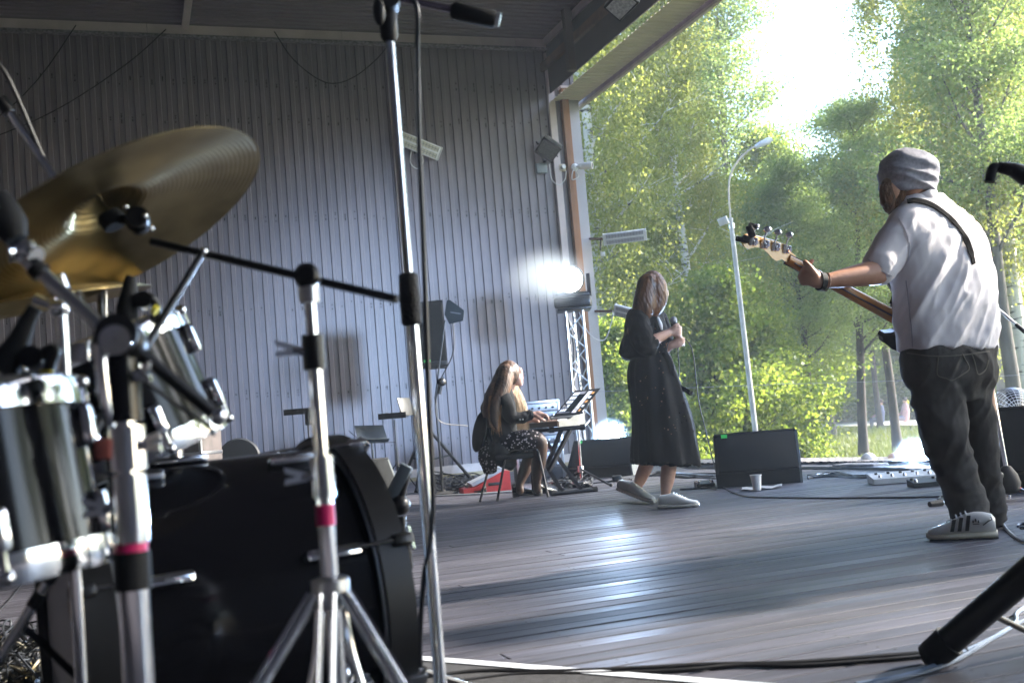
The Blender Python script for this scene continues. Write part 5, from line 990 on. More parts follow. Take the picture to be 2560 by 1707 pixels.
def SEC(mb, S, n=36, power=2.3, sub=4, slope=0.):        # stack of sections: (py, left px, right px, dL, dR, half thickness m)
    A = [[float(v) for v in s_] for s_ in S]; out = []
    for i in range(len(A) - 1):
        for k in range(sub):
            t = k/sub; a = A[max(i - 1, 0)]; b = A[i]; c_ = A[i + 1]; d_ = A[min(i + 2, len(A) - 1)]
            out.append([.5*(2*q + (r - p)*t + (2*p - 5*q + 4*r - s_)*t*t + (3*q - p - 3*r + s_)*t**3) for p, q, r, s_ in zip(a, b, c_, d_)])
    out.append(A[-1]); vv = []; fc = []
    for py, l, r, dl, dr, th in out:
        a, b = W(l, py + slope*(l - r)/2, dl), W(r, py - slope*(l - r)/2, dr); c_ = (a + b)/2; ex = (b - a)/2; e = ex.normalized(); ey = Vector((-e.y, e.x, 0)).normalized()
        for j in range(n):
            an = 2*math.pi*j/n; cs, sn = math.cos(an), math.sin(an); q = 2/power
            vv.append(c_ + ex*math.copysign(abs(cs)**q, cs) + ey*th*math.copysign(abs(sn)**q, sn))
    k = len(out)
    for i in range(k - 1):
        for j in range(n): fc.append((i*n + j, i*n + (j + 1) % n, (i + 1)*n + (j + 1) % n, (i + 1)*n + j))
    fc.append(tuple(range(n))); fc.append(tuple((k - 1)*n + j for j in range(n))); mb.add(vv, fc)
def bvh(me): return BVHTree.FromPolygons([v.co.copy() for v in me.vertices], [tuple(p.vertices) for p in me.polygons])
def onto(tree_, px, py, off=.004, d0=5.):
    r = ray(px, py).normalized(); h = tree_.ray_cast(CAM, r)
    if h[0] is None: return W(px, py, d0), Vector((0, -1, 0))
    n = h[1] if h[1].dot(r) < 0 else -h[1]; return h[0] + n*off, n
def ribbon(tree_, P, wpx, name, mat, parent, d0=5., th=.004, off=.003, sub=6):
    pts = []; ns = []
    for q in spline([Vector((x, y, 0)) for x, y in P], sub):
        p, n = onto(tree_, q.x, q.y, off, d0); pts.append(p); ns.append(n)
    b = MB(); vv = []; k = len(pts)
    for i in range(k):
        t = (pts[min(i + 1, k - 1)] - pts[max(i - 1, 0)]).normalized(); s_ = ns[i].cross(t).normalized()*RM(wpx/2, pts[i].y); vv += [pts[i] - s_, pts[i] + s_, pts[i] + s_*.9 + ns[i]*th, pts[i] - s_*.9 + ns[i]*th]
    b.add(vv, [(4*i + j, 4*i + (j + 1) % 4, 4*i + 4 + (j + 1) % 4, 4*i + 4 + j) for i in range(k - 1) for j in range(4)] + [(0, 1, 2, 3), (4*k - 4, 4*k - 3, 4*k - 2, 4*k - 1)]); return b.build(name, mat, parent)

def skin_mat(name, c, c2): return pm(name, c, .5, 0, .1, 9, .08, 120, c2=c2)
def fabric(name, c, c2=None, bump=.25, bs=500, rough=.85, var=.1, scale=6): return pm(name, c, rough, 0, var, scale, bump, bs, c2=c2, spec=.25)

# ---------------------------------------------------------------- bassist
def bassist():
    root = thing('person', Vector((2.05, 5.0, 0)), 'bearded bassist seen from behind in grey knitted hat, white shirt and grey jeans', 'person', 'musicians')
    skin = skin_mat('skin_tanned', (.36, .17, .10), (.46, .24, .16))
    # one continuous body: head, neck, trunk, arms with hands, legs
    b = MB(); DL, DR = 4.92, 5.1
    b.ball(W(2266, 445, 4.97), .088, 24, 16, (1.05, 1.12, 1.22)); T(b, [(2282, 470, 4.98, 33), (2292, 520, 5.0, 35), (2315, 560, 5.0, 45)])
    b.ball(W(2228, 478, 4.93), .052, 14, 10, (1, 1, 1.1)); b.ball(W(2207, 468, 4.92), .016, 10, 8)                     # jaw, nose
    SEC(b, [(860, 2285, 2460, 4.95, 5.08, .10), (760, 2280, 2450, 4.94, 5.08, .10), (640, 2262, 2435, 4.93, 5.08, .10), (580, 2248, 2420, 4.92, 5.08, .09), (545, 2255, 2395, 4.94, 5.06, .07)])
    T(b, [(2262, 585, 4.92, 34), (2222, 640, 4.87, 32), (2200, 678, 4.83, 31), (2172, 684, 4.81, 31), (2115, 694, 4.77, 25), (2070, 702, 4.74, 19), (2050, 703, 4.73, 18)])
    # left hand: palm, four fingers round the neck, thumb up its back
    T(b, [(2055, 703, 4.73, 18), (2040, 699, 4.72, 22), (2026, 692, 4.72, 21), (2016, 688, 4.725, 17)], flat=.75)
    for k, (x0, y0) in enumerate([(2022, 676), (2014, 686), (2010, 697), (2013, 707)]):
        L = [10, 12, 11, 8][k]; T(b, [(x0 + 4, y0, 4.72, 8), (x0 - 6, y0 - 3 + k, 4.735, 7.6), (x0 - 8, y0 - 8, 4.775, 7.2), (x0 + 1, y0 - 12 - L*.5, 4.80, 6.6), (x0 + 9, y0 - 14 - L, 4.79, 6)], 10)
    T(b, [(2040, 690, 4.70, 10), (2030, 676, 4.69, 9.5), (2020, 664, 4.69, 8.5), (2012, 655, 4.70, 7)], 10)
    # right arm, mostly hidden before the body
    T(b, [(2420, 580, 5.1, 34), (2448, 650, 5.18, 31), (2440, 730, 5.27, 28), (2390, 790, 5.33, 22), (2365, 800, 5.335, 18)]); T(b, [(2370, 800, 5.335, 18), (2350, 800, 5.335, 20), (2335, 798, 5.33, 17)], flat=.7)
    for k in range(4): T(b, [(2338, 788 + 7*k, 5.33, 7.5), (2322, 794 + 7*k, 5.32, 7.2), (2314, 806 + 6*k, 5.30, 6.4)], 8)
    T(b, [(2345, 790, 5.32, 9), (2335, 775, 5.31, 8), (2326, 768, 5.30, 7)], 8)
    T(b, [(2330, 870, 5.0, 58), (2345, 1020, 5.0, 50), (2375, 1150, 4.97, 40), (2420, 1290, 4.93, 26), (2425, 1318, 4.92, 24)]); T(b, [(2420, 870, 5.07, 54), (2440, 1020, 5.1, 46), (2455, 1150, 5.12, 38), (2478, 1275, 5.13, 25), (2480, 1298, 5.13, 23)])
    me = modded(b, .0065, 3); body = finish(me, 'body', skin, root)
    # shirt
    b = MB()
    SEC(b, [(876, 2262, 2480, 4.90, 5.12, .135), (840, 2258, 2479, 4.90, 5.12, .142), (780, 2253, 2475, 4.89, 5.12, .145), (720, 2247, 2470, 4.89, 5.12, .145), (670, 2242, 2464, 4.88, 5.12, .142), (630, 2234, 2456, 4.88, 5.12, .135), (595, 2226, 2447, 4.88, 5.12, .125), (568, 2224, 2434, 4.88, 5.12, .11), (545, 2228, 2416, 4.89, 5.10, .095), (520, 2244, 2388, 4.91, 5.08, .08), (500, 2258, 2362, 4.93, 5.05, .07), (487, 2266, 2345, 4.94, 5.03, .065)], slope=.04)
    T(b, [(2262, 580, 4.92, 50), (2238, 606, 4.90, 48), (2218, 640, 4.87, 45), (2200, 668, 4.84, 44)], 20)
    T(b, [(2400, 575, 5.08, 42), (2424, 605, 5.14, 38), (2428, 640, 5.2, 36)], 20)
    me = modded(b, .007, 5)
    fd = Vector((.55, 0, .84)); fp = Vector((.84, 0, -.55))
    def fold(p, n):
        v = Vector(p); a = v.dot(fd); c_ = v.dot(fp); low = max(0., min(1., (1.62 - v.z)/.5))
        q = ridge((a, v.y, c_), (2.2, 3.5, 9.5), 3.1); q2 = ridge((a, v.y, c_), (4.5, 6, 20), 7.7); q3 = nz3(p, (26, 26, 18))
        return (.016*(q - .45) + .006*(q2 - .5))*(.35 + .65*low) + .0022*q3
    displace(me, fold); M_shirt = fabric('white_cotton', (.70, .66, .68), None, .15, 700, .9, .04, 4)
    TB = bvh(me); shirt = finish(me, 'shirt', M_shirt, root)
    # sleeve cuff, collar, back seam
    ribbon(TB, [(2172, 650), (2188, 664), (2206, 678), (2228, 690)], 3, 'cuff_seam', pm('seam_shade', (.45, .42, .46), .9), shirt, 4.84, .002)
    ribbon(TB, [(2248, 548), (2262, 575), (2272, 610), (2270, 650)], 3, 'shoulder_seam', pm('seam_shade', (.45, .42, .46), .9), shirt, 4.9, .002)
    ribbon(TB, [(2266, 700), (2275, 780), (2283, 868)], 3, 'side_seam', pm('seam_shade', (.45, .42, .46), .9), shirt, 4.9, .002)
    b = MB(); c_ = W(2300, 492, 4.985); ax = (W(2292, 470, 4.97) - W(2303, 510, 5.0)).normalized()
    b.lathe([(.072, -.03), (.078, .0), (.068, .038), (.062, .034), (.070, 0), (.064, -.03)], c_, ax, 28); b.build('collar', M_shirt, shirt)
    # jeans
    b = MB(); SEC(b, [(866, 2266, 2477, 4.91, 5.11, .13), (900, 2268, 2476, 4.91, 5.11, .135), (950, 2276, 2472, 4.93, 5.10, .135), (1000, 2302, 2452, 4.96, 5.07, .10)])
    T(b, [(2332, 915, 4.97, 60), (2340, 965, 4.97, 63), (2352, 1040, 4.97, 60), (2368, 1110, 4.96, 57), (2392, 1180, 4.95, 50), (2412, 1240, 4.94, 47), (2424, 1285, 4.93, 46), (2428, 1302, 4.925, 42)], 20)
    T(b, [(2416, 915, 5.05, 52), (2420, 965, 5.06, 54), (2432, 1040, 5.09, 50), (2444, 1110, 5.11, 46), (2458, 1180, 5.12, 41), (2470, 1240, 5.13, 38), (2478, 1272, 5.13, 36), (2480, 1284, 5.13, 33)], 20)
    me = modded(b, .007, 4)
    def foldj(p, n):
        z = p[2]; low = max(0., min(1., (1.0 - z)/.75)); knee = math.exp(-((z - .62)/.2)**2); ank = max(0., 1 - z/.28)
        q = ridge((p[0] + .7*z*.2, p[1], z + .9*p[0]), (5, 5, 8), 1.7); q2 = ridge((p[0], p[1], z - 1.1*p[0]), (7, 7, 11), 5.1); q3 = ridge(p, (6, 6, 26), 2.2)
        return .013*(q - .5)*(.4 + .8*knee) + .009*(q2 - .5) + .008*ank*(q3 - .45) + .0015*nz3(p, (40, 40, 30))
    displace(me, foldj); TJ = bvh(me); jeans = finish(me, 'jeans', fabric('washed_black_denim', (.022, .021, .022), (.066, .063, .062), .3, 600, .9, .1, 3.5), root)
    M_st = pm('denim_stitch', (.10, .092, .08), .9)
    ribbon(TJ, [(2346, 888), (2343, 915), (2345, 938), (2366, 946), (2380, 951), (2402, 938), (2422, 922), (2412, 898), (2405, 884)], 3, 'pocket_stitch', M_st, jeans, 4.9, .002, .002)
    ribbon(TJ, [(2428, 882), (2436, 905), (2444, 935), (2462, 925), (2470, 900)], 3, 'pocket_stitch', M_st, jeans, 4.95, .002, .002)
    ribbon(TJ, [(2268, 882), (2330, 890), (2400, 888), (2472, 878)], 3, 'waist_stitch', M_st, jeans, 4.9, .002, .002)
    # knitted hat
    b = MB(); SEC(b, [(484, 2214, 2324, 4.94, 5.0, .088), (470, 2207, 2331, 4.93, 5.01, .099), (445, 2204, 2336, 4.93, 5.01, .104), (420, 2206, 2336, 4.93, 5.01, .104), (400, 2214, 2328, 4.94, 5.0, .094), (385, 2228, 2314, 4.95, 4.99, .075), (376, 2248, 2292, 4.96, 4.98, .045)], slope=.06)
    b.ball(W(2322, 415, 5.0), .036, 14, 10, (1, 1, 1.25)); me = modded(b, .005, 5)
    displace(me, lambda p, n: .0075*(ridge((p[0], p[1], p[2] + .35*p[0]), (5, 5, 20), 4.4) - .5) + .004*(ridge((p[0], p[1], p[2] - .6*p[0]), (9, 9, 14), 1.4) - .5))
    finish(me, 'knitted_hat', fabric('grey_knit', (.24, .235, .27), (.33, .325, .365), .3, 800, .95, .1, 60), root)
    # beard
    b = MB(); T(b, [(2228, 462, 4.92, 13), (2222, 480, 4.91, 17), (2219, 500, 4.91, 17), (2222, 520, 4.92, 12), (2226, 532, 4.925, 6)], 14); T(b, [(2243, 458, 4.915, 15), (2246, 482, 4.92, 18), (2240, 505, 4.925, 15), (2232, 520, 4.925, 9)], 14); T(b, [(2218, 458, 4.905, 12), (2214, 480, 4.905, 14), (2214, 505, 4.905, 13)], 14)
    me = modded(b, .004, 2); displace(me, lambda p, n: .0035*ridge(p, (110, 110, 22), .3)); finish(me, 'beard', pm('beard_brown', (.085, .036, .016), .8, 0, .5, 40, .6, 200, stretch=(1, 1, .3)), root)
    b = MB(); c_ = W(2053, 704, 4.73); ax = (W(2040, 700, 4.725) - W(2070, 703, 4.74)).normalized(); b.lathe([(.036, -.012), (.041, -.012), (.041, .012), (.036, .012)], c_, ax, 20); b.build('bracelet', M_rub, root)
    b = MB(); b.lathe([(.037, -.004), (.042, 0), (.037, .004)], c_ - ax*.022, ax, 20); b.build('bead_bracelet', pm('beads', (.25, .17, .14), .4, 0, .6, 300), root)
    # sneakers
    def sneaker(toe, heel, zlift, face_left=True, stripes=True):
        toe, heel = Vector(toe), Vector(heel); L = (toe - heel).length; ex = (toe - heel).normalized(); ey = Z.cross(ex); o = heel
        sh = bpy.data.objects.new('sneaker', None)
        b = MB()
        prof = [(0, .036), (.03, .041), (.10, .042), (.17, .046), (.24, .050), (.29, .044), (.315, .026)]; sc_ = L/.318
        def ring(x, w, z0, z1, n=18): return [o + ex*x*sc_ + ey*w*math.copysign(abs(math.cos(a))**.7, math.cos(a)) + Z*((z0 + z1)/2 + (z1 - z0)/2*math.sin(a)) for a in np.linspace(0, 2*math.pi, n, endpoint=False)]
        def loft(R_):
            bb = MB(); n = len(R_[0]); bb.add([p for r in R_ for p in r], [(i*n + j, i*n + (j + 1) % n, (i + 1)*n + (j + 1) % n, (i + 1)*n + j) for i in range(len(R_) - 1) for j in range(n)] + [tuple(range(n)), tuple((len(R_) - 1)*n + j for j in range(n))]); return bb
        up = [(-.002, .030, .02, .085), (.012, .038, .02, .105), (.05, .040, .02, .115), (.09, .042, .02, .118), (.13, .043, .02, .112), (.17, .045, .02, .095), (.21, .047, .02, .078), (.25, .047, .02, .064), (.285, .041, .02, .056), (.308, .026, .022, .046)]
        u_ = loft([ring(*r) for r in up]).build('sneaker', pm('sneaker_leather', (.66, .64, .61), .45, 0, .06, 8), root); tag(u_, None)
        so = [(-.008, .034, .0, .034), (.01, .044, .0, .038), (.1, .046, .0, .034), (.2, .051, .0, .032), (.27, .048, .0, .032), (.305, .034, .004, .034), (.32, .016, .012, .036)]
        loft([ring(*r) for r in so]).build('sole', pm('sole_cream', (.62, .55, .42), .6, 0, .08, 10), u_); b2 = loft([ring(x, w*1.01, -.001, .009) for x, w, _, _ in so[:-1]]); b2.build('outsole', M_rub, u_)
        side = -ey if ey.dot(Vector((0, -1, 0))) < 0 else ey
        if stripes:
            for k in range(3):
                bb = MB(); x = (.125 + .034*k)*sc_; h = .066 - .008*k; bb.add([o + ex*(x - .004 + d1) + side*(.0445 + .0035*k - .010*(zz > .05)) + Z*zz for d1, zz in ((0, .04), (.016, .04), (.002, .04 + h), (-.014, .04 + h))] , [(0, 1, 2, 3)])
                m_ = bb.v; bb.add([Vector(p) + side*.004 for p in m_[:4]], [(0, 1, 2, 3)]); bb.f += [(i, (i + 1) % 4, 4 + (i + 1) % 4, 4 + i) for i in range(4)]; bb.build('stripe', M_black, u_, False)
            for k, (dx, dz, r) in enumerate(((0, .012, .008), (-.011, .006, .007), (.011, .006, .007))):   # three-leaf mark with bars
                bb = MB(); c2 = o + ex*(.085*sc_ + dx) + side*.0435 + Z*(.073 + dz); bb.ball(c2, r, 10, 6, (.55, .3, 1)); bb.build('leaf_mark', M_black, u_)
            bb = MB(); obox(bb, o + ex*.085*sc_ + side*.0445 + Z*.068, ex, side, Z, (.026, .003, .003)); bb.build('mark_bar', M_black, u_, False)
            bb = MB(); bb.tube([o + ex*.055*sc_ + side*.044 + Z*.062, o + ex*.03*sc_ + side*.043 + Z*.078, o + ex*.012*sc_ + side*.039 + Z*.085, o + ex*.016*sc_ + side*.038 + Z*.096], .0022, 6); bb.build('heel_line', M_black, u_)
        for k in range(5):
            bb = MB(); x = (.125 + .022*k)*sc_; zz = .117 - .0075*k - (.012 if k > 2 else 0); bb.tube([o + ex*x + ey*.026 + Z*(zz - .01), o + ex*(x + .004) + Z*(zz + .004), o + ex*x - ey*.026 + Z*(zz - .01)], .004, 6); bb.build('lace', M_white, u_)
        bpy.data.objects.remove(sh); return u_
    sneaker(G(2318, 1350), G(2492, 1344), 0); sneaker(G(2372, 1322), G(2504, 1314) , 0, stripes=False)
    return root, TB
root_b, TB_SH = bassist()

def bass_guitar():
    t = thing('bass_guitar', W(2300, 830, 5.2), 'black bass guitar with maple neck held by the bassist', 'bass guitar')
    A, B = W(2262, 806, 5.10), W(1968, 648, 4.80); ax = (B - A).normalized(); nb = (CAM - (A + B)/2).normalized(); nb = (nb - ax*nb.dot(ax)).normalized(); up = ax.cross(nb); up = up if up.z > 0 else -up
    M_map = pm('maple_lacquer', (.42, .17, .035), .25, 0, .15, 6, coat=.5, stretch=(1, 1, 1)); M_maph = pm('maple_head', (.62, .29, .06), .25, 0, .12, 8, coat=.5)
    M_bod = pm('bass_black_gloss', (.008, .008, .01), .12, 0, .1, 5, coat=.8)
    b = MB(); n = 14; vv = []; K = 10
    for i in range(K + 1):
        p = A.lerp(B, i/K); wd = .033 - .011*i/K; dp = .026 - .005*i/K
        for j in range(n):
            a = math.pi*j/(n - 1); vv.append(p + up*wd*math.cos(a) + nb*dp*math.sin(a))
    b.add(vv, [(i*n + j, i*n + (j + 1) % n, (i + 1)*n + (j + 1) % n, (i + 1)*n + j) for i in range(K) for j in range(n)] + [tuple(range(n)), tuple(K*n + j for j in range(n))]); nk = b.build('neck', M_map, t)
    b = MB(); b.tube([A.lerp(B, .04) + nb*.0245, A.lerp(B, .96) + nb*.0205], [.0055, .0045], 6); b.build('skunk_stripe', pm('walnut', (.06, .022, .01), .4), nk)
    b = MB(); obox(b, A.lerp(B, .5) - nb*.004, ax, up, nb, ((B - A).length, .052, .008)); b.build('fingerboard', pm('rosewood', (.05, .025, .015), .4), nk, False)
    for k in range(4):
        b = MB(); b.tube([A - ax*.25 - nb*.016 + up*(.02 - .0133*k), B - nb*.012 + up*(.016 - .0107*k), W(1882 + 28*k, 604 + 6*k, 4.76) - nb*.012], .0016, 5); b.build('string', M_alu, nk)
    dH = 4.80
    def face(poly, d_of, th):
        bb = MB(); P = [W(x, y, d_of(x)) for x, y in poly]; k = len(P); bb.add(P + [p - nb*th for p in P], [tuple(range(k)), tuple(range(2*k - 1, k - 1, -1))] + [(i, (i + 1) % k, k + (i + 1) % k, k + i) for i in range(k)]); return bb
    dz_ = (B.y - A.y)/(1968 - 2262)
    dof = lambda x: B.y + (x - 1968)*dz_ - .012
    hs = [(1984, 662), (1966, 655), (1954, 648), (1941, 653), (1930, 645), (1920, 633), (1910, 624), (1898, 619), (1884, 619), (1872, 623), (1862, 618), (1856, 607), (1857, 596), (1864, 588), (1876, 586), (1900, 592), (1940, 603), (1974, 615), (1978, 630), (1990, 640)]
    hd = face(hs, dof, .014).build('headstock', M_maph, t, True, 30)
    for k, (x, y) in enumerate([(1881, 602), (1910, 609), (1937, 616), (1965, 622)]):
        c = W(x, y, dof(x)) + nb*.006; ex2 = (W(x + 10, y + 2.5, dof(x)) - W(x, y, dof(x))).normalized(); ey2 = (up - ex2*up.dot(ex2)).normalized(); b = MB(); obox(b, c, ex2, ey2, nb, (.036, .034, .008), .003); pl = b.build('tuner_plate', M_chrome, hd)
        b = MB(); b.lathe([(.010, 0), (.010, .01), (.001, .011)], c + ex2*.008 + nb*.004, nb, 14); b.build('tuner_gear', M_chrome, pl)
        b = MB(); b.tube([c - ex2*.010 - ey2*.018 + nb*.007, c - ex2*.010 + ey2*.018 + nb*.007], .0065, 10); b.build('worm', M_alu, pl)
        b = MB(); b.tube([c - ex2*.010 + ey2*.012 + nb*.004, c - ex2*.008 + ey2*.05 + nb*.003], .004, 8); st = b.build('tuner_stem', M_chrome, hd)
        b = MB(); b.ball(c - ex2*.008 + ey2*.064 + nb*.003, .016, 14, 8, (1.1, .35, .85)); b.build('tuner_key', M_chrome, hd)
    b = MB(); cc = W(1862, 596, dof(1862)) + nb*.012; b.box(cc, (.035, .03, .03), Matrix.Rotation(rad(20), 3, 'Y'), .006); b.box(cc + Vector((-.02, 0, .0)), (.05, .02, .022), Matrix.Rotation(rad(15), 3, 'Y'), .006); b.box(cc + Vector((.022, -.005, .03)), (.03, .022, .055), Matrix.Rotation(rad(-15), 3, 'Y'), .006); b.box(cc + Vector((.035, 0, .055)), (.04, .012, .022), Matrix.Rotation(rad(20), 3, 'Y'), .004); b.build('clip_tuner', M_rub, hd)
    body = [(2236, 764), (2243, 742), (2232, 722), (2212, 706), (2202, 699), (2210, 692), (2234, 698), (2262, 714), (2310, 730), (2380, 750), (2440, 800), (2468, 860), (2462, 915), (2425, 945), (2370, 940), (2320, 905), (2290, 893), (2262, 884), (2230, 873), (2211, 857), (2206, 842), (2211, 832), (2228, 831), (2246, 826), (2250, 812)]
    face(body, lambda x: 5.19 + (x - 2262)*.0006, .042).build('body', M_bod, t, True, 30)
    b = MB(); c = W(2237, 783, 5.13); obox(b, c, ax, up, nb, (.06, .055, .02), .004); b.build('neck_plate', M_alu, t)
    # strap over the shoulder
    ribbon(TB_SH, [(2268, 506), (2290, 503), (2325, 512), (2362, 536), (2392, 566), (2412, 596), (2424, 626), (2432, 660)], 17, 'strap', pm('strap_black', (.006, .006, .007), .95, 0, .2, 40, .3, 300, spec=.05), t, 5.0, .004, .004)
    return t
bass_guitar()

# ---------------------------------------------------------------- singer
def hair_mat(name, c, c2): return pm(name, c, .42, 0, .3, 30, .5, 90, c2=c2, stretch=(1, 1, .08), spec=.6)
def strands(mb, P0, P1, n, r, wav=.012, mid=None, seed=1):
    R_ = random.Random(seed)
    for k in range(n):
        a = R_.random(); p0 = P0[0].lerp(P0[1], a); p1 = P1[0].lerp(P1[1], min(1, max(0, a + R_.gauss(0, .12)))); m_ = p0.lerp(p1, .5) + (mid or Vector((0, 0, 0))) + Vector((R_.gauss(0, wav), R_.gauss(0, wav), 0))
        p1 = p1 + Vector((R_.gauss(0, wav), R_.gauss(0, wav), R_.gauss(0, .03))); mb.tube(spline([p0, p0.lerp(m_, .55) + Vector((R_.gauss(0, wav*.5), R_.gauss(0, wav*.5), 0)), m_, m_.lerp(p1, .6) + Vector((R_.gauss(0, wav), R_.gauss(0, wav), 0)), p1], 3), [r*(1 - .05*i) for i in range(13)], 4, False)
def singer():
    D = 8.12; root = thing('person', G(1650, 1258), 'singer with long brown hair in a long black eyelet dress holding a microphone', 'person', 'musicians')
    skin = skin_mat('skin_pale', (.50, .27, .19), (.60, .36, .27))
    b = MB(); b.ball(W(1636, 722, D), .078, 22, 16, (1, 1.1, 1.28)); b.ball(W(1656, 735, D + .03), .048, 14, 10, (1, 1, 1.15)); b.ball(W(1669, 727, D + .045), .011, 8, 6)
    T(b, [(1634, 745, D, 18), (1628, 778, D, 18), (1622, 800, D, 24)])
    SEC(b, [(940, 1590, 1672, D - .04, D + .04, .09), (880, 1596, 1662, D - .04, D + .04, .08), (820, 1590, 1660, D - .05, D + .05, .08), (785, 1588, 1652, D - .05, D + .05, .07)])
    # right arm (near) and hand round the microphone
    T(b, [(1600, 800, D - .10, 19), (1606, 845, D - .16, 17), (1616, 872, D - .17, 16), (1634, 852, D - .16, 15), (1660, 838, D - .12, 11.5), (1672, 832, D - .10, 10)])
    T(b, [(1672, 832, D - .10, 10), (1684, 828, D - .09, 13), (1691, 826, D - .085, 12)], flat=.8)
    for k in range(4): T(b, [(1688, 819 + 6.5*k, D - .10, 5.2), (1697, 818 + 6.8*k, D - .105, 5.0), (1701, 819 + 6.8*k, D - .075, 4.6), (1695, 820 + 6.6*k, D - .05, 4.2)], 8)
    T(b, [(1682, 822, D - .11, 6), (1688, 815, D - .125, 5.4), (1695, 812, D - .12, 4.6)], 8)
    # left arm and hand below, holding the lead
    T(b, [(1650, 800, D + .12, 18), (1658, 850, D + .06, 16), (1655, 876, D + .0, 15), (1668, 868, D - .03, 12), (1680, 862, D - .05, 10)]); T(b, [(1678, 863, D - .05, 10), (1688, 858, D - .055, 12), (1694, 856, D - .055, 10)], flat=.75)
    for k in range(4): T(b, [(1692, 850 + 5.5*k, D - .06, 4.8), (1702, 847 + 5.2*k, D - .065, 4.5), (1708, 846 + 4.4*k, D - .05, 4.1), (1709, 850 + 4.4*k, D - .03, 3.7)], 8)
    T(b, [(1688, 851, D - .07, 5.4), (1697, 846, D - .08, 4.8), (1704, 847, D - .075, 4.2)], 8)
    T(b, [(1650, 960, D + .02, 34), (1668, 1080, D + .02, 27), (1672, 1160, D, 20), (1668, 1200, D - .01, 17.5), (1664, 1232, D - .02, 12), (1664, 1248, D - .02, 12)]); T(b, [(1620, 960, D + .06, 33), (1618, 1080, D + .12, 25), (1618, 1150, D + .2, 19), (1604, 1190, D + .26, 16), (1592, 1218, D + .3, 11.5), (1588, 1232, D + .31, 11)])
    me = modded(b, .0065, 3); finish(me, 'body', skin, root)
    # dress: blouse with full sleeves, gathered skirt, belt
    def eyelet(name):
        mt = fabric(name, (.004, .004, .005), (.008, .008, .010), .35, 260, .8, .2, 30); n = mt.node_tree; out = n.nodes['Material Output']; pr = n.nodes['Principled BSDF']
        tc = n.nodes.new('ShaderNodeTexCoord'); vo = n.nodes.new('ShaderNodeTexVoronoi'); vo.inputs['Scale'].default_value = 34; n.links.new(tc.outputs['Object'], vo.inputs[0])
        nz = n.nodes.new('ShaderNodeTexNoise'); nz.inputs['Scale'].default_value = 5; n.links.new(tc.outputs['Object'], nz.inputs[0])
        a = n.nodes.new('ShaderNodeMath'); a.operation = 'LESS_THAN'; a.inputs[1].default_value = .2; n.links.new(vo.outputs['Distance'], a.inputs[0])
        g = n.nodes.new('ShaderNodeMath'); g.operation = 'GREATER_THAN'; g.inputs[1].default_value = .52; n.links.new(nz.outputs[0], g.inputs[0]); mu = n.nodes.new('ShaderNodeMath'); mu.operation = 'MULTIPLY'; n.links.new(a.outputs[0], mu.inputs[0]); n.links.new(g.outputs[0], mu.inputs[1])
        tr = n.nodes.new('ShaderNodeBsdfTransparent'); ms = n.nodes.new('ShaderNodeMixShader'); n.links.new(mu.outputs[0], ms.inputs[0]); n.links.new(pr.outputs[0], ms.inputs[1]); n.links.new(tr.outputs[0], ms.inputs[2]); n.links.new(ms.outputs[0], out.inputs[0]); return mt
    M_dr = eyelet('black_eyelet_cotton')
    b = MB(); SEC(b, [(900, 1560, 1666, D - .06, D + .06, .12), (888, 1552, 1667, D - .07, D + .06, .13), (865, 1556, 1668, D - .07, D + .06, .125), (830, 1566, 1664, D - .07, D + .06, .12), (800, 1570, 1656, D - .07, D + .06, .11), (776, 1576, 1650, D - .06, D + .06, .09), (762, 1596, 1642, D - .04, D + .04, .06)], slope=.06)
    T(b, [(1596, 790, D - .10, 24), (1600, 820, D - .15, 28), (1606, 850, D - .17, 29), (1618, 866, D - .17, 25), (1630, 858, D - .165, 20)], 18); T(b, [(1650, 795, D + .1, 20), (1660, 835, D + .06, 22), (1664, 865, D + .0, 18)], 18)
    me = modded(b, .007, 4); displace(me, lambda p, n: .010*(ridge((p[0], p[1], p[2] + .3*p[0]), (7, 7, 7), 8.) - .5) + .005*(ridge(p, (18, 18, 9), 2.) - .5)); bl = finish(me, 'blouse', M_dr, root)
    b = MB(); SEC(b, [(1160, 1592, 1739, D - .08, D + .06, .26), (1120, 1593, 1732, D - .08, D + .06, .25), (1060, 1597, 1720, D - .08, D + .06, .23), (1000, 1590, 1704, D - .08, D + .06, .20), (950, 1579, 1690, D - .07, D + .06, .18), (915, 1580, 1678, D - .07, D + .06, .15), (885, 1590, 1668, D - .06, D + .06, .11), (872, 1594, 1664, D - .05, D + .05, .10)], n=60, slope=.05)
    me = modded(b, .008, 3)
    def foldk(p, n):
        z = p[2]; w_ = max(0., min(1., (1.12 - z)/.5)); an = math.atan2(p[1] - 8.12, p[0] - .99); return (.014*math.sin(an*11 + 2*math.sin(z*3)) + .012*(ridge((p[0], p[1], z*.2), (9, 9, 2), 3.) - .5))*(.25 + .75*w_)
    displace(me, foldk)
    bm = bmesh.new(); bm.from_mesh(me); hz = W(1665, 1158, D).z
    dl = [f for f in bm.faces if f.normal.z < -.75 and f.calc_center_median().z < hz + .04]; bmesh.ops.delete(bm, geom=dl, context='FACES'); bm.to_mesh(me); bm.free(); TK = bvh(me); sk = finish(me, 'skirt', M_dr, root)
    b = MB(); T(b, [(1660, 884, D - .13, 6), (1672, 905, D - .14, 6), (1684, 945, D - .12, 6), (1700, 966, D - .1, 6), (1727, 982, D - .06, 7)], 10, .4); b.build('belt_tail', M_dr, root)
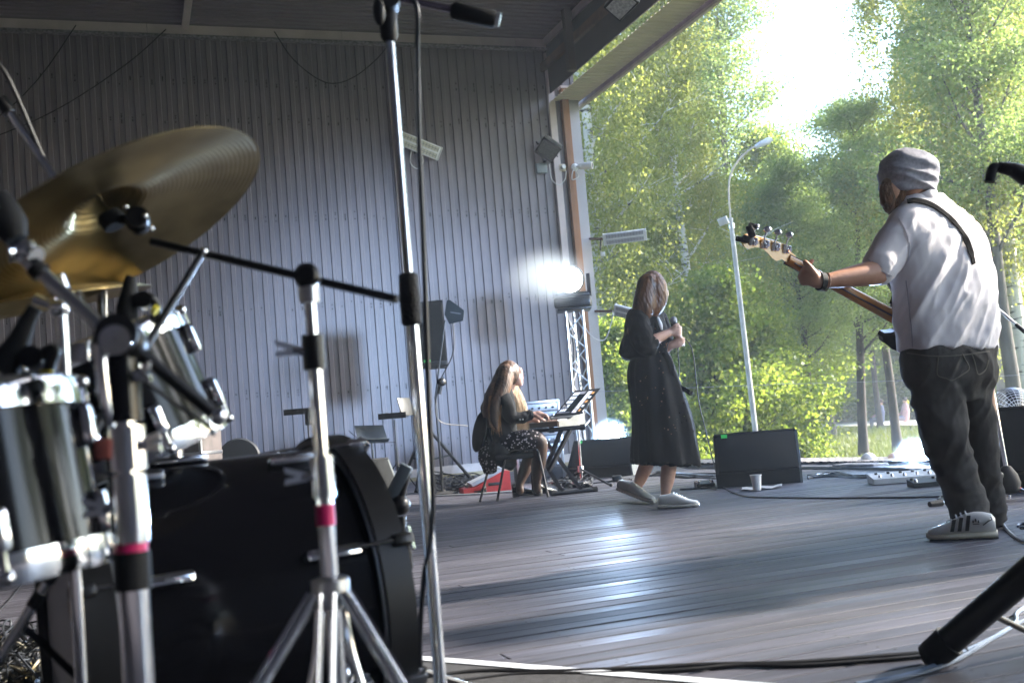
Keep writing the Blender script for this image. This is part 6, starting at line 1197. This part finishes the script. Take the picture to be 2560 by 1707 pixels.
    # hair
    b = MB(); b.ball(W(1632, 716, D - .005), .098, 22, 16, (1, 1.05, 1.22)); T(b, [(1622, 712, D - .06, 30), (1612, 750, D - .085, 28), (1598, 785, D - .09, 22), (1584, 815, D - .09, 14), (1572, 835, D - .08, 6)], 18); T(b, [(1640, 715, D - .06, 28), (1646, 745, D - .06, 24), (1640, 775, D - .075, 16), (1630, 792, D - .07, 8)], 16); T(b, [(1620, 730, D - .08, 26), (1615, 770, D - .1, 24), (1605, 800, D - .1, 14)], 16)
    me = modded(b, .005, 5); displace(me, lambda p, n: .0028*(ridge((p[0] + .35*p[2], p[1], p[2]), (60, 60, 3), 1.) - .5)); hr = finish(me, 'hair', hair_mat('hair_brown', (.035, .013, .006), (.16, .06, .018)), root)
    b = MB(); strands(b, (W(1612, 690, D - .07), W(1660, 700, D - .06)), (W(1568, 835, D - .1), W(1640, 790, D - .08)), 260, .0012, .009, Vector((0, -.03, .0)), 3); b.build('hair_strands', hair_mat('hair_brown', (0, 0, 0), None), hr)
    # white trainers
    M_tr = pm('white_canvas', (.74, .72, .68), .6, 0, .06, 8, .1, 200); M_so = pm('white_rubber', (.68, .64, .56), .6)
    def trainer(toe, heel, pitch):
        toe, heel = Vector(toe), Vector(heel); ex = (toe - heel).normalized(); ey = Z.cross(ex).normalized(); ez = ex.cross(ey); L = (toe - heel).length; k_ = L/.29
        def ring(x, w, z0, z1, n=18): return [heel + ex*x*k_ + ey*w*math.copysign(abs(math.cos(a))**.7, math.cos(a)) + ez*((z0 + z1)/2 + (z1 - z0)/2*math.sin(a)) for a in np.linspace(0, 2*math.pi, n, endpoint=False)]
        def loft(R_):
            bb = MB(); n = len(R_[0]); bb.add([p for r in R_ for p in r], [(i*n + j, i*n + (j + 1) % n, (i + 1)*n + (j + 1) % n, (i + 1)*n + j) for i in range(len(R_) - 1) for j in range(n)] + [tuple(range(n)), tuple((len(R_) - 1)*n + j for j in range(n))]); return bb
        u_ = loft([ring(*r) for r in [(-.002, .026, .02, .075), (.01, .034, .02, .092), (.05, .036, .02, .095), (.09, .038, .02, .10), (.12, .039, .02, .098), (.16, .041, .02, .08), (.2, .042, .02, .062), (.24, .040, .02, .05), (.268, .03, .022, .044), (.282, .016, .024, .038)]]).build('trainer', M_tr, root)
        loft([ring(*r) for r in [(-.008, .03, 0, .03), (.01, .039, 0, .031), (.1, .041, 0, .028), (.18, .045, 0, .027), (.25, .041, 0, .028), (.28, .026, .002, .03), (.292, .012, .008, .03)]]).build('sole', M_so, u_)
        for k in range(5):
            bb = MB(); x = (.11 + .02*k)*k_; zz = .101 - .0095*k; bb.tube([heel + ex*x + ey*.02 + ez*(zz - .008), heel + ex*(x + .003) + ez*(zz + .005), heel + ex*x - ey*.02 + ez*(zz - .008)], .004, 6); bb.build('lace', M_white, u_)
    trainer(G(1748, 1266), G(1650, 1271), 0); h2 = G(1592, 1248) + Vector((-.12, .02, .075)); trainer(G(1634, 1260) + Vector((0.01, .02, .0)), h2, 0)
    # necklace / white ruffle
    b = MB(); T(b, [(1645, 795, D - .12, 3), (1651, 810, D - .13, 5), (1654, 822, D - .13, 3)], 8); b.build('white_brooch', M_white, root)
    # microphone
    mt_ = thing('microphone', W(1686, 812, D - .08), 'silver-headed wired microphone with green tape in the singer\'s hands', 'microphone')
    a, c = W(1684, 801, D - .075), W(1694, 864, D - .06); ax = (c - a).normalized(); b = MB(); b.ball(a, .027, 18, 14, (1, 1, 1.12)); b.build('grille', pm('mic_mesh', (.22, .22, .23), .35, .8, .3, 200, .4, 900), mt_)
    b = MB(); b.lathe([(.026, .018), (.028, .024), (.026, .032), (.019, .05), (.015, .16), (.001, .162)], a, ax, 18); b.build('handle', M_black, mt_); b = MB(); b.lathe([(.001, .165), (.0125, .165), (.0125, .2), (.008, .205)], a, ax, 14); b.build('green_tape', M_green, mt_)
    e = a + ax*.205
    wire('microphone_cable', [e, W(1695, 885, D - .06), W(1698, 920, D - .06), W(1695, 945, D - .08), W(1688, 930, D - .1), W(1680, 900, D - .11), W(1668, 880, D - .1), W(1672, 855, D - .08), W(1690, 848, D - .06), W(1710, 846, D - .04), W(1726, 864, D - .03), W(1735, 900, D - .02), W(1741, 960, D), W(1748, 1010, D), W(1760, 1060, D), W(1775, 1120, D), G(1793, 1196) + Z*.03, G(1808, 1218) + Z*.006, G(1832, 1233) + Z*.006], .0045, 'black microphone cable hanging from the singer\'s hand to the floor', None, 'cable', None, 6)
singer()

# ---------------------------------------------------------------- keyboard player and her chair
def pianist():
    D = 9.62; root = thing('person', G(1300, 1240), 'seated keyboard player with very long copper-tipped, golden-lit hair and dark blazer', 'person', 'musicians')
    skin = skin_mat('skin_light', (.52, .28, .2), (.62, .38, .29))
    b = MB(); b.ball(W(1276, 936, D), .082, 22, 16, (1.02, 1., 1.22)); b.ball(W(1293, 947, D), .05, 14, 10, (1, 1, 1.2)); b.ball(W(1305, 944, D), .011, 8, 6, (1.3, 1, 1)); T(b, [(1298, 925, D, 8), (1302, 938, D, 6), (1300, 958, D, 8)], 10)
    b.ball(W(1281, 942, D - .085), .022, 10, 8, (.8, .4, 1.3)); T(b, [(1276, 955, D, 15), (1268, 985, D, 16)])
    SEC(b, [(1115, 1222, 1290, D - .02, D + .02, .13), (1050, 1228, 1288, D - .02, D + .02, .12), (1000, 1232, 1284, D - .02, D + .02, .13), (978, 1242, 1280, D, D, .11)])
    T(b, [(1262, 992, D - .15, 13), (1276, 1040, D - .16, 12), (1296, 1046, D - .15, 11), (1325, 1038, D - .12, 8.5), (1335, 1036, D - .12, 8)]); T(b, [(1334, 1036, D - .12, 8), (1346, 1036, D - .12, 10), (1354, 1038, D - .12, 8.5)], flat=.6)
    for k in range(4): T(b, [(1351, 1037, D - .155 + .023*k, 4), (1362, 1036, D - .16 + .025*k, 3.8), (1369, 1042, D - .16 + .026*k, 3.4), (1371, 1048, D - .16 + .026*k, 3)], 8)
    T(b, [(1342, 1040, D - .16, 4.6), (1351, 1046, D - .175, 4.2), (1358, 1049, D - .175, 3.4)], 8)
    T(b, [(1262, 992, D + .15, 13), (1285, 1035, D + .14, 12), (1310, 1048, D + .08, 10), (1330, 1048, D + .06, 8)]); T(b, [(1328, 1048, D + .06, 8), (1340, 1047, D + .06, 9.5), (1347, 1048, D + .06, 8)], flat=.6)
    for k in range(4): T(b, [(1344, 1047, D + .03 + .023*k, 4), (1354, 1046, D + .03 + .024*k, 3.8), (1361, 1051, D + .03 + .025*k, 3.4)], 8)
    T(b, [(1338, 1050, D + .03, 4.4), (1346, 1054, D + .015, 3.8)], 8)
    T(b, [(1258, 1118, D - .1, 24), (1310, 1103, D - .12, 23), (1345, 1101, D - .12, 19), (1350, 1130, D - .11, 17), (1345, 1165, D - .09, 16), (1342, 1200, D - .06, 10), (1343, 1222, D - .05, 9)]); T(b, [(1258, 1118, D + .1, 24), (1310, 1105, D + .1, 23), (1338, 1106, D + .1, 19), (1325, 1145, D + .08, 16), (1312, 1175, D + .05, 14), (1300, 1208, D + .02, 9), (1300, 1224, D, 9)])
    me = modded(b, .006, 3); finish(me, 'body', skin, root)
    # tights over the legs
    b = MB(); T(b, [(1300, 1105, D - .12, 24.5), (1345, 1101, D - .12, 20.5), (1350, 1130, D - .11, 18.5), (1345, 1165, D - .09, 17.5), (1342, 1200, D - .06, 11.2), (1343, 1224, D - .05, 10.2)]); T(b, [(1300, 1106, D + .1, 24.5), (1338, 1106, D + .1, 20.5), (1325, 1145, D + .08, 17.5), (1312, 1175, D + .05, 15.5), (1300, 1208, D + .02, 10.4), (1300, 1226, D, 10.4)])
    finish(modded(b, .006, 3), 'tights', pm('sheer_tights', (.055, .025, .014), .55, 0, .35, 6), root)
    # flowered dress
    mt = fabric('flowered_black', (.012, .011, .014), None, .2, 400); n = mt.node_tree; tc = n.nodes.new('ShaderNodeTexCoord'); vo = n.nodes.new('ShaderNodeTexVoronoi'); vo.inputs['Scale'].default_value = 42; n.links.new(tc.outputs['Object'], vo.inputs[0]); lt = n.nodes.new('ShaderNodeMath'); lt.operation = 'LESS_THAN'; lt.inputs[1].default_value = .33; n.links.new(vo.outputs['Distance'], lt.inputs[0])
    mx = n.nodes.new('ShaderNodeMix'); mx.data_type = 'RGBA'; mx.inputs[6].default_value = (.012, .011, .014, 1); mx.inputs[7].default_value = (.55, .48, .5, 1); n.links.new(lt.outputs[0], mx.inputs[0]); n.links.new(mx.outputs[2], n.nodes['Principled BSDF'].inputs['Base Color'])
    b = MB(); T(b, [(1255, 1112, D - .09, 29), (1300, 1103, D - .12, 28), (1334, 1099, D - .12, 24)], 18); T(b, [(1255, 1112, D + .09, 29), (1300, 1103, D + .1, 28), (1330, 1101, D + .1, 24)], 18); b.box(W(1285, 1105, D), (.3, .2, .16), None, .05); SEC(b, [(1120, 1224, 1292, D - .02, D + .02, .15), (1060, 1240, 1288, D - .02, D + .02, .13)])
    T(b, [(1225, 1110, D - .05, 22), (1222, 1140, D - .05, 26), (1224, 1168, D - .05, 20)], 16); me = modded(b, .008, 4); displace(me, lambda p, n: .010*(ridge(p, (12, 12, 7), 1.) - .5)); finish(me, 'flowered_dress', mt, root)
    # blazer
    b = MB(); SEC(b, [(1163, 1234, 1288, D - .04, D + .02, .17), (1120, 1216, 1291, D - .04, D + .02, .18), (1070, 1206, 1290, D - .04, D + .02, .175), (1030, 1203, 1288, D - .03, D + .02, .17), (1000, 1212, 1285, D - .03, D + .02, .165), (978, 1228, 1282, D - .02, D + .02, .14), (966, 1248, 1278, D, D, .09)], power=2.2)
    T(b, [(1256, 988, D - .14, 18), (1268, 1015, D - .17, 18.5), (1278, 1040, D - .17, 17.5), (1298, 1045, D - .15, 15), (1324, 1037, D - .125, 12)], 18); T(b, [(1258, 988, D + .14, 18), (1285, 1035, D + .14, 17), (1312, 1046, D + .08, 13)], 18); T(b, [(1245, 1120, D - .12, 26), (1262, 1150, D - .13, 22), (1276, 1163, D - .13, 12)], 16)
    me = modded(b, .007, 4); displace(me, lambda p, n: .009*(ridge((p[0], p[1], p[2] + .5*p[0]), (8, 8, 8), 5.) - .5) + .004*(ridge(p, (16, 16, 10), 2.) - .5)); bz = finish(me, 'blazer', fabric('black_wool', (.016, .017, .02), None, .2, 500, .8), root)
    b = MB(); b.lathe([(.043, -.01), (.047, -.01), (.047, .012), (.043, .012)], W(1324, 1037, D - .125), (W(1335, 1035, D - .12) - W(1320, 1038, D - .125)).normalized(), 18); b.build('cuff', pm('black_wool2', (.016, .017, .02), .8), bz)
    for k in range(2): b = MB(); b.ball(W(1300 + 7*k, 1049 - k, D - .205), .008, 8, 6); b.build('button', M_alu, bz)
    # hair
    b = MB(); b.ball(W(1272, 934, D), .098, 22, 16, (1.05, 1, 1.22)); T(b, [(1262, 930, D - .03, 22), (1250, 960, D - .05, 23), (1232, 995, D - .09, 22), (1222, 1030, D - .12, 17), (1226, 1062, D - .15, 10)], 18); T(b, [(1266, 930, D - .05, 22), (1258, 970, D - .12, 20), (1240, 1010, D - .17, 17), (1236, 1045, D - .2, 12), (1242, 1070, D - .2, 5)], 16)
    T(b, [(1262, 935, D + .03, 20), (1240, 985, D + .03, 20), (1214, 1020, D, 14)], 16); me = modded(b, .0055, 4); displace(me, lambda p, n: .0028*(ridge((p[0] + .3*p[2], p[1], p[2]), (60, 60, 3), 1.) - .5)); M_h = hair_mat('hair_ash', (.05, .026, .016), (.22, .12, .07)); hr = finish(me, 'hair', M_h, root)
    M_t = hair_mat('hair_copper_tip', (.30, .11, .03), (.62, .30, .10)); M_f = hair_mat('hair_golden_lit', (.55, .36, .20), (.85, .66, .45))
    b = MB(); strands(b, (W(1222, 990, D - .17), W(1258, 985, D - .19)), (W(1224, 1062, D - .2), W(1250, 1072, D - .2)), 150, .0017, .006, Vector((-.01, -.02, 0)), 4); b.build('copper_ends', M_t, hr)
    b = MB(); strands(b, (W(1262, 915, D - .06), W(1285, 912, D - .04)), (W(1206, 1040, D - .1), W(1245, 1060, D - .16)), 220, .0015, .006, Vector((-.03, -.05, 0)), 6); b.build('hair_strands', M_h, hr)
    b = MB(); strands(b, (W(1278, 955, D + .02), W(1292, 958, D + .05)), (W(1290, 1084, D + .02), W(1320, 1074, D + .06)), 300, .0017, .008, Vector((.03, 0, 0)), 5); b.build('golden_lit_front_hair', M_f, hr)  # golden light on the front strands is put into the hair colour
    # shoes
    M_sh = pm('black_leather', (.012, .012, .013), .22, 0, .2, 10)
    for (tx, ty), (hx, hy), lift in (((1388, 1233), (1340, 1240), 0), ((1333, 1238), (1282, 1243), 0)):
        toe, heel = G(tx, ty), G(hx, hy); ex = (toe - heel).normalized(); ey = Z.cross(ex); b = MB(); L = .25
        def ring(x, w, z0, z1, n=16): return [heel + ex*x + ey*w*math.cos(a) + Z*((z0 + z1)/2 + (z1 - z0)/2*math.sin(a)) for a in np.linspace(0, 2*math.pi, n, endpoint=False)]
        R_ = [ring(*r) for r in [(0, .028, .055, .12), (.03, .034, .055, .125), (.07, .034, .045, .10), (.12, .036, .02, .075), (.17, .04, .006, .062), (.21, .038, .004, .052), (.24, .024, .006, .04)]]; nn = 16
        b.add([p for r in R_ for p in r], [(i*nn + j, i*nn + (j + 1) % nn, (i + 1)*nn + (j + 1) % nn, (i + 1)*nn + j) for i in range(len(R_) - 1) for j in range(nn)] + [tuple(range(nn)), tuple((len(R_) - 1)*nn + j for j in range(nn))]); sh = b.build('shoe', M_sh, root)
        b = MB(); obox(b, heel + ex*.03 + Z*.03, ex, ey, Z, (.06, .055, .06), .006); b.build('heel', M_sh, sh); b = MB(); b.tube([heel + ex*.08 + ey*.036 + Z*.08, heel + ex*.085 + Z*.115, heel + ex*.08 - ey*.036 + Z*.08], .007, 6); b.build('strap', M_sh, sh)
    # chair
    t = thing('chair', G(1270, 1245), 'black oval-backed chair with metal legs under the keyboard player', 'chair'); M_ch = fabric('chair_fabric', (.012, .013, .016), None, .3, 300); M_lg = pm('chair_tube', (.10, .09, .09), .25, .8)
    c = W(1199, 1078, D - .04); axn = Vector((-.9, -.28, .25)).normalized(); ux = Vector((.3, -.95, 0)).normalized(); uy = axn.cross(ux); uy = uy if uy.z > 0 else -uy
    b = MB(); b.ball((0, 0, 0), 1., 26, 14); vv = [c + ux*(x*.2) + uy*(y*.185) + axn*z*.032 for x, y, z in b.v]; b2 = MB(); b2.add(vv, b.f); b2.build('backrest', M_ch, t)
    zS = W(1290, 1132, D).z; sc_ = W(1275, 1132, D); b = MB(); obox(b, Vector((sc_.x, sc_.y, zS - .02)), Vector((.95, .3, 0)), Vector((-.3, .95, 0)), Z, (.40, .40, .06), .025); b.build('seat', M_ch, t)
    for P in ([(1342, 1123, D - .17), (1346, 1130, D - .17), (1370, 1237, D - .2)], [(1325, 1128, D + .22), (1332, 1215, D + .25)], [(1262, 1150, D - .2), (1243, 1254, D - .2)], [(1224, 1160, D + .15), (1200, 1250, D - .05)]):
        b = MB(); q = [W(*p) for p in P]; q[-1].z = .012; b.tube(q, .011, 10); lg = b.build('leg', M_lg, t)
    b = MB(); b.tube(spline([W(1262, 1150, D - .2), W(1280, 1128, D - .2), W(1300, 1126, D - .19), W(1342, 1121, D - .17)]), .011, 8); b.build('seat_frame', M_lg, t); b = MB(); b.tube([W(1224, 1160, D + .15), W(1325, 1128, D + .22)], .011, 8); b.build('seat_frame', M_lg, t); b = MB(); b.tube(spline([W(1224, 1160, D - .1), W(1212, 1120, D - .1), c + ux*.05 - axn*.02]), .011, 8); b.tube(spline([W(1262, 1150, D - .2), W(1235, 1110, D - .18), W(1222, 1060, D - .16)]), .011, 8); b.build('back_frame', M_lg, t)
    # keyboard on X stand
    kt = thing('keyboard', W(1400, 1050, 9.9), 'grey electric keyboard seen end-on on an X-shaped stand', 'keyboard'); kx = Vector((-.62, .785, 0)).normalized(); ky = Vector((.785, .62, 0)); E_ = W(1430, 1050, 9.72); L = 1.02
    M_k = pm('keyboard_silver', (.30, .29, .26), .4, .2, .1, 10); M_kd = pm('keyboard_dark', (.02, .02, .022), .45)
    o = E_ + Vector((0, 0, -.045)); b = MB(); b.prism([(-.15, 0), (.15, 0), (.15, .09), (.02, .075), (-.03, .05), (-.15, .045)], o + kx*.02, ky, Z, -L); b.build('case', M_kd, kt, False)
    # prism extrudes along ky x Z
    b = MB(); b.prism([(-.155, -.003), (.155, -.003), (.155, .095), (.02, .08), (-.02, .058), (-.155, .05)], o - ky.cross(Z).normalized()*.0, ky, Z, -.025); b.build('end_cap', M_k, kt, False)
    dr = -ky.cross(Z).normalized()
    for k in range(29):
        b = MB(); q = o + dr*(.04 + L*.93*k/29) + ky*(-.09) + Z*.056; obox(b, q, dr, ky, Z, (L*.93/29 - .002, .11, .012)); b.build('white_key', M_white, kt, False)
        if k % 7 in (0, 1, 3, 4, 5): b = MB(); obox(b, q + dr*L*.0165 + ky*.02 + Z*.009, dr, ky, Z, (.016, .07, .012)); b.build('black_key', M_black, kt, False)
    b = MB(); obox(b, o + dr*L*.5 + ky*.09 + Z*.086, dr, ky, Z, (.3, .06, .006)); b.build('control_panel', pm('panel_grey', (.2, .2, .2), .4), kt, False)
    st = thing('keyboard_stand', G(1420, 1236), 'black X-shaped keyboard stand with rubber-capped foot bar', 'keyboard stand'); M_s = pm('stand_black', (.014, .013, .016), .4, .2)
    b = MB(); a, c = G(1378, 1240) + Z*.02, G(1493, 1228) + Z*.02; b.tube([a, c], .02, 10); fb = b.build('foot_bar', M_s, st)
    for p, q in ((a, a.lerp(c, .1)), (c, c.lerp(a, .1))): b = MB(); b.tube([p, q], .028, 12); b.build('rubber_cap', M_rub, fb)
    hv = dr*.45; b = MB(); b.tube([a + hv, c + hv], .02, 10); b.build('foot_bar', M_s, st)
    zt_ = o.z - .025; ta, tc_ = W(1372, 1068, 9.75), W(1462, 1063, 9.75); ta.z = tc_.z = zt_ - .0; b = MB(); b.tube([ta, tc_], .02, 10); tb_ = b.build('top_bar', M_s, st)
    for p, q in ((ta, ta.lerp(tc_, .14)), (tc_, tc_.lerp(ta, .14))): b = MB(); b.tube([p, q], .027, 12); b.build('rubber_cap', M_rub, tb_)
    b = MB(); b.tube([ta + hv, tc_ + hv], .02, 10); b.build('top_bar', M_s, st)
    for p, q in ((W(1404, 1072, 9.75), W(1366, 1168, 9.8)), (W(1426, 1072, 9.75), W(1372, 1178, 9.74))): b = MB(); b.tube([p, q], .021, 4); b.build('leg', M_s, st, False)
    for p, q in ((W(1350, 1082, 9.95), c.lerp(a, .35) + Z*.01), (W(1362, 1160, 9.78), c.lerp(a, .75) + Z*.01)): b = MB(); b.tube([p, q], .021, 4); b.build('leg', M_s, st, False)
    # folder on a music stand
    ms = thing('music_stand', G(1456, 1212), 'dark music stand with an open folder of notes behind the keyboard', 'music stand'); P = [W(1383, 1040, 10.1), W(1450, 1034, 10.1), W(1501, 970, 10.3), W(1437, 976, 10.3)]; nv = (P[1] - P[0]).cross(P[3] - P[0]).normalized(); nv = nv if nv.y < 0 else -nv
    b = MB(); b.add([p for p in P] + [p - nv*.008 for p in P], [(0, 1, 2, 3), (7, 6, 5, 4)] + [(i, (i + 1) % 4, 4 + (i + 1) % 4, 4 + i) for i in range(4)]); dk = b.build('folder', M_black, ms, False)
    def quad(u0, u1, v0, v1, off): 
        f = lambda u, v: P[0].lerp(P[1], u).lerp(P[3].lerp(P[2], u), v) + nv*off
        bb = MB(); q = [f(u0, v0), f(u1, v0), f(u1, v1), f(u0, v1)]; bb.add(q + [p - nv*.002 for p in q], [(0, 1, 2, 3), (7, 6, 5, 4)] + [(i, (i + 1) % 4, 4 + (i + 1) % 4, 4 + i) for i in range(4)]); return bb
    quad(.06, .52, .08, .92, .004).build('page', pm('page_grey', (.16, .15, .16), .7), dk, False); quad(.34, .6, .12, .8, .007).build('tablet', pm('tablet_black', (.01, .012, .014), .15), dk, False); quad(.62, .78, .06, .9, .005).build('page', pm('page_white', (.55, .5, .5), .7, 0, .4, 40), dk, False)
    for r_ in range(5):
        for c2 in range(3): quad(.10 + .08*c2, .155 + .08*c2, .14 + .16*r_, .23 + .16*r_, .0075).build('note_square', M_white, dk, False)
        quad(.84 - .01*r_, .90, .1 + .17*r_, .18 + .17*r_, .005).build('note_square', M_white if r_ % 2 else pm('note_orange', (.7, .3, .08), .6), dk, False)
    b = MB(); b.tube([P[0] - nv*.0 + Vector((-.1, -.03, -.01)), P[1] + Vector((.03, -.03, .01))], .008, 6); b.build('ledge', M_steelb, ms)
    pf = G(1456, 1212); pf.z = 0; b = MB(); b.tube([Vector((pf.x, pf.y, .05)), W(1444, 1060, pf.y), (P[0] + P[1])/2 + Z*.1], .012, 10); b.build('pole', M_chrome, ms)
    hb = W(1452, 1172, pf.y)
    for q in (G(1528, 1216), G(1438, 1214), G(1430, 1190)): b = MB(); b.tube([hb, q + Z*.01], .011, 8); lg = b.build('leg', M_steelb, ms); b = MB(); b.ball(q + Z*.014, .016, 10, 8); b.build('rubber_foot', M_rub, lg)
    b = MB(); b.lathe([(.014, -.03), (.03, -.03), (.03, .03), (.014, .03)], hb, Z, 12); b.build('collar', M_alu, ms)
    return root
pianist()
# amplifier rack behind the keyboard
c = W(1345, 1150, 12.2); c.z = 0; zt_ = W(1350, 1003, 12.2).z; t, ex, ey = flight_case(c, (.52, .45, zt_), rad(6), 'rack case of blue-grey amplifiers behind the keyboard player', pm('rack_black', (.02, .02, .025), .5))
for k in range(8):
    zz = zt_ - .07 - k*.088; b = MB(); obox(b, c - ey*.232 + Z*zz, ex, ey, Z, (.46, .012, .078), .003); pn = b.build('rack_unit', pm('rack_face_%d' % (k % 3), ((.35, .37, .42), (.10, .11, .13), (.22, .24, .28))[k % 3], .4, .3), t)
    for j in range(6): b = MB(); b.lathe([(.013, 0), (.012, .015), (.001, .016)], c - ey*.238 + ex*(-.19 + .075*j) + Z*(zz - .005), -ey, 10); b.build('knob', M_black if k % 3 != 1 else M_alu, pn)
# red pedal ramp and cable tangle by the chair
c = G(1232, 1226); t = thing('pedal_ramp', c, 'red wedge-shaped pedal ramp with white pedals behind the chair', 'pedal board'); M_red = pm('red_paint', (.62, .025, .02), .4); ex = Vector((.97, .2, 0)).normalized(); ey = Z.cross(ex)
b = MB(); b.prism([(-.32, .0), (.16, 0), (.16, .19), (.1, .2), (-.2, .06), (-.32, .05)], c + ey*.16, ex, Z, .32); b.build('ramp', M_red, t, False)
b = MB(); b.prism([(-.22, .065), (.12, .205), (.11, .235), (-.24, .1)], c + ey*.14, ex, Z, .28); b.build('pedal_row', pm('pedal_pale', (.55, .58, .62), .35), t, False)
for k in range(4): b = MB(); obox(b, c + ex*(-.14 + .075*k) + Z*(.118 + .031*k) - ey*.05, ex, ey, Z, (.05, .12, .02), .005); b.build('pedal', M_black if k % 2 else M_white, t)
b = MB(); obox(b, c + ex*.0 - ey*.165 + Z*.075, ex, ey, Z, (.14, .006, .03), .003); b.build('slot', M_black, t)
tangle(1085, 1215, 1196, 1232, 34, 'tangle of black cables at the foot of the wall left of the chair', .008, 2)
tangle(1370, 1480, 1196, 1222, 22, 'tangle of cables under the keyboard stand', .007, 3, .06)
fl_cable([(1060, 1242), (1120, 1240), (1200, 1236), (1260, 1232), (1340, 1228)], .009, 'white-black power cable running under the chair', M_cablew)
# visitors in the park
def sitter(px, py, d, shirt, trousers, label, hairc=(.05, .03, .02)):
    c = W(px, py, d); c.z = Z_G; t = thing('person', c, label, 'person', 'people in the park'); b = MB(); TO(b, [(c + Z*.5, .13), (c + Vector((.03, 0, .8)), .15), (c + Vector((.05, 0, 1.0)), .12)]); TO(b, [(c + Vector((.05, 0, 1.0)), .055), (c + Vector((.05, 0, 1.1)), .05)]); b.ball(c + Vector((.06, 0, 1.2)), .1, 14, 10, (1, 1, 1.2)); TO(b, [(c + Z*.5, .1), (c + Vector((-.4, -.05, .5)), .085), (c + Vector((-.42, -.05, .08)), .06), (c + Vector((-.55, -.05, .05)), .05)]); TO(b, [(c + Vector((0, .15, .95)), .05), (c + Vector((-.1, .15, .7)), .045), (c + Vector((-.3, .08, .62)), .04)])
    finish(modded(b, .02, 2), 'body', skin_mat('skin_park', (.5, .28, .2), (.56, .33, .25)), t); b = MB(); TO(b, [(c + Z*.48, .155), (c + Vector((.03, 0, .8)), .175), (c + Vector((.05, 0, .99)), .14)]); finish(modded(b, .02, 2), 'shirt', pm('park_shirt_%d' % px, shirt, .8), t); b = MB(); TO(b, [(c + Z*.49, .14), (c + Vector((-.4, -.05, .5)), .11), (c + Vector((-.42, -.05, .14)), .08)]); finish(modded(b, .02, 2), 'trousers', pm('park_trousers_%d' % px, trousers, .8), t); b = MB(); b.ball(c + Vector((.07, 0, 1.24)), .108, 14, 10, (1, 1, 1.05)); b.build('hair', pm('park_hair', hairc, .7), t)
    return t, c
t, c = sitter(1738, 1090, 27, (.66, .68, .74), (.12, .16, .24), 'park visitor in a white shirt sitting on a bench beyond the singer')
b_ = thing('park_bench', c, 'wooden park bench under the sitting visitor', 'bench')
for k in range(4): b = MB(); b.box(c + Vector((-.1, -.18 + .12*k - 0, .44)), (1.6, .1, .04)); b.build('slat', M_pine, b_, False)
for s_ in (-.65, .65): b = MB(); b.box(c + Vector((-.1 + s_, 0, .21)), (.08, .4, .42)); b.build('leg', M_steelb, b_, False)
sitter(2205, 1080, 46, (.1, .12, .2), (.08, .08, .1), 'far visitor in dark clothes sitting by the pale path'); sitter(2268, 1086, 45, (.5, .3, .3), (.3, .25, .3), 'far visitor in pink sitting on the grass by the path')
# ================================================================ stage haze and evening air
def haze_box(dens):
    mb = MB(); mb.box((60, 100, 9), (424, 324, 23)); o = mb.build('haze', pm('x_dummy', (1, 1, 1)), None, False); o.data.materials.clear()
    mt = bpy.data.materials.new('haze'); mt.use_nodes = True; n = mt.node_tree; n.nodes.clear(); out = n.nodes.new('ShaderNodeOutputMaterial'); pv = n.nodes.new('ShaderNodeVolumePrincipled')
    pv.inputs['Color'].default_value = (.86, .93, 1, 1); pv.inputs['Density'].default_value = dens; pv.inputs['Anisotropy'].default_value = .25
    n.links.new(pv.outputs[0], out.inputs['Volume']); o.data.materials.append(mt); tag(o, 'thin bluish haze in the air over stage and park', 'haze', kind='stuff'); return o
haze_box(.0021)

# smoke puffs added to give the lit lamps their glow
def smoke(c, size, dens, label):
    b = MB(); b.ball((0, 0, 0), 1., 24, 16); o = b.build('glow_smoke', pm('x_dummy', (1, 1, 1)), None); o.data.materials.clear(); o.location = c; o.scale = size
    mt = bpy.data.materials.new('smoke'); mt.use_nodes = True; n = mt.node_tree; n.nodes.clear(); out = n.nodes.new('ShaderNodeOutputMaterial'); pv = n.nodes.new('ShaderNodeVolumePrincipled'); pv.inputs['Color'].default_value = (.85, .93, 1, 1); pv.inputs['Anisotropy'].default_value = .3
    tc = n.nodes.new('ShaderNodeTexCoord'); ln = n.nodes.new('ShaderNodeVectorMath'); ln.operation = 'LENGTH'; n.links.new(tc.outputs['Object'], ln.inputs[0])
    mr = n.nodes.new('ShaderNodeMapRange'); mr.interpolation_type = 'SMOOTHERSTEP'; mr.inputs[1].default_value = 1.; mr.inputs[2].default_value = 0.; mr.inputs[3].default_value = 0.; mr.inputs[4].default_value = dens
    n.links.new(ln.outputs['Value'], mr.inputs[0]); n.links.new(mr.outputs[0], pv.inputs['Density']); n.links.new(pv.outputs[0], out.inputs['Volume']); o.data.materials.append(mt); return tag(o, label, 'smoke', kind='stuff')
smoke(MHB + Vector((-.32, -.5, .34)), (.6, .75, .42), .9, 'added smoke puff for the glow of the lit moving-head light')
smoke(W(1525, 1085, 12.6), (.28, .42, .22), .5, 'added smoke puff for the glow of the spotlight behind the rear monitor')
smoke(W(2290, 1136, 10.0), (.22, .4, .2), .5, 'added smoke puff for the glow of the spotlight at the stage edge')
